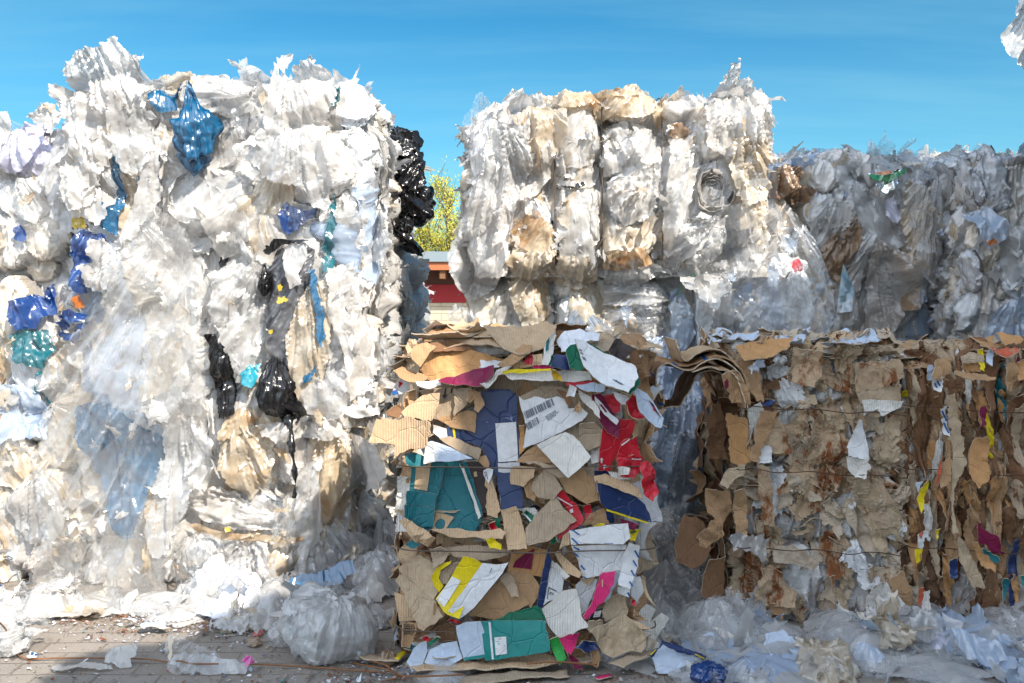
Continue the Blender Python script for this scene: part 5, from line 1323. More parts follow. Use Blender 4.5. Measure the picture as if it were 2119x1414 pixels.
# --- top
C('kraftl', [(878, 714), (905, 696), (960, 688), (1010, 680), (1040, 700), (1044, 730), (1000, 724), (960, 716), (915, 722)], .03, (.1, 1.6), amp=.03, freq=9)
C('kraftl', [(1000, 684), (1060, 676), (1130, 671), (1152, 680), (1146, 716), (1120, 728), (1080, 736), (1040, 728)], .05, (0, 1.2), amp=.02, freq=9, name='folded_board')
C('kraftd', [(878, 716), (930, 706), (980, 716), (960, 726), (890, 730)], .05, (0, .8), amp=.03)
C('orangek', [(867, 757), (886, 726), (910, 714), (956, 718), (1000, 727), (1047, 738), (1020, 752), (983, 763), (938, 777), (893, 789)], .07, (-.1, .5), amp=.03, freq=8, name='folded_board', bend=(-.05, 0))
C('kraft', [(846, 734), (862, 716), (882, 710), (900, 722), (880, 742), (868, 757), (852, 748)], .09, (.3, .5), amp=.03, freq=9, name='folded_board')
C('kraftl', [(834, 716), (846, 700), (860, 706), (862, 724), (842, 730)], .06, (.2, .3), amp=.05, freq=14)
C('kraft', [(812, 770), (832, 760), (878, 776), (884, 786), (862, 794), (836, 788)], .09, (.2, .5), amp=.01)
C('whiteb', [(814, 796), (826, 780), (846, 790), (850, 806), (830, 812), (808, 812)], .06, (.3, 0), amp=.02, dec=[('inkblue', [(808, 806), (820, 802), (824, 812), (810, 814)]), ('red', [(824, 786), (832, 790), (824, 798)])])
C('whitec', [(860, 796), (880, 791), (910, 788), (914, 802), (880, 805), (864, 803)], .12, (0, .8), amp=.008, thick=.008)
C('maroon', [(906, 795), (930, 781), (980, 767), (1024, 764), (1022, 782), (1000, 803), (966, 797), (912, 801)], .115, (0, .8), amp=.02, freq=10, bend=(.03, 0))
C('whitec', [(994, 800), (1010, 786), (1026, 766), (1046, 760), (1060, 764), (1030, 776), (1008, 804)], .12, (.1, .8), amp=.025, freq=12)
C('milky' if False else 'paperw', [(985, 748), (1020, 746), (1040, 750), (1030, 762), (996, 768), (984, 764)], .05, (0, .5), amp=.03)
C('kraft', [(1028, 757), (1082, 714), (1100, 718), (1096, 734), (1060, 757), (1040, 762)], .12, (.1, .3), amp=.006)
C('kraft', [(1060, 752), (1100, 748), (1104, 760), (1062, 764)], .09, (0, .5))
C('red', [(1082, 750), (1098, 736), (1104, 732), (1103, 756), (1088, 755)], .10, (.1, .2), amp=.02, freq=12)
C('kraftl', [(1102, 734), (1122, 732), (1120, 756), (1102, 756)], .12, (0, .1))
C('whitec', [(1120, 756), (1126, 720), (1144, 684), (1152, 692), (1146, 730), (1134, 757)], .11, (.2, .2), amp=.02, freq=12, dec=[('tealb', [(1130, 706), (1136, 698), (1136, 722), (1130, 726)])])
C('pink', [(1100, 758), (1130, 758), (1150, 760), (1140, 766), (1104, 765)], .10, (0, .6))
C('yellow', [(1040, 770), (1060, 765), (1140, 764), (1142, 769), (1060, 772), (1042, 776)], .12, (0, .3), amp=.002)
C('whitec', [(1042, 774), (1062, 771), (1144, 769), (1160, 790), (1120, 790), (1060, 788)], .11, (0, .4))
C('ochre', [(1141, 765), (1150, 767), (1163, 780), (1163, 791), (1146, 787), (1143, 776)], .13, (.1, 0))
C('greenb', [(1134, 752), (1142, 734), (1146, 738), (1140, 758)], .11)
C('navy', [(1138, 757), (1150, 732), (1172, 734), (1180, 764), (1160, 762)], .11, (.1, .3), amp=.02)
C('whitec', [(1150, 768), (1168, 765), (1220, 770), (1226, 788), (1190, 792), (1166, 790)], .09, (0, .3))
C('red', [(1170, 794), (1186, 792), (1230, 787), (1226, 794), (1196, 797), (1174, 800)], .10, (0, .3))
C('blueb', [(1190, 800), (1222, 792), (1252, 797), (1248, 811), (1216, 812), (1198, 806)], .12, (0, .5))
C('paperw', [(1150, 704), (1164, 688), (1196, 686), (1240, 700), (1236, 712), (1196, 718), (1160, 732)], .05, (0, 1.0), amp=.03)
C('kraftg', [(1210, 714), (1250, 704), (1290, 706), (1270, 724), (1240, 730)], .04, (0, .8), amp=.02)
C('darkb', [(1256, 722), (1270, 704), (1286, 700), (1302, 712), (1308, 724), (1292, 750), (1270, 745)], .07, (.1, .3), amp=.03, freq=12, thick=.002)
C('kraftd', [(1300, 718), (1316, 726), (1328, 752), (1322, 784), (1310, 770), (1306, 740)], .05, (.4, .1), amp=.03, freq=14)
C('kraft', [(1312, 706), (1322, 712), (1334, 724), (1326, 726), (1316, 718)], .04, (.3, .3))
C('greenb', [(1171, 726), (1180, 716), (1196, 714), (1210, 734), (1216, 752), (1206, 766), (1190, 768), (1178, 762)], .14, (.1, .3))
C('greenb', [(1206, 720), (1214, 716), (1314, 760), (1324, 792), (1302, 824), (1252, 800), (1300, 812)], .155, (.1, .7))
C('whiteb', [(1186, 716), (1208, 716), (1250, 734), (1312, 764), (1320, 790), (1312, 806), (1299, 821), (1250, 798), (1222, 776), (1206, 762), (1198, 738)], .17, (.12, .75), amp=.01, freq=7, dec=[('inkgrey', q) for q in bars(1268, 786, 1284, 800, 9, 6, 3, (.9, .3))] + [('inkgrey', q) for q in bars(1196, 732, 1208, 752, 6, 3, 4, (1, .2))])
# --- upper left
C('kraftg', [(868, 805), (974, 801), (968, 836), (952, 848), (940, 868), (898, 866), (904, 830)], .05, (0, -.1), amp=.006, jag=.004, dec=[('ink', [(921, 802), (924, 802), (922, 816), (926, 816), (919, 824), (916, 816), (919, 816)]), ('ink', [(934, 802), (937, 802), (935, 812), (932, 812)])])
C('kraftg', [(940, 803), (974, 801), (966, 838), (952, 850), (940, 862)], .065, (.05, 0), jag=.006, amp=.008)
C('kraft', [(972, 804), (996, 812), (1004, 836), (992, 852), (984, 848), (986, 826), (974, 838), (966, 834)], .08, (.1, .1), amp=.03, freq=12, jag=.005)
C('kraft', [(904, 868), (966, 850), (985, 856), (982, 897), (956, 888), (932, 884)], .05, (0, .1), amp=.008, jag=.004)
C('navy', [(988, 816), (1010, 806), (1054, 806), (1071, 818), (1074, 900), (1077, 955), (1082, 1052), (1036, 1056), (1030, 990), (1006, 960), (996, 925), (960, 915), (926, 905), (924, 884), (982, 868)], .035, (0, 0), amp=.004,
  dec=[('whiteb', [(1025, 876), (1068, 873), (1072, 954), (1031, 956)]), ('yellow', [(936, 886), (941, 887), (943, 908), (939, 907)])])
C('whiteb', [(1030, 958), (1075, 957), (1077, 1052), (1036, 1054)], .045, amp=.003)
C('whiteb', [(896, 880), (924, 888), (930, 906), (912, 908), (896, 896)], .05, (.1, 0))
C('kraftl', [(833, 854), (848, 838), (879, 816), (911, 814), (909, 834), (900, 858), (893, 872), (840, 864)], .11, (-.1, .15), amp=.005, jag=.004, bend=(.02, 0))
C('kraftl', [(782, 866), (800, 867), (825, 870), (838, 863), (893, 872), (895, 896), (884, 923), (862, 930), (845, 931), (815, 950), (818, 920), (768, 914)], .14, (-.15, .05), amp=.006, jag=.004, bend=(.03, 0))
C('kraftd', [(796, 852), (826, 836), (834, 852), (824, 868), (802, 860)], .07, (.2, .3), amp=.02)
C('kraft', [(842, 812), (858, 806), (862, 830), (846, 846)], .07, (.4, 0), amp=.02)
C('orangek', [(828, 836), (842, 816), (846, 842), (836, 850)], .05, (.5, 0), amp=.02)
C('blueb', [(876, 960), (881, 918), (892, 914), (932, 926), (978, 951), (930, 956), (895, 955)], .10, (.1, .3), amp=.003, jag=.001)
C('whiteb', [(876, 960), (881, 918), (895, 916), (900, 955)], .108, (.2, 0), amp=.003, jag=.001)
C('kraftg', [(909, 907), (932, 903), (996, 930), (989, 952), (960, 940), (922, 917)], .07, (0, .1), amp=.004)
C('kraft', [(988, 946), (1006, 942), (1014, 960), (1012, 974), (996, 958)], .06, (0, 0), amp=.01)
# --- teal carton
C('tealb', [(853, 956), (952, 953), (966, 985), (998, 1074), (986, 1100), (930, 1099), (870, 1096), (840, 1066), (849, 1000)], .04, (0, .05), amp=.004, dec=[('kraftl', [(862, 962), (893, 957), (884, 1016), (857, 1012)]), ('inkgrey', [(918, 962), (921, 962), (914, 1012), (911, 1012)])])
C('tealb', [(905, 960), (922, 956), (900, 1056), (888, 1040)], .055, (0, 0), amp=.002)
C('tealb', [(838, 1046), (842, 1016), (870, 1018), (905, 1023), (900, 1052), (840, 1044)], .07, (0, .1), amp=.006, bend=(.02, 0))
C('tealb', [(836, 1068), (836, 1044), (898, 1052), (896, 1090), (860, 1090)], .075, (.1, 0), amp=.005, bend=(.02, 0))
C('tealb', [(834, 944), (850, 938), (884, 946), (884, 962), (850, 968), (838, 960)], .09, (.2, .2), amp=.02)
C('kraftl', [(903, 1060), (942, 1070), (924, 1094), (896, 1100)], .06, (0, .1), amp=.004)
C('tealb', [(925, 1100), (975, 1075), (990, 1080), (984, 1104), (950, 1104)], .075, (0, .2), amp=.004)
C('whitec', [(950, 956), (960, 966), (996, 1066), (990, 1072)], .07, amp=.002)
C('tealb', [(957, 954), (966, 955), (1000, 1066), (994, 1070)], .065, amp=.002)
C('darkb', [(964, 955), (1006, 955), (1010, 985), (1016, 1044), (1008, 1062), (996, 1060), (982, 1010)], .058, (.05, 0), amp=.005, dec=[('kraftl', [(980, 977), (986, 975), (988, 985), (981, 986)])])
C('kraftl', [(1005, 978), (1018, 985), (1036, 1056), (1030, 1072), (1008, 1066)], .07, (0, 0), amp=.004, jag=.006)
C('whiteb', [(1000, 974), (1010, 969), (1020, 972), (1010, 1002), (1004, 990)], .085, (.1, .1), dec=[('inkgrey', q) for q in rows(1006, 976, .2, 1, 2, 5, 14)])
C('red', [(1008, 1082), (1022, 1076), (1028, 1092), (1014, 1097)], .06, (.2, 0))
C('greenb', [(1020, 1078), (1034, 1070), (1036, 1090), (1028, 1094)], .07)
C('kraftl', [(1037, 1056), (1070, 1048), (1080, 1076), (1090, 1114), (1092, 1136), (1052, 1139)], .10, (0, .1), amp=.006, jag=.003)
C('whitec', [(1066, 1052), (1106, 1050), (1114, 1062), (1104, 1074), (1088, 1060)], .06)
C('greenb', [(1080, 1064), (1088, 1054), (1108, 1068), (1098, 1084)], .07, (.1, 0), dec=[('whiteb', [(1083, 1064), (1085, 1062), (1100, 1076), (1098, 1079)])])
# --- upper right
C('kraftg', [(1072, 822), (1120, 800), (1160, 800), (1190, 808), (1224, 838), (1244, 884), (1240, 925), (1200, 930), (1130, 880)], .04, (0, .1), amp=.01)
C('whiteb', [(1074, 820), (1084, 828), (1106, 820), (1128, 826), (1152, 821), (1170, 828), (1176, 846), (1204, 846), (1216, 856), (1204, 872), (1160, 896), (1125, 912), (1082, 928), (1086, 905), (1090, 882), (1080, 850)], .08, (0, .1), amp=.007, bend=(.02, 0), jag=.002,
  dec=[('inkgrey', q) for q in bars(1084, 852, 1142, 824, 15, 17, 8, (.35, .94))] + [('inkgrey', q) for q in bars(1088, 876, 1112, 862, 14, 8, 9, (.35, .94))] + [('inkgrey', q) for q in rows(1128, 862, 28, -18, 4, 11, 28)])
C('kraftd', [(1150, 808), (1178, 816), (1186, 836), (1176, 846), (1168, 828)], .09, (.1, .2), amp=.02)
C('kraftg', [(1198, 876), (1230, 872), (1244, 887), (1239, 922), (1214, 930), (1196, 910)], .06, (0, 0), amp=.004, jag=.003)
C('kraft', [(1186, 850), (1200, 830), (1204, 846), (1198, 856)], .10, (.1, 0), amp=.01)
C('orangek', [(1074, 880), (1086, 880), (1088, 928), (1076, 940)], .05)
C('kraft', [(1066, 956), (1084, 938), (1112, 918), (1146, 948), (1140, 958), (1104, 956)], .09, (.1, .2), amp=.012)
C('whitec', [(1110, 922), (1140, 906), (1170, 895), (1186, 902), (1199, 914), (1223, 947), (1200, 970), (1176, 990), (1160, 974), (1144, 958)], .13, (.05, .15), amp=.003, jag=.001, bend=(.02, .01))
C('kraftl', [(1058, 968), (1080, 964), (1108, 967), (1104, 986), (1082, 1008), (1057, 1002)], .10, (0, 0), amp=.015)
C('kraft', [(1082, 1004), (1104, 986), (1110, 1010), (1104, 1038), (1088, 1030)], .08, (0, 0), amp=.015)
C('kraftg', [(1080, 962), (1112, 958), (1150, 966), (1176, 992), (1156, 990), (1120, 968)], .11, (0, .3), amp=.02)
C('kraftg', [(1104, 1000), (1126, 974), (1150, 986), (1166, 1012), (1146, 1036), (1112, 1030), (1100, 1016)], .09, (0, 0), amp=.012)
C('kraft', [(1146, 980), (1176, 990), (1200, 966), (1228, 990), (1241, 1034), (1214, 1042), (1170, 1018)], .085, (0, .1), amp=.008)
C('kraftg', [(1200, 968), (1228, 962), (1232, 1010), (1222, 990)], .06)
C('whitec', [(1222, 932), (1240, 926), (1240, 956), (1224, 960)], .05)
C('navy', [(1228, 974), (1262, 973), (1262, 988), (1230, 990)], .05)
C('red', [(1247, 884), (1270, 868), (1309, 866), (1309, 892), (1300, 910), (1268, 952), (1261, 974), (1236, 972), (1240, 930)], .06, (.1, 0), amp=.005,
  dec=[('whiteb', [(1240, 950), (1244, 946), (1247, 950), (1245, 952), (1245, 957), (1242, 957), (1242, 951)]), ('whiteb', [(1246, 962), (1250, 960), (1258, 965), (1250, 966), (1248, 970)])])
C('maroon', [(1222, 818), (1242, 816), (1254, 830), (1282, 872), (1278, 908), (1256, 896), (1240, 872), (1224, 838)], .085, (.1, .1), amp=.01)
C('whitec', [(1194, 808), (1214, 818), (1236, 842), (1240, 870), (1226, 850), (1200, 826)], .10, (.1, .1), amp=.01)
C('whiteb', [(1228, 820), (1246, 836), (1280, 872), (1274, 880), (1250, 858), (1230, 832)], .11, (.15, 0), amp=.006, dec=[('maroon', [(1240, 838), (1243, 836), (1256, 852), (1253, 854)])])
C('whiteb', [(1170, 820), (1178, 795), (1193, 802), (1188, 822)], .13, (.1, 0), amp=.004)
C('red', [(1248, 820), (1270, 814), (1284, 838), (1284, 852), (1268, 858)], .07, (.1, 0), amp=.01)
C('whiteb', [(1268, 810), (1296, 818), (1308, 834), (1288, 838), (1276, 828)], .12, (.1, .2), amp=.01)
C('red', [(1290, 838), (1300, 822), (1314, 826), (1336, 858), (1316, 870), (1300, 862)], .12, (.2, .2), amp=.025, freq=14)
C('blueb', [(1304, 808), (1322, 806), (1350, 830), (1371, 866), (1368, 887), (1350, 878), (1334, 860), (1318, 838)], .15, (.25, .2), amp=.008, jag=.004, dec=[('ink', [(1342, 830), (1350, 836), (1366, 866), (1358, 856)]), ('red', [(1352, 842), (1356, 846), (1354, 852), (1350, 848)])])
C('kraft', [(1306, 880), (1320, 876), (1318, 900), (1308, 912)], .06, (.6, 0), amp=.01)
C('red', [(1283, 918), (1296, 908), (1314, 900), (1320, 924), (1322, 944), (1300, 950), (1290, 974), (1280, 980), (1276, 950)], .10, (.2, 0), amp=.02, freq=14, jag=.004, dec=[('whiteb', [(1284, 922), (1300, 908), (1301, 909), (1286, 924)])])
C('red', [(1280, 948), (1310, 942), (1332, 952), (1330, 980), (1308, 992), (1284, 986)], .115, (.25, 0), amp=.025, freq=14, jag=.004, dec=[('whiteb', [(1310, 952), (1328, 955), (1328, 957), (1310, 954)])])
C('red', [(1322, 958), (1340, 954), (1357, 988), (1354, 1020), (1341, 1040), (1330, 1022), (1322, 996)], .12, (.4, .1), amp=.035, freq=16, jag=.006)
C('whitec', [(1276, 966), (1302, 968), (1300, 982), (1280, 984)], .135, (.1, 0), amp=.006)
C('whitec', [(1258, 976), (1290, 978), (1306, 994), (1280, 992), (1264, 986)], .10, (.1, .5), amp=.01)
C('paperw', [(1296, 1000), (1318, 996), (1326, 1030), (1312, 1020)], .08, (.3, 0))
C('navy', [(1232, 994), (1262, 1000), (1300, 1014), (1334, 1044), (1346, 1080), (1300, 1070), (1258, 1056), (1242, 1040)], .10, (.15, .1), amp=.006, dec=[('yellow', [(1254, 1052), (1300, 1068), (1340, 1080), (1339, 1083), (1300, 1072), (1254, 1056)])])
C('kraftl', [(1229, 985), (1252, 981), (1300, 998), (1320, 1010), (1328, 1034), (1300, 1022), (1262, 1006), (1232, 998)], .115, (.1, .3), amp=.006)
C('navy', [(1252, 1054), (1266, 1058), (1270, 1082), (1258, 1082)], .07)
C('maroon', [(1280, 1072), (1300, 1076), (1318, 1084), (1310, 1098), (1296, 1092)], .08, (.2, 0), amp=.02)
C('yellow', [(1299, 1096), (1325, 1094), (1312, 1119), (1300, 1117)], .08, (.2, 0), amp=.006, dec=[('greenb', [(1304, 1100), (1314, 1099), (1314, 1101), (1304, 1102)])])
# --- middle
C('red', [(1146, 1022), (1150, 1016), (1166, 1015), (1190, 1040), (1208, 1074), (1190, 1092), (1155, 1116), (1150, 1096), (1180, 1070), (1164, 1042)], .075, (0, 0), amp=.006, dec=[('whiteb', [(1152, 1030), (1153, 1028), (1184, 1046), (1183, 1048)]), ('whiteb', [(1178, 1056), (1184, 1052), (1186, 1060), (1180, 1062)])])
C('red', [(1206, 1046), (1222, 1042), (1226, 1070), (1212, 1076)], .06)
C('kraftg', [(1088, 1094), (1102, 1078), (1117, 1058), (1149, 1026), (1164, 1050), (1193, 1076), (1160, 1102), (1134, 1120), (1094, 1129)], .11, (0, .15), amp=.007, jag=.003)
C('kraft', [(1196, 1088), (1230, 1060), (1250, 1052), (1261, 1083), (1230, 1086)], .07, (0, 0))
C('yellow', [(1226, 1086), (1250, 1080), (1252, 1086), (1230, 1090)], .09)
C('greenb', [(1138, 1124), (1150, 1108), (1154, 1120), (1144, 1128)], .10)
C('kraftl', [(1158, 1138), (1166, 1110), (1180, 1098), (1180, 1128), (1166, 1132)], .11, (.2, 0), amp=.01)
hat = lambda x, y, dx, dy: [(x, y), (x + 3, y - 1), (x + dx + 3, y + dy), (x + dx, y + dy + 1)]
C('whiteb', [(1178, 1097), (1230, 1090), (1299, 1082), (1304, 1112), (1290, 1126), (1182, 1127)], .11, (0, .05), amp=.004, jag=.002, dec=[('inkblue', hat(1183, 1096, 14, 10)), ('inkblue', hat(1182, 1113, 12, 12)), ('inkblue', hat(1198, 1090, 4, 2))] + [('inkblue', q) for q in rows(1250, 1124, 1, -.02, 1, 3, 20)])
C('whiteb', [(1181, 1129), (1220, 1128), (1295, 1126), (1288, 1160), (1286, 1178), (1248, 1188), (1207, 1197), (1196, 1160)], .105, (0, -.05), amp=.004, jag=.002, dec=[('inkblue', hat(1184, 1130, 12, 6)), ('inkblue', hat(1186, 1144, 9, 7)), ('inkblue', hat(1200, 1170, 8, 8)), ('inkblue', hat(1205, 1192, 6, 4))])
C('whiteb', [(1301, 1120), (1324, 1127), (1321, 1170), (1312, 1196), (1304, 1216), (1290, 1212), (1279, 1208), (1289, 1164)], .12, (.1, 0), amp=.006, dec=[('inkblue', hat(1312, 1138, 8, 14)), ('inkblue', hat(1309, 1160, 7, 11)), ('inkblue', hat(1305, 1180, 6, 10)), ('inkblue', hat(1301, 1202, 6, 8))])
C('whiteb', [(1277, 1214), (1304, 1216), (1302, 1235), (1278, 1228)], .11, (.1, 0), dec=[('inkblue', hat(1297, 1226, 4, 7))])
C('whiteb', [(1306, 1196), (1326, 1192), (1331, 1222), (1320, 1245), (1304, 1232)], .09, (.3, 0))
C('kraftl', [(1322, 1190), (1332, 1194), (1338, 1220), (1348, 1252), (1334, 1230)], .10, (.4, 0), bend=(0, .03))
C('red', [(1302, 1236), (1312, 1240), (1312, 1252), (1304, 1248)], .08, (.3, 0), amp=.02)
C('kraft', [(1310, 1252), (1320, 1270), (1340, 1284), (1320, 1284), (1308, 1276)], .09, (.3, 0), amp=.02)
C('orangek', [(1058, 1142), (1100, 1130), (1136, 1138), (1122, 1192), (1080, 1188), (1050, 1176)], .05, (0, 0), dec=[('maroon', [(1066, 1160), (1106, 1134), (1099, 1178), (1060, 1172)])])
C('kraft', [(1048, 1178), (1080, 1184), (1102, 1190), (1117, 1214), (1112, 1236), (1099, 1260), (1074, 1224)], .065, (0, .1), amp=.004)
C('navy', [(1135, 1128), (1142, 1160), (1132, 1210), (1122, 1264), (1111, 1266), (1114, 1230), (1122, 1186)], .085, (0, 0), amp=.002)
C('whiteb', [(1142, 1158), (1166, 1196), (1168, 1216), (1150, 1236), (1124, 1252)], .075, (0, 0), amp=.003, dec=[('ink', [(1136, 1214), (1152, 1222), (1151, 1223), (1135, 1215)]), ('ink', [(1135, 1215), (1136, 1214), (1133, 1238), (1132, 1238)])] + [('ink', q) for q in rows(1138, 1224, 1, .3, 2, 6, 9)])
C('darkb', [(1166, 1200), (1180, 1206), (1174, 1220), (1164, 1222)], .08)
C('kraftl', [(1146, 1144), (1156, 1142), (1202, 1186), (1196, 1196), (1170, 1186)], .10, (.1, .1), amp=.008)
C('whitec', [(1140, 1170), (1150, 1164), (1178, 1190), (1170, 1198)], .11, (.1, .1), amp=.006)
C('whiteb', [(1190, 1210), (1210, 1196), (1236, 1196), (1232, 1220), (1214, 1260), (1202, 1270)], .07, (0, 0))
C('kraftl', [(1200, 1198), (1236, 1190), (1218, 1212)], .09)
C('pink', [(1242, 1188), (1256, 1184), (1273, 1182), (1269, 1210), (1248, 1248), (1225, 1270), (1212, 1282), (1204, 1275), (1224, 1248), (1234, 1214)], .13, (.1, .1), amp=.008, bend=(.02, 0), freq=8, dec=[('kraftl', [(1245, 1200), (1248, 1198), (1248, 1212), (1245, 1214)])])
C('blueb', [(1270, 1184), (1286, 1180), (1282, 1200), (1262, 1238), (1250, 1246), (1266, 1214)], .09, (.1, .1))
C('whitec', [(1122, 1258), (1146, 1240), (1166, 1222), (1193, 1217), (1200, 1240), (1204, 1274), (1219, 1294), (1190, 1308), (1156, 1319), (1148, 1310), (1134, 1292)], .14, (0, .1), amp=.005, jag=.003, dec=[])
C('beige', [(1244, 1262), (1262, 1234), (1296, 1220), (1300, 1262), (1296, 1276), (1250, 1282)], .07, (.1, 0), amp=.01)
C('darkb', [(1226, 1264), (1250, 1258), (1244, 1280), (1216, 1284)], .09, (.1, 0), dec=[('whiteb', [(1230, 1266), (1244, 1263), (1240, 1276), (1226, 1278)])] + [('ink', q) for q in bars(1230, 1267, 1242, 1264, 9, 5, 2, (-.2, 1))])
# --- band of compressed boards at mid height
C('kraftl', [(823, 1074), (836, 1069), (850, 1080), (878, 1098), (898, 1112), (886, 1130), (862, 1122), (838, 1104)], .12, (.2, .3), amp=.05, freq=14, name='crumpled_board')
C('kraftl', [(892, 1102), (944, 1093), (970, 1098), (1035, 1097), (1048, 1108), (1040, 1120), (980, 1110), (930, 1112)], .10, (0, .8), amp=.008)
C('yellow', [(1004, 1117), (1016, 1112), (1038, 1128), (1036, 1140), (1014, 1136)], .13, (.1, .3), amp=.006)
C('tealb', [(838, 1128), (854, 1118), (872, 1128), (858, 1136)], .10, (.1, .5))
C('kraftg', [(890, 1136), (912, 1130), (930, 1140), (918, 1164), (898, 1176)], .11, (0, .1), amp=.012)
C('kraftg', [(912, 1136), (990, 1130), (1060, 1140), (1050, 1150), (1000, 1164), (940, 1154)], .08, (0, .4), amp=.02)
# --- lower left
C('kraftl', [(815, 1226), (838, 1232), (868, 1284), (826, 1286)], .05, (0, 0), amp=.006)
C('beige', [(824, 1176), (846, 1160), (870, 1148), (890, 1160), (906, 1176), (908, 1226), (900, 1240), (866, 1216), (830, 1188)], .07, (0, .2), amp=.006, bend=(0, .02))
C('beige', [(820, 1202), (830, 1188), (866, 1214), (900, 1241), (919, 1276), (900, 1292), (877, 1306), (866, 1300), (853, 1278), (840, 1240)], .10, (0, .2), amp=.006, jag=.003)
C('kraft', [(898, 1246), (922, 1270), (912, 1284), (896, 1272)], .12, (.1, 0))
C('kraft', [(832, 1287), (867, 1286), (860, 1310), (848, 1342), (831, 1338)], .08, (.2, .1), amp=.006, bend=(.03, 0), dec=[('ink', q) for q in rows(836, 1292, 1, .04, 6, 14, 22, 3.6, 1.3)])
C('yellow', [(892, 1193), (903, 1174), (920, 1164), (935, 1158), (932, 1166), (912, 1180), (908, 1196), (918, 1212), (908, 1226), (898, 1212)], .11, (.1, .1), amp=.004)
C('kraftg', [(908, 1184), (936, 1166), (950, 1162), (924, 1206), (912, 1206)], .085)
C('yellow', [(960, 1150), (980, 1154), (998, 1165), (976, 1220), (951, 1280), (934, 1274), (919, 1266), (901, 1240), (930, 1200)], .14, (.05, .15), amp=.003, jag=.001, dec=[('whiteb', [(936, 1193), (954, 1202), (919, 1256), (903, 1241)])])
C('whiteb', [(998, 1165), (1026, 1168), (1052, 1163), (1040, 1186), (1006, 1226), (980, 1258), (951, 1281), (927, 1264), (964, 1214)], .145, (.05, .15), amp=.005, jag=.001, dec=[('ink', q) for q in rows(1018, 1176, -.5, 1, 1, 7, 14)])
C('kraft', [(968, 1272), (1000, 1234), (1034, 1202), (1062, 1208), (1096, 1248), (1060, 1268), (1024, 1284)], .075, (0, .1), amp=.004)
C('kraftg', [(1034, 1200), (1048, 1186), (1062, 1196), (1074, 1236), (1058, 1236)], .09, (0, 0), amp=.02)
C('red', [(926, 1284), (940, 1282), (956, 1286), (946, 1292)], .08)
C('kraftd', [(900, 1300), (930, 1290), (948, 1290), (944, 1320), (910, 1326)], .05)
C('greenb', [(1014, 1286), (1040, 1276), (1060, 1266), (1110, 1252), (1130, 1262), (1130, 1282), (1060, 1284)], .11, (0, .3), amp=.012)
C('greent', [(994, 1285), (1060, 1283), (1130, 1283), (1134, 1310), (1138, 1345), (1090, 1356), (1004, 1366), (1000, 1330)], .15, (0, .2), amp=.005, freq=6, dec=[('whiteb', [(1011, 1287), (1015, 1287), (1022, 1363), (1018, 1364)]), ('whiteb', [(1023, 1318), (1047, 1316), (1049, 1352), (1026, 1355)])] + [('greent', q) for q in bars(1026, 1322, 1027, 1350, 18, 8, 5, (1, -.05))])
C('blueb', [(943, 1294), (966, 1286), (994, 1285), (1002, 1308), (1006, 1330), (1003, 1360), (982, 1364), (960, 1366)], .16, (.1, .2), amp=.006, dec=[('greent', [(960, 1360), (1003, 1354), (1003, 1360), (961, 1366)])])
C('blueb', [(841, 1370), (852, 1350), (870, 1330), (882, 1326), (884, 1350), (872, 1382), (852, 1390)], .18, (.1, .4), amp=.006)
C('blueb', [(878, 1372), (890, 1346), (914, 1332), (946, 1326), (958, 1362), (930, 1380), (914, 1388)], .16, (.1, .4), amp=.006)
C('red', [(874, 1320), (882, 1314), (888, 1326), (880, 1332)], .14); C('greenb', [(884, 1330), (906, 1314), (912, 1318), (890, 1336)], .15)
C('lime', [(1137, 1322), (1155, 1315), (1166, 1340), (1172, 1362), (1158, 1374), (1146, 1352)], .16, (.1, .1), amp=.006, bend=(0, .03))
C('pink', [(1152, 1320), (1176, 1312), (1200, 1310), (1192, 1336), (1178, 1358), (1164, 1338)], .15, (.1, .1), amp=.008)
C('maroon', [(1172, 1350), (1196, 1366), (1206, 1388), (1186, 1384)], .17, (.1, .3))
C('navy', [(1190, 1340), (1206, 1322), (1230, 1326), (1234, 1340), (1212, 1352)], .16, (.1, .2), amp=.04, freq=16, jag=.004)
C('kraft', [(1226, 1352), (1238, 1338), (1244, 1360), (1236, 1384), (1226, 1376)], .15, (.2, 0), amp=.03, freq=12)
C('beige', [(1222, 1308), (1244, 1296), (1270, 1282), (1292, 1274), (1316, 1288), (1336, 1310), (1336, 1330), (1327, 1350), (1296, 1350), (1269, 1362), (1248, 1352)], .16, (.1, .2), amp=.025, freq=7, fold=.015, jag=.003)
C('kraftl', [(1300, 1280), (1326, 1290), (1350, 1304), (1324, 1302)], .17, (.2, .3), amp=.01)
C('kraftg', [(1208, 1296), (1228, 1284), (1250, 1286), (1246, 1300), (1222, 1310)], .15, (.1, .2), amp=.012)
for z, rr in ((0.788, 0), (0.462, 0), (0.15, 0)):
    tube(J, 'tie_wire', [(-.47, 4.5, z), (-.47, 3.95, z), (-.42, 3.77, z), (-.2, 3.735, z + .002), (.1, 3.73, z - .003), (.3, 3.735, z + .004), (.54, 3.78, z), (.57, 3.95, z), (.57, 4.5, z)], .0028, M['strap'], sub=5, seg=6)

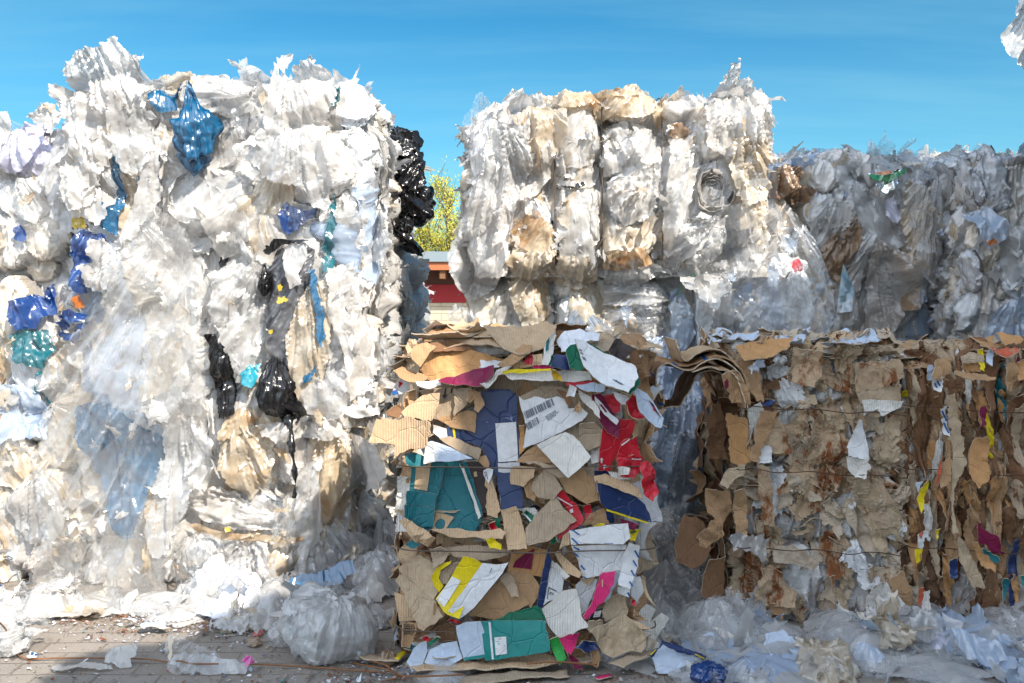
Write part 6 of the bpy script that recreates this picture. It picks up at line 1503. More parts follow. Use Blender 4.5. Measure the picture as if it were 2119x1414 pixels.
# ------------------------------------------------------------------ brown and grey bale
bK = (1.0, 1.745, 4.32, 5.1, 0.0, 1.245)
K = empty('cardboard_bale', (1.37, 4.7, 0), 'bale of soaked grey and rust stained cardboard with a kraft flap arching from its top', 'bale', 'pressed bales of waste cardboard'); BALES['K'] = K
body(K, 'K', bK, {'F': .007, 'L': .010, 'R': .03, 'T': .012, 'B': .05}, boxpillows(bK, 130, 81, (.035, .10), (1, 2.6), [(BEI, 6), (KL, 3), (KR, 2), (WHB, 2), (KD, .8)], stain=(.1, 1.0), cap=.035), 81, M['boardmass'], amp=.030, base=-.03, name='board_mass', crad=.05,
     grooves=((1.165, .03, .012), (1.36, .03, .012), (1.55, .03, .012)), hgrooves=((.975, .05, .014), (.70, .05, .014), (.36, .05, .014)), freq=13)
PM = [(M['paper'], 6), (M['paperb'], 9), (M['beige'], 4), (M['kraftg'], 2), (M['whiteb'], 1.5)]
scatter(K, 'K', 'F', bK, 78, (.025, .075), PM, 501, elong=(1, 3), thick=.0025, fold=.01, name='board_sheet', amp=.03, curl=.03, sm=4, jag=.010, sharp=True, step=.009, rotr=.9, lift=.006, freq=14)
scatter(K, 'K', 'L', bK, 26, (.05, .12), [(M['kraft'], 4), (M['kraftd'], 4), (M['beige'], 2)], 502, elong=(1, 2), thick=.004, fold=0, name='board_sheet', sharp=True, quad=True, amp=.02, curl=.05, sm=12, jag=.006, step=.014, rotr=.8, lift=.02)
scatter(K, 'K', 'T', bK, 30, (.05, .12), [(M['paper'], 4), (M['blueb'], 2), (M['kraftl'], 2)], 503, elong=(1, 1.6), thick=.003, fold=.01, name='board_sheet', sharp=True, quad=True, amp=.016, curl=.025, sm=14, jag=.008, step=.012, rotr=1.5, lift=.01)
frill(K, 20, 1.02, 1.72, 4.34, 1.19, 1.235, [(M['paper'], 4), (M['blueb'], 2), (M['beige'], 3)], 504, size=(.02, .07), out=.05)
frill(K, 30, 1.02, 1.74, 4.33, .1, 1.15, [(M['paperb'], 4), (M['beige'], 3), (M['paper'], 2)], 506, size=(.015, .05), out=.03, ang=2.6)
frill(K, 16, 1.0, 1.2, 4.34, .1, 1.1, [(M['kraft'], 3), (M['kraftd'], 3)], 505, size=(.02, .06), out=.05, ang=1.6)
def KC(mat, pts, lift=.03, tilt=(0, 0), root=None, **kw):
    kw.setdefault('amp', .016); kw.setdefault('freq', 12); kw.setdefault('jag', .005); kw.setdefault('step', .011)
    return card(root or K, mat, pts, lift, tilt, Y0=4.32, **kw)
KC('orangek', [(1520, 722), (1560, 706), (1600, 702), (1640, 706), (1630, 728), (1580, 742), (1540, 748)], .06, (0, 1.6))
KC('kraft', [(1528, 744), (1548, 740), (1572, 758), (1578, 800), (1580, 830), (1562, 832), (1548, 800)], .07, (.2, 0), amp=.02)
# arching flap
def swept(root, name, path, Y, depth, mats, thick=.006, seed=1, amp=.012, n=26, m=14, slant=(0, 0), label=None, dec=None):
    """curved board: path read off the photo in the plane Y, run back into the picture by depth"""
    pts = np.array([P3(a, b, Y) for a, b in path]); t = np.r_[0, np.cumsum(np.linalg.norm(np.diff(pts, axis=0), axis=1))]; L = t[-1]
    q = np.linspace(0, L, n * 2); tt = np.linspace(0, len(path) - 1, n * 2)
    def cr(x):
        i = int(min(x, len(path) - 1.001)); f = x - i; p0, p1, p2, p3 = pts[max(i - 1, 0)], pts[i], pts[i + 1], pts[min(i + 2, len(path) - 1)]
        return .5 * (2 * p1 + (-p0 + p2) * f + (2 * p0 - 5 * p1 + 4 * p2 - p3) * f * f + (-p0 + 3 * p1 - 3 * p2 + p3) * f ** 3)
    C0 = np.array([cr(x) for x in tt]); N_ = len(C0); V = []; uv = []
    r = np.random.RandomState(seed); ragged = np.cumsum(r.randn(N_)) * .004; ragged -= np.linspace(ragged[0], ragged[-1], N_)
    for j in range(m + 1):
        d = depth * j / m
        V.append(C0 + np.array([slant[0] * d, 0, slant[1] * d]) + np.array([0, 1, 0]) * (d + (ragged * (1 - j / m))[:, None])); uv.append(np.stack([np.full(N_, d), q], 1))
    V = np.concatenate(V); uv = np.concatenate(uv)
    P_ = V * 1.0 + seed
    V = V + np.stack([crumple(P_, 8, 3, .55, seed), crumple(P_ + 9, 8, 3, .55, seed + 1), crumple(P_ + 19, 8, 3, .55, seed + 2)], 1) * amp
    g = np.arange(N_ * (m + 1)).reshape(m + 1, N_); F_ = np.stack([g[:-1, :-1], g[:-1, 1:], g[1:, 1:], g[1:, :-1]], -1).reshape(-1, 4)
    mi = np.zeros(len(F_), int)
    if dec is not None:
        row, colm = np.divmod(np.arange(len(F_)), N_ - 1); mi[dec(row, colm)] = 2
    o = mesh_obj(name, V, F_, [M[mats[0]], M['edge'], M['inkblue']], root, mi=mi, uv=uv, smooth_=False, label=label)
    md = o.modifiers.new('solid', 'SOLIDIFY'); md.thickness = thick; md.offset = 0; md.material_offset_rim = 1 if dec is None else 0
    return o
arch = [(1548, 836), (1546, 800), (1534, 768), (1510, 746), (1480, 738), (1450, 748), (1420, 758), (1386, 752), (1362, 760), (1358, 790), (1372, 820), (1366, 846)]
swept(K, 'arched_flap', [(a, b) for a, b in arch], 4.16, .40, ['kraft'], .007, 3, label='kraft flap arching out with dark blue lines', dec=lambda r, c: ((c % 9 == 3) & (r < 6) & (c > 20)) | ((c > 8) & (c < 16) & (r % 4 == 1)))
swept(K, 'arched_flap', [(a - 2, b + 8 - (6 if a < 1400 else 0)) for a, b in arch[:-1]], 4.14, .36, ['kraftd'], .006, 5)
swept(K, 'arched_flap', [(1550, 832), (1548, 790), (1528, 752), (1500, 730), (1470, 726), (1440, 736), (1418, 750), (1408, 728), (1398, 704)], 4.18, .34, ['kraftl'], .005, 7)
swept(K, 'arched_flap', [(1530, 836), (1520, 806), (1500, 780), (1474, 768), (1446, 776), (1430, 800), (1412, 836), (1390, 842), (1370, 846)], 4.22, .30, ['kraftd'], .006, 9)
swept(K, 'arched_flap', [(1540, 840), (1530, 800), (1512, 772), (1490, 760), (1460, 758), (1430, 770)], 4.12, .38, ['kraft'], .006, 11)
KC('kraft', [(1490, 776), (1520, 764), (1544, 800), (1546, 836), (1512, 834)], .16, (.3, 0), name='arched_flap', dec=[('maroon', [(1496, 790), (1502, 784), (1506, 800), (1500, 806)])])
KC('orangek', [(1501, 855), (1547, 868), (1552, 955), (1530, 962), (1510, 955)], .08, (.1, 0), amp=.003, thick=.008)
KC('kraftd', [(1466, 870), (1480, 838), (1492, 834), (1500, 880), (1506, 950), (1470, 950), (1462, 920)], .02, (.5, 0), amp=.03)
KC('whitec', [(1546, 850), (1572, 830), (1580, 850), (1556, 920), (1550, 930)], .06, (0, 0))
KC('kraft', [(1550, 952), (1560, 900), (1574, 850), (1608, 852), (1590, 900), (1570, 960)], .08, (0, 0), amp=.01, jag=.004)
KC('beige', [(1488, 1000), (1504, 970), (1544, 962), (1542, 978), (1516, 996), (1500, 1014)], .10, (.2, .3), bend=(0, .03))
KC('kraft', [(1460, 1012), (1510, 1014), (1516, 1060), (1490, 1080), (1462, 1060)], .05, (.4, 0), amp=.02)
KC('kraft', [(1518, 1014), (1540, 1010), (1546, 1060), (1540, 1108), (1520, 1104)], .07, (.2, 0))
KC('kraftd', [(1419, 1063), (1436, 1070), (1453, 1080), (1468, 1130), (1467, 1148), (1450, 1168), (1432, 1177), (1394, 1161), (1396, 1120), (1402, 1094)], .10, (.5, .2), amp=.008, label='dark brown square flap hanging off the left side')
KC('kraftd', [(1461, 1156), (1496, 1150), (1498, 1200), (1490, 1254), (1449, 1232)], .06, (.4, 0), amp=.006)
KC('kraft', [(1444, 1112), (1470, 1082), (1496, 1076), (1500, 1110), (1470, 1130), (1450, 1130)], .10, (.2, .2), amp=.03)
KC('whiteb', [(1772, 866), (1778, 868), (1790, 900), (1796, 930), (1796, 950), (1780, 948), (1754, 944), (1750, 926), (1764, 898)], .07, (0, 0), amp=.012, jag=.004)
KC('whitec', [(1748, 946), (1796, 950), (1798, 972), (1792, 990), (1768, 990), (1752, 974)], .075, (0, .1), amp=.012, jag=.004)
KC('paperb', [(1584, 866), (1610, 862), (1630, 900), (1636, 940), (1600, 940), (1580, 920)], .05, amp=.02, jag=.005)
KC('whiteb', [(1562, 925), (1574, 906), (1596, 924), (1596, 956), (1566, 962)], .06, amp=.012, jag=.004)
KC('paperb', [(1566, 960), (1590, 966), (1600, 1020), (1604, 1090), (1580, 1086), (1570, 1030)], .05, amp=.012)
KC('paperb', [(1640, 720), (1700, 730), (1700, 780), (1680, 800), (1640, 790)], .05, amp=.02, jag=.005)
KC('paperb', [(1766, 750), (1860, 742), (1866, 780), (1830, 800), (1770, 812)], .05, amp=.012, jag=.004)
KC('beige', [(1772, 810), (1860, 800), (1866, 836), (1840, 850), (1780, 836)], .04, amp=.01)
KC('beige', [(1800, 830), (1858, 836), (1820, 862), (1796, 862)], .06, amp=.01)
KC('whitec', [(1780, 826), (1866, 828), (1862, 842), (1828, 862), (1816, 846), (1786, 860)], .07, (0, .1), amp=.012, jag=.004)
KC('paper', [(1600, 1130), (1640, 1128), (1690, 1160), (1680, 1176), (1640, 1168), (1600, 1160)], .06, (0, .1), amp=.02, jag=.005)
KC('paperb', [(1572, 1170), (1600, 1172), (1644, 1220), (1640, 1250), (1590, 1250), (1560, 1240)], .08, (.1, .1), amp=.03, jag=.008)
KC('kraft', [(1592, 1246), (1624, 1250), (1616, 1284), (1596, 1270)], .09)
KC('paperw', [(1560, 1290), (1590, 1270), (1616, 1310), (1604, 1320), (1570, 1314)], .12, (.1, .3))
KC('whitec', [(1820, 1226), (1836, 1204), (1866, 1244), (1872, 1254), (1844, 1290), (1816, 1284), (1808, 1240)], .10, (0, .1), amp=.012)
KC('whiteb', [(1822, 1240), (1840, 1244), (1866, 1246), (1868, 1262), (1846, 1286), (1826, 1270)], .12, (0, .1))
pxpatch(K, 'film_scrap', [(1508, 1112), (1520, 1106), (1550, 1112), (1580, 1100), (1590, 1120), (1584, 1160), (1566, 1150), (1540, 1142)], 4.2, M['milky'], step=.009, amp=.04, fold=.03)
pxpatch(K, 'film_scrap', [(1548, 760), (1560, 748), (1580, 746), (1570, 764), (1556, 772)], 4.2, M['bluewhite'], step=.009, amp=.03, fold=.02)
pxpatch(K, 'film_scrap', [(1578, 832), (1600, 826), (1616, 836), (1590, 842)], 4.24, M['royal'], step=.009, amp=.02, fold=.02)

# ------------------------------------------------------------------ brown bale with coloured strips, right edge
bL = (1.76, 3.0, 4.36, 5.3, 0.0, 1.215)
L_ = empty('cardboard_bale', (2.38, 4.8, 0), 'dark brown bale of cardboard pressed in upright layers with red, yellow and blue scraps', 'bale', 'pressed bales of waste cardboard'); BALES['L'] = L_
pil = boxpillows(bL, 210, 91, (.025, .07), (2.2, 6.0), [(KR, 6), (KD, 5), (KL, 1.5), (BEI, 1.2), (PK, 1.5), ((.55, .54, .52), .5)], rotr=.22, stain=(.1, .7), cap=.045)
body(L_, 'L', bL, {'F': .007, 'L': .02, 'R': .06, 'T': .012, 'B': .05}, pil, 91, M['boardmass'], amp=.022, base=-.05, name='board_mass', crad=.05, freq=12, grooves=((2.02, .02, .01),), hgrooves=((.98, .015, .008), (.70, .015, .008), (.355, .015, .008)))
LL = [(M['kraft'], 5), (M['kraftd'], 8), (M['beige'], 1.2), (M['kraftg'], 1.5), (M['orangek'], 2), (M['maroon'], .5), (M['whitec'], .6), (M['navy'], .35), (M['yellow'], .25), (M['tealb'], .25)]
scatter(L_, 'L', 'F', (1.76, 2.42, 4.36, 5.3, 0, 1.2), 99, (.012, .034), LL, 601, elong=(3, 9), thick=.004, fold=.02, name='board_strip', amp=.012, curl=.02, sm=5, jag=.004, step=.009, rotr=.2, lift=.008, freq=13, spiky=.25)
scatter(L_, 'L', 'T', (1.76, 2.6, 4.36, 5.3, 0, 1.2), 26, (.05, .12), LL[:5], 602, elong=(1, 1.8), thick=.004, fold=0, name='board_sheet', sharp=True, quad=True, amp=.016, curl=.025, sm=14, jag=.006, step=.014, rotr=1.5, lift=.01)
frill(L_, 20, 1.78, 2.5, 4.40, 1.15, 1.21, LL[:5], 603, size=(.03, .09), out=.07, ang=1.0)
LC = lambda m, p, l=.05, t=(0, 0), **k: KC(m, p, l, t, root=L_, **k)
LC('kraft', [(1938, 744), (1966, 738), (1964, 770), (1948, 790), (1926, 776)], .10, (.1, .1))
LC('kraft', [(1976, 768), (2020, 774), (2056, 784), (2054, 790), (2010, 788), (1972, 778)], .16, (0, .6), amp=.006)
LC('kraftg', [(1986, 736), (2004, 728), (2026, 738), (2028, 750), (1990, 750)], .10, (0, .3), amp=.02)
LC('orangek', [(1992, 748), (2028, 748), (2030, 770), (2000, 766)], .09, (.1, 0))
LC('yellow', [(2026, 724), (2036, 720), (2038, 748), (2036, 770), (2028, 766)], .12, (.1, 0), amp=.02)
LC('blueb', [(2040, 728), (2058, 724), (2048, 760), (2038, 752)], .10, (.1, .3))
LC('redf' if False else 'coral', [(2040, 722), (2096, 722), (2098, 740), (2078, 746), (2064, 736), (2050, 730)], .10, (0, .8), amp=.02)
LC('orangek', [(2100, 748), (2130, 742), (2130, 780), (2102, 790)], .08)
LC('kraft', [(2080, 756), (2096, 748), (2106, 776), (2090, 812), (2082, 800)], .09, (.3, 0))
LC('blueb', [(1920, 760), (1930, 756), (1936, 790), (1922, 790)], .09); LC('whiteb', [(1926, 784), (1952, 780), (1946, 812), (1932, 808)], .10, dec=[('inkblue', hat(1932, 792, 6, 10)), ('inkblue', hat(1938, 788, 6, 10))])
LC('whiteb', [(1944, 846), (1956, 840), (1962, 880), (1964, 904), (1952, 898)], .10, dec=[('inkblue', hat(1946, 850, 10, 20)), ('inkblue', hat(1950, 875, 10, 20))])
LC('navy', [(1956, 860), (1966, 866), (1964, 890)], .11)
LC('beige', [(1956, 820), (1972, 812), (1980, 860), (1996, 930), (2000, 960), (1978, 1000), (1972, 1060), (1978, 1100), (1966, 1100), (1968, 1000), (1972, 930), (1960, 880)], .10, amp=.008)
LC('coral' if False else 'maroon', [(2026, 850), (2038, 840), (2040, 880), (2026, 886)], .08)
LC('orangek', [(2004, 930), (2016, 906), (2036, 902), (2048, 912), (2046, 990), (2020, 1010), (2002, 980)], .09, amp=.012)
LC('kraft', [(1948, 970), (1964, 930), (1972, 960), (1964, 1000), (1944, 1010)], .10); LC('coral', [(1944, 960), (1950, 940), (1948, 980), (1938, 1010), (1936, 1000)], .11)
LC('yellow', [(1898, 1030), (1916, 990), (1920, 1000), (1908, 1050), (1900, 1060)], .11, amp=.01); LC('blueb', [(1896, 1000), (1912, 996), (1900, 1020)], .10)
LC('whiteb', [(1896, 1106), (1912, 1098), (1918, 1110), (1904, 1136), (1896, 1130)], .11, dec=[('coral', [(1898, 1106), (1908, 1100), (1904, 1114)])]); LC('yellow', [(1892, 1140), (1908, 1136), (1904, 1160), (1896, 1166)], .11)
LC('yellow', [(1932, 1096), (1940, 1092), (1940, 1112), (1934, 1118)], .11); LC('navy', [(1962, 1160), (1976, 1150), (1980, 1190), (1966, 1196)], .10)
LC('maroon', [(2022, 1080), (2044, 1100), (2066, 1112), (2070, 1134), (2080, 1146), (2050, 1140), (2028, 1126)], .10, amp=.012)
LC('tealb', [(2024, 1128), (2040, 1134), (2064, 1150), (2062, 1162), (2044, 1156)], .12)
LC('beige', [(1980, 1110), (1994, 1120), (2030, 1190), (2036, 1216), (2010, 1214), (1984, 1160)], .10, amp=.012)
LC('orangek', [(2006, 1116), (2020, 1120), (2060, 1170), (2058, 1184), (2030, 1170)], .11)
LC('tealb', [(2072, 1196), (2088, 1200), (2080, 1230), (2066, 1248), (2074, 1220)], .11); LC('cyan' if False else 'greent', [(2108, 1192), (2130, 1190), (2130, 1216), (2112, 1214)], .10)
LC('coral', [(1896, 1208), (1908, 1216), (1906, 1240), (1900, 1264), (1896, 1240)], .10); LC('whitec', [(1904, 1224), (1924, 1220), (1926, 1264), (1908, 1268)], .09)
LC('kraft', [(1838, 1200), (1866, 1180), (1888, 1220), (1890, 1290), (1864, 1270)], .09, amp=.01)
LC('beige', [(1880, 1280), (1850, 1284), (1870, 1300), (1900, 1294)], .09)
LC('whitec', [(1790, 1240), (1812, 1210), (1826, 1196), (1838, 1250), (1820, 1290), (1796, 1290)], .10)
for root, xs in ((K, (0.98, 1.72)), (L_, (1.74, 3.0))):
    for z in (0.975, 0.70, 0.36):
        n = 9; pts = [(xs[0] + (xs[1] - xs[0]) * i / n, 4.225 + .012 * math.sin(i * 2.3 + z * 9), z - .008 * i * (1 if root is L_ else .5) + .006 * math.sin(i * 1.9)) for i in range(n + 1)]
        tube(root, 'tie_wire', [(pts[0][0] - .02, 4.6, z)] + pts, .0024, M['wire'], sub=4, seg=6)

shreds(K, gather(K, 'K'), 520, (.012, .035), [(M['paper'], 4), (M['beige'], 5), (M['paperb'], 4), (M['kraftl'], 2), (M['whiteb'], .8)], 811, long=(.8, 2), narrow=(.4, 1.1), lift=(.1, .7), thick=.0015, smooth_=False)
shreds(L_, 'L', 340, (.012, .03), [(M['kraft'], 4), (M['kraftd'], 6), (M['beige'], 1), (M['orangek'], 2), (M['whiteb'], .4), (M['navy'], .3), (M['coral'], .2), (M['yellow'], .2)], 812, long=(1.5, 5), narrow=(.4, .9), lift=(.05, .35), thick=.002, smooth_=False)
frill(J, 44, -.42, .50, 3.90, .06, 1.2, KM, 414, size=(.02, .06), out=.07, ang=2.4)
shreds(J, 'J', 300, (.015, .04), [(M['kraft'], 4), (M['kraftl'], 4), (M['kraftd'], 3), (M['whitec'], 2)], 813, long=(.8, 2), narrow=(.5, 1.1), lift=(.1, .6), thick=.002, smooth_=False)
# ------------------------------------------------------------------ loose things lying on the paving
def gpt(px, py, z=0.0):
    Y = (EYE - z) * F / (py - HZ)
    return np.array([(px - 1059.5) / F * Y, Y, z])


def gsheet(name, label, cat, mat, pts, amp=.03, fold=.02, lift=.012, step=.012, freq=9, curl=.0, jag=.006, thick=0.0, dec=(), group=None, **kw):
    """sheet lying on the ground, outline read off the photo"""
    A = np.array([gpt(*p) for p in pts]); c = A.mean(0)
    pr = lambda p: (gpt(*p)[0] - c[0], gpt(*p)[1] - c[1])
    return patch(None, name, [pr(p) for p in pts], (c[0], c[1], 0), (1, 0, 0), (0, 1, 0), [M[mat]], step=step, amp=amp, fold=fold, freq=freq, curl=curl, jag=jag, lift=lift + amp * .7,
                 floor=0.004, thick=thick, decals=[(M[a], [pr(p) for p in b]) for a, b in dec], label=label, cat=cat, group=group, **kw)


def ssheet(name, label, cat, mat, pts, Y, tilt=(0, 0.6), amp=.03, fold=.03, step=.011, freq=9, jag=.006, dec=(), thick=0.0, group=None, root=None, **kw):
    """sheet standing or leaning at depth Y"""
    return pxpatch(root, name, pts, Y, [M[mat]], tilt=tilt, decals=[(M[a], b) for a, b in dec], step=step, amp=amp, fold=fold, freq=freq, jag=jag, thick=thick, label=label, cat=cat, group=group, floor=.003, **kw)


def heap(name, label, px, py, rx, ry, mats, depth=.22, seed=1, amp=.07, lumps=0, sheets=3, group=None, cat='plastic film', z=None, neck=.1, rot=0.0, res=(110, 70), Y=None, lump=.28, ssz=(.35, .8), flat=False):
    """crumpled wad of film resting on the ground: body plus loose flaps"""
    Y = Y or EYE * F / (py + ry * .96 - HZ)
    c = P3(px, py, Y + depth * .3)
    rad = (rx / F * Y, depth, ry / F * Y * 1.05)
    root = empty(name, (c[0], c[1], 0), label, cat, group)
    m0 = mats[0]
    rr = random.Random(seed)
    if 'ball' in name or name == 'film_wad' or name in ('brown_scrap', 'blue_film_wad'):
        rot = rot or rr.uniform(-1.4, 1.4); rad_ = (rad[2], rad[1], rad[0]) if abs(math.sin(rot)) > .7 else rad
        o = bag(root, 'film_body', c, rad_, rot, M[m0], seed=seed, amp=amp, neck=0.0, res=res, lump=lump, floor=.003, fold=.10)
    else:
        Hh = max(.03, .8 * (EYE - (py - ry - HZ) / F * Y))
        for j in range(3):
            w_, d_ = rad[0] * rr.uniform(.75, 1.25), rad[1] * rr.uniform(1.1, 1.7)
            o = patch(root, 'film_layer', blob_poly(rr, w_, d_, 11, .4), (c[0] + rad[0] * rr.uniform(-.4, .4), c[1] + rad[1] * rr.uniform(-.3, .5), 0), (1, 0, 0), (0, 1, 0), M[mats[j % len(mats)]], step=.013,
                      amp=max(.03, Hh * .22), fold=Hh * .12, freq=7, jag=.007, lift=.01, dome=Hh * rr.uniform(.6, 1.1), floor=.003, fold_ang=rr.uniform(0, 3))
            if j == 0: first = o
        o = first
    vv = np.array([tuple(q.co) for q in o.data.vertices]) + np.array(root.location); nn = vv - c + np.array([0, 0, rad[2]]); nn /= np.linalg.norm(nn, axis=1, keepdims=True) + 1e-9
    SK['h'] = (vv, nn)
    if min(rad) > .04: shreds(root, 'h', 34, (.02, .06), [(M[m], 1) for m in mats], seed + 5, name='torn_ends', lift=(.1, .7))
    r = random.Random(seed * 7 + 1)
    for k in range(sheets):
        a = r.uniform(-1.3, 1.3); b = r.uniform(-.2, .9)
        n = np.array([math.sin(a) * math.cos(b), -math.cos(a) * math.cos(b), math.sin(b)])
        U = np.cross([0, 0, 1], -n); U = np.cross(n, [0, 0, 1]); U = -U / np.linalg.norm(U)
        W = np.cross(n, U); 
        O = c + n * np.array(rad) * .92; s = r.uniform(*ssz) * min(rad[0], rad[2])
        patch(root, 'film_flap', blob_poly(r, s, s * r.uniform(.8, 1.6), r.randint(7, 10), .4), O, U, W, M[r.choice(mats + ['clear', 'clear'])], step=.012, amp=s * .22, fold=s * .18, jag=.008,
              freq=8, lift=.01, curl=-s * .25, floor=.003)
    return root

# left foreground
heap('film_wad', 'small round wad of clear film at the left photo edge on the sunlit paving', 20, 1318, 38, 38, ['milky', 'clear'], depth=.08, seed=2, sheets=2)
heap('film_heap', 'flat heap of clear film at the left edge against the bale base', 30, 1256, 60, 22, ['milky', 'clear', 'white'], depth=.16, seed=3, sheets=4)
heap('film_heap', 'clear film rags gathered just right of the flat heap at the left edge', 110, 1240, 50, 26, ['white', 'clear'], depth=.14, seed=4, sheets=4)
gsheet('film_scrap', 'cream torn film scrap on the lit paving beneath the hanging clear drape', 'plastic scrap', 'cream', [(132, 1282), (160, 1268), (200, 1264), (216, 1276), (200, 1294), (160, 1288)])
gsheet('film_scrap', 'tiny bright blue film scrap on the lit paving at the foot of the drape', 'plastic scrap', 'cyan', [(138, 1258), (150, 1256), (150, 1264), (140, 1266)], step=.008, amp=.01)
gsheet('film_strip', 'long narrow white film strip lying flat in the front left', 'plastic strip', 'white', [(106, 1388), (150, 1384), (186, 1379), (232, 1386), (236, 1392), (180, 1392), (130, 1396), (108, 1395)], amp=.012, fold=.01)
gsheet('paper_label', 'little white label with blue marks under the bent wire', 'paper scrap', 'paperw', [(54, 1366), (62, 1356), (84, 1358), (78, 1370), (60, 1371)], amp=.008, fold=0, thick=.001, dec=[('inkblue', [(64, 1360), (70, 1360), (69, 1364), (63, 1364)]), ('inkblue', [(72, 1362), (80, 1362), (79, 1365), (71, 1365)])])
ssheet('film_scrap', 'crinkled clear film scrap standing over the long wire', 'plastic scrap', 'milky', [(216, 1366), (236, 1350), (262, 1346), (284, 1342), (286, 1358), (274, 1370), (276, 1386), (258, 1392), (238, 1386), (218, 1380)], 3.78, amp=.05, fold=.02)
t_ = empty('torn_bag', (-1.2, 3.8, 0), 'torn clear bag with amber stained edge and a magenta tip on the shaded paving', 'plastic bag')
ssheet('bag_wall', None, None, 'clear', [(348, 1350), (352, 1322), (358, 1308), (372, 1316), (400, 1330), (440, 1338), (456, 1356), (480, 1366), (510, 1372), (516, 1384), (480, 1390), (430, 1394), (370, 1392), (350, 1382)], 3.74, tilt=(0, .8), amp=.05, fold=.03, root=t_)
ssheet('bag_wall', None, None, 'milky', [(350, 1384), (360, 1360), (420, 1350), (470, 1366), (512, 1376), (508, 1392), (440, 1398), (380, 1396)], 3.72, tilt=(0, 1.5), amp=.03, fold=.02, root=t_)
ssheet('stained_edge', None, None, 'amber', [(347, 1350), (350, 1318), (358, 1308), (360, 1330), (354, 1360), (350, 1372)], 3.70, amp=.02, fold=.01, root=t_)
ssheet('magenta_tip', None, None, 'magenta', [(492, 1368), (522, 1362), (524, 1376), (510, 1384), (508, 1374)], 3.70, tilt=(0, .8), amp=.01, fold=.01, step=.008, root=t_)
p_ = empty('crumpled_paper', (-1.3, 4.4, 0), 'crumpled lilac white paper sheets at the foot of the yellow stained bale', 'paper')
for k, (pts, m, Y, tl) in enumerate((([(440, 1262), (470, 1240), (500, 1222), (520, 1180), (534, 1196), (540, 1216), (520, 1244), (500, 1270), (470, 1290), (450, 1290)], 'paperw', 4.36, (.2, .6)), ([(478, 1182), (496, 1180), (526, 1196), (518, 1214), (500, 1206)], 'paperw', 4.34, (.3, .4)),
                                    ([(400, 1266), (430, 1246), (456, 1244), (470, 1262), (458, 1290), (430, 1276)], 'blueb', 4.34, (0, .8)), ([(456, 1216), (480, 1208), (496, 1220), (490, 1256), (462, 1250)], 'paperw', 4.42, (-.3, .2)))):
    ssheet('paper_sheet', None, None, m, pts, Y, tilt=tl, amp=.04, fold=.0, freq=12, thick=.002, root=p_)
gsheet('paper_scrap', 'white paper scrap with yellow corner below the crumpled lilac paper', 'paper scrap', 'paperw', [(462, 1300), (478, 1286), (500, 1288), (504, 1304), (484, 1310), (464, 1310)], thick=.0015, fold=0, dec=[('yellow', [(488, 1290), (498, 1290), (498, 1296), (490, 1297)])])
gsheet('paper_scrap', 'pale blue folded paper plate piece on the shaded paving', 'paper scrap', 'blueb', [(288, 1310), (310, 1306), (344, 1308), (348, 1316), (330, 1318), (312, 1316), (300, 1322), (292, 1318)], thick=.002, fold=0)
gsheet('paper_scrap', 'thin curled white paper strip behind the pale blue plate piece', 'paper scrap', 'paperw', [(262, 1304), (290, 1298), (300, 1300), (280, 1306)], thick=.0015, fold=0)
gsheet('leaf', 'upright brown dead leaf by the paper scraps', 'leaf', 'kraftd', [(420, 1302), (424, 1298), (429, 1306), (428, 1318), (423, 1320)], amp=.012, fold=0, step=.007)
gsheet('red_scrap', 'small red plastic scrap beside a brown crumpled piece', 'plastic scrap', 'redf', [(520, 1316), (536, 1310), (546, 1312), (542, 1322), (530, 1322)], amp=.012, fold=0, step=.007)
heap('brown_scrap', 'small brown crumpled piece of board next to the red scrap', 528, 1330, 15, 9, ['brownf'], depth=.03, seed=31, sheets=1, res=(40, 26), cat='cardboard scrap')
hb = heap('film_ball', 'large round wad of shaded cling film resting on the paving left of the cardboard bale', 682, 1296, 100, 72, ['milky', 'clear', 'milky'], depth=.17, seed=12, sheets=6, amp=.05, lump=.16, res=(150, 100), rot=.3)
heap('film_wad', 'film tail lying left of the large round wad of cling film', 580, 1316, 20, 26, ['clear', 'milky'], depth=.05, seed=13, sheets=1)
heap('film_wad', 'low clear film wad tucked between the round wad and the cardboard bale', 775, 1310, 45, 46, ['milky', 'clear'], depth=.12, seed=14, sheets=2, Y=4.3)
heap('film_heap', 'clear film with a green print at the foot of the yellow stained bale', 560, 1240, 62, 34, ['clear', 'milky', 'clear'], depth=.16, seed=15, sheets=4)
heap('film_heap', 'dirty white film bundle in front of the heap with green print', 520, 1278, 52, 20, ['milky', 'cream'], depth=.10, seed=16, sheets=3)
heap('film_heap', 'folded white film piled behind the round wad', 790, 1190, 60, 56, ['milky', 'clear', 'white'], depth=.2, seed=17, sheets=5, Y=4.9)
heap('film_heap', 'clear film with black specks standing in the gap left of the cardboard bale', 790, 1130, 40, 60, ['clear', 'milky'], depth=.15, seed=18, sheets=4, Y=5.3)
heap('film_heap', 'grey film clump under the lower left of the yellow stained bale', 440, 1200, 55, 40, ['milky', 'clear'], depth=.14, seed=19, sheets=3, Y=4.65)
ssheet('blue_sheet', 'bright blue plastic sheet lying over the film beside the yellow stained bale', 'plastic sheet', 'blue', [(598, 1204), (620, 1190), (680, 1176), (700, 1164), (722, 1162), (738, 1184), (716, 1190), (700, 1208), (660, 1212), (620, 1212)], 4.62, tilt=(0, .7), amp=.03, fold=.006, freq=6)
ssheet('paper_scrap', 'small lilac paper standing at the left foot of the cardboard bale', 'paper scrap', 'blueb', [(814, 1298), (822, 1292), (830, 1300), (828, 1326), (816, 1330)], 4.0, amp=.01, fold=0, thick=.0015)
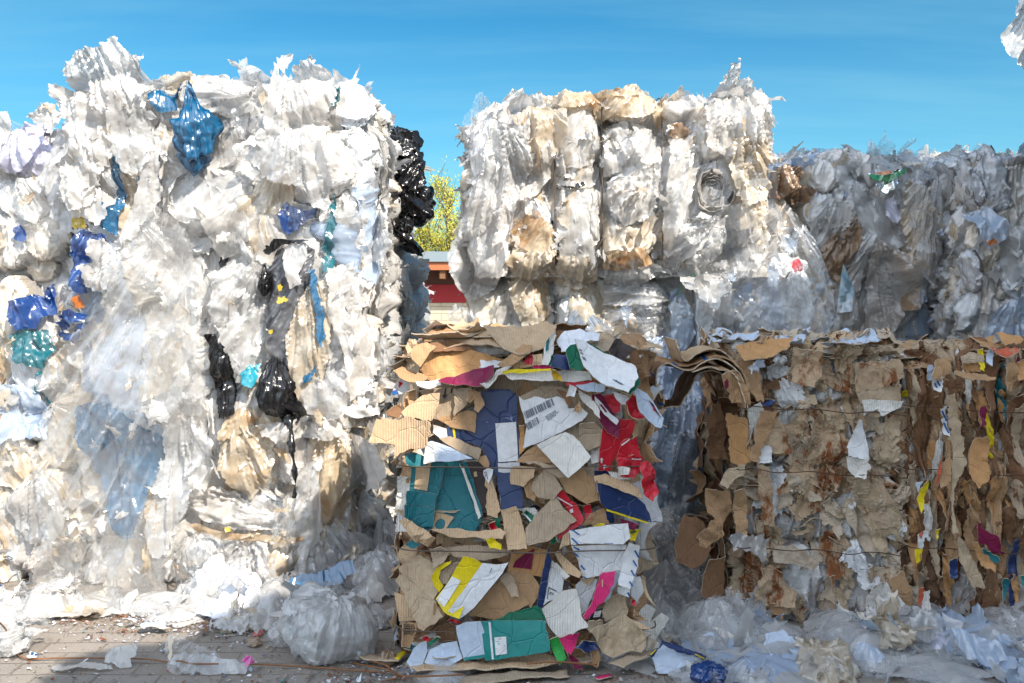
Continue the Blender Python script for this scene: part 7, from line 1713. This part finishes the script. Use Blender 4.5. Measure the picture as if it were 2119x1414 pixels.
ssheet('paper_scrap', 'small white paper corner sticking up at the bottom edge of the photo', 'paper scrap', 'paperw', [(738, 1416), (750, 1392), (748, 1414), (742, 1424)], 3.62, amp=.01, fold=0, thick=.0015)
heap('brown_scrap', 'crumpled kraft lump at the left foot of the cardboard bale', 802, 1362, 18, 14, ['brownf'], depth=.05, seed=33, sheets=2, res=(44, 30), cat='cardboard scrap')
for k, (lab, x, y, rx, ry, ms, d, Y, sh) in enumerate((
    ('strip of thin white film trodden flat at the left end of the lit paving', 160, 1262, 70, 14, ['white', 'milky'], .12, 4.5, 5),
    ('low ridge of clear film under the amber stained edge of the drape', 300, 1256, 80, 16, ['clear', 'milky', 'white'], .12, 4.5, 6),
    ('small fringe of film between the drape foot and the crumpled lilac paper', 400, 1262, 50, 16, ['milky', 'white'], .10, 4.45, 4),
    ('thin flat film rag just before the low ridge of clear film', 350, 1284, 56, 8, ['white', 'clear'], .08, 4.3, 4),
    ('clear film lying between crumpled lilac paper and the large round wad', 500, 1228, 50, 28, ['clear', 'milky'], .14, 4.6, 5),
    ('film rags filling the corner behind the blue plastic sheet', 680, 1160, 60, 40, ['milky', 'clear'], .14, 4.95, 5),
    ('low film rags in the shade before the blue plastic sheet', 640, 1226, 60, 22, ['milky', 'clear'], .12, 4.7, 5))):
    heap('film_heap', lab, x, y, rx, ry, ms, depth=d, seed=161 + k, sheets=sh, Y=Y, group='loose waste film along the foot of the left stack', amp=.08, lump=.3, ssz=(.9, 2.2), res=(100, 40))
# boards at the foot of the front cardboard bale
B_ = lambda label, mat, pts, **k: gsheet('board_sheet', label, 'cardboard', mat, pts, thick=k.pop('thick', .005), fold=0, amp=k.pop('amp', .014), jag=.003, step=.02, **k)
B_('long kraft board lying flat at the foot of the coloured bale', 'kraftl', [(838, 1396), (900, 1384), (1000, 1374), (1120, 1376), (1176, 1388), (1120, 1400), (960, 1408), (860, 1412)], lift=.03)
B_('grey board edge under the long kraft board', 'kraftg', [(860, 1412), (1000, 1404), (1170, 1396), (1180, 1410), (1000, 1424), (880, 1424)], lift=.008)
B_('white board with green torn edge under the sea green carton', 'blueb', [(884, 1386), (920, 1374), (1000, 1382), (970, 1394), (900, 1400)], lift=.06)
B_('green board with white edge in front of the sea green carton', 'greenb', [(1000, 1372), (1080, 1356), (1086, 1366), (1020, 1384)], lift=.08)
B_('stacked grey boards right of the long kraft board', 'kraftg', [(1180, 1388), (1240, 1376), (1250, 1386), (1200, 1398)], lift=.03)
B_('folded grey board lying right of the coloured bale', 'kraftg', [(1260, 1402), (1300, 1386), (1356, 1378), (1358, 1388), (1320, 1400), (1290, 1412)], lift=.05)
B_('pale yellow white card scrap left of the coloured bale', 'yellow', [(812, 1376), (826, 1362), (842, 1360), (838, 1372), (824, 1384)], lift=.02)
B_('thin grey board slip left of the coloured bale near the wires', 'kraftg', [(742, 1376), (770, 1370), (830, 1378), (822, 1386), (770, 1384)], lift=.02)
B_('dark navy board corner showing in front of the green torn board', 'navy', [(926, 1372), (960, 1380), (990, 1392), (950, 1392)], lift=.03)
B_('pink paper scrap on the ground near the bottom middle', 'pink', [(1232, 1408), (1262, 1402), (1268, 1408), (1240, 1414)], lift=.01, amp=.006)
heap('film_heap', 'flat clear film over the boards at the bottom middle of the photo', 915, 1402, 68, 18, ['clear', 'milky'], depth=.12, seed=21, sheets=3, Y=3.66)
heap('film_heap', 'grey film clump at the right foot of the coloured bale', 1290, 1362, 62, 26, ['milky', 'clear'], depth=.14, seed=22, sheets=4, Y=3.85)
bx = empty('open_carton', (1.2, 3.7, 0), 'white lined carton piece with navy and yellow rim standing right of the coloured bale', 'carton')
ssheet('panel', None, None, 'blueb', [(1346, 1356), (1372, 1330), (1434, 1356), (1446, 1364), (1446, 1392), (1378, 1402), (1362, 1398)], 3.72, tilt=(.1, .5), amp=.004, fold=0, thick=.004, root=bx, step=.02)
ssheet('rim', None, None, 'navy', [(1340, 1358), (1370, 1326), (1400, 1336), (1462, 1360), (1458, 1366), (1432, 1358), (1372, 1334), (1348, 1362)], 3.71, tilt=(.1, .5), amp=.004, fold=0, thick=.004, root=bx, dec=[('yellow', [(1344, 1356), (1356, 1344), (1357, 1346), (1346, 1358)]), ('yellow', [(1438, 1354), (1458, 1364), (1457, 1366), (1437, 1356)])])
# film between the two cardboard bales
G1 = 'loose waste film heaped between and before the cardboard bales'
for k, (lab, x, y, rx, ry, ms, d, Y, sh) in enumerate((
    ('bluish film wad high in the gap between the cardboard bales', 1385, 1110, 50, 52, ['milky', 'clear', 'clear'], .2, 5.0, 4),
    ('smooth film bundle leaning on the right of the coloured bale', 1370, 1180, 62, 50, ['milky', 'clear'], .2, 4.8, 5),
    ('clear film folds below the dark brown hanging flap', 1430, 1220, 60, 44, ['clear', 'milky', 'clear'], .2, 4.6, 5),
    ('film slope right of the crumpled beige carton', 1385, 1276, 78, 60, ['milky', 'clear', 'milky'], .22, 4.35, 6),
    ('wrinkled film pile before the left corner of the brown and grey bale', 1480, 1290, 75, 50, ['clear', 'milky', 'clear'], .2, 4.12, 6),
    ('stained film heap between coloured bale and navy rimmed carton', 1335, 1320, 48, 34, ['milky', 'cream'], .14, 4.0, 3),
    ('pale sheet of film lifted at the foot of the brown and grey bale', 1600, 1340, 70, 44, ['bluewhite', 'milky', 'clear'], .18, 4.0, 5),
    ('large light blue film mound at the bottom edge with a royal blue wad beside it', 1570, 1400, 112, 52, ['milky', 'bluewhite', 'milky'], .2, 3.72, 6),
    ('film wad below the white folded board of the brown and grey bale', 1740, 1320, 62, 40, ['milky', 'clear'], .18, 4.05, 5),
    ('film wad with fine wrinkles below the joint of the two right hand cardboard bales', 1850, 1316, 64, 40, ['clear', 'milky'], .18, 4.1, 5),
    ('wide pale blue film mound in the lower right', 1790, 1370, 105, 52, ['bluewhite', 'milky', 'clear'], .22, 3.85, 6),
    ('film gathered at the foot of the dark brown bale', 1940, 1300, 56, 30, ['clear', 'milky'], .16, 4.2, 4),
    ('bluish film mound with a smooth sheet on top in the lower right', 2010, 1356, 88, 56, ['bluewhite', 'milky'], .22, 3.95, 6),
    ('film mound filling the bottom right corner', 2090, 1400, 70, 60, ['milky', 'bluewhite', 'clear'], .2, 3.75, 5),
    ('film wad at the right edge against the dark brown bale', 2095, 1310, 56, 40, ['clear', 'milky'], .16, 4.15, 4),
    ('bottom edge film wad left of the corner mound', 1940, 1412, 90, 40, ['milky', 'clear'], .16, 3.68, 4),
    ('thin film wad beside the navy rimmed carton at the bottom edge', 1440, 1408, 50, 24, ['clear', 'milky'], .12, 3.66, 3))):
    heap('film_heap', lab, x, y, rx, ry, ms, depth=d, seed=101 + k, sheets=sh, Y=Y, group=G1, amp=.06, lump=.22, res=(120, 80))
heap('film_ball', 'amber stained crumpled film ball at the bottom edge right of the light blue mound', 1704, 1388, 58, 44, ['cream', 'cream'], depth=.14, seed=131, sheets=3, amp=.12, Y=3.66)
heap('film_ball', 'small brownish film ball on top of the wide pale blue mound', 1842, 1312, 34, 26, ['cream'], depth=.10, seed=132, sheets=2, amp=.12, Y=3.9)
heap('blue_film_wad', 'royal blue film wad showing at the bottom edge left of the light blue mound', 1466, 1396, 32, 20, ['royal', 'blue'], depth=.07, seed=133, sheets=2, amp=.14, Y=3.56, cat='plastic film')
ssheet('film_sheet', 'smooth light blue sheet draped over the lower right mound', 'plastic sheet', 'bluewhite', [(1966, 1300), (2000, 1310), (2060, 1330), (2090, 1370), (2040, 1380), (2000, 1366), (1984, 1340)], 3.72, tilt=(0, .8), amp=.02, fold=.02)
ssheet('film_sheet', 'small crinkled violet blue sheet left of the smooth light blue one', 'plastic sheet', 'violet', [(1926, 1330), (1940, 1312), (1954, 1310), (1956, 1330), (1940, 1346), (1926, 1342)], 3.74, tilt=(0, .5), amp=.02, fold=.02)
ssheet('film_sheet', 'upright clear sheet before the dark brown bale', 'plastic sheet', 'milky', [(1880, 1276), (1900, 1268), (1936, 1264), (1944, 1300), (1950, 1320), (1910, 1330), (1884, 1310)], 3.95, tilt=(0, .3), amp=.02, fold=.03)
ssheet('paper_sheet', 'torn pale blue paper at the foot of the brown and grey bale', 'paper', 'blueb', [(1582, 1314), (1612, 1306), (1628, 1310), (1646, 1330), (1630, 1342), (1612, 1350), (1584, 1352)], 3.85, tilt=(0, .4), amp=.012, fold=0, thick=.0015)
ssheet('board_sheet', 'long curved pale grey board rising from the film pile', 'cardboard', 'whitec', [(1474, 1296), (1500, 1302), (1528, 1330), (1536, 1346), (1516, 1352), (1500, 1326)], 3.95, tilt=(0, .5), amp=.006, fold=0, thick=.003)
ssheet('board_sheet', 'small white board with green edge on the film pile', 'cardboard', 'blueb', [(1446, 1318), (1470, 1308), (1500, 1314), (1504, 1322), (1470, 1320)], 3.97, tilt=(0, .9), amp=.006, fold=0, thick=.003)
# wires
wr = [gpt(-30, 1262, .25), gpt(10, 1300, .12), gpt(30, 1336, .03), gpt(48, 1362, .01), gpt(120, 1362, .012), gpt(200, 1362, .012), gpt(300, 1364, .02), gpt(345, 1370, .03), gpt(372, 1368, .05), gpt(400, 1374, .04), gpt(470, 1374, .03), gpt(560, 1376, .015), gpt(660, 1382, .01), gpt(740, 1388, .012), gpt(800, 1392, .012)]
tube(None, 'rusty_wire', wr, .0032, M['rust'], sub=5, seg=6, label='long rusty wire running across the paving from the left edge', cat='wire')
for lab, q in (('short rusty wire bent into a loop left of the coloured bale', [gpt(730, 1372, .01), gpt(760, 1378, .03), gpt(800, 1386, .05), gpt(824, 1400, .02), gpt(800, 1408, .01)]),
               ('dark wire lying along the front of the coloured bale', [gpt(760, 1366, .02), gpt(800, 1378, .06), gpt(818, 1394, .03), gpt(860, 1400, .05), gpt(960, 1396, .06)]),
               ('rusty wire beneath the bright green board', [gpt(1090, 1374, .05), gpt(1150, 1370, .06), gpt(1236, 1376, .05)])):
    tube(None, 'rusty_wire', q, .0035, M['rust'], sub=6, seg=6, label=lab, cat='wire')
# fine litter
def litter():
    r = random.Random(99); V = []; Fc = []; T = []
    cols = [((.70, .70, .72), 5), ((.50, .56, .68), 3), ((.34, .28, .22), 5), ((.2, .16, .12), 4), ((.5, .03, .04), .12), ((.1, .18, .4), .5), ((.5, .42, .2), .3), ((.1, .3, .3), .2), ((.12, .1, .09), 4)]
    def chip(x, y, s):
        c = r.choices([q[0] for q in cols], [q[1] for q in cols])[0]; n = r.randint(4, 6); o = len(V); a0 = r.uniform(0, 6.28); tx, ty = r.uniform(-.5, .5), r.uniform(-.5, .5); e = r.uniform(.25, 1)
        z0 = .004 + s * .5
        for k in range(n):
            a = 2 * math.pi * k / n; q = s * r.uniform(.6, 1.2); u, v = math.cos(a) * q, math.sin(a) * q * e
            dx, dy = u * math.cos(a0) - v * math.sin(a0), u * math.sin(a0) + v * math.cos(a0)
            V.append((x + dx, y + dy, max(.0035, z0 + dx * tx + dy * ty))); T.append(c + (1,))
        Fc.append(tuple(range(o, o + n)))
    for k in range(5200):
        g = r.random()
        if g < .35: px, py = r.gauss(400, 120), 1275 + abs(r.gauss(0, 26))
        elif g < .55: px, py = r.uniform(-40, 860), r.uniform(1262, 1420)
        elif g < .72: px, py = r.gauss(240, 160), 1268 + abs(r.gauss(0, 16))
        elif g < .9: px, py = r.gauss(800, 130), r.gauss(1396, 22)
        else: px, py = r.uniform(700, 1400), r.gauss(1404, 12)
        if py < 1200: continue
        p = gpt(px, py); chip(p[0], p[1], r.choice((.003, .004, .004, .005, .007, .010)) * r.uniform(.7, 1.3))
    mesh_obj('litter', V, Fc, board('litter chips', (.5, .5, .5), attr=True, corr=0), tint=np.array(T), smooth_=False, kind='stuff')
litter()
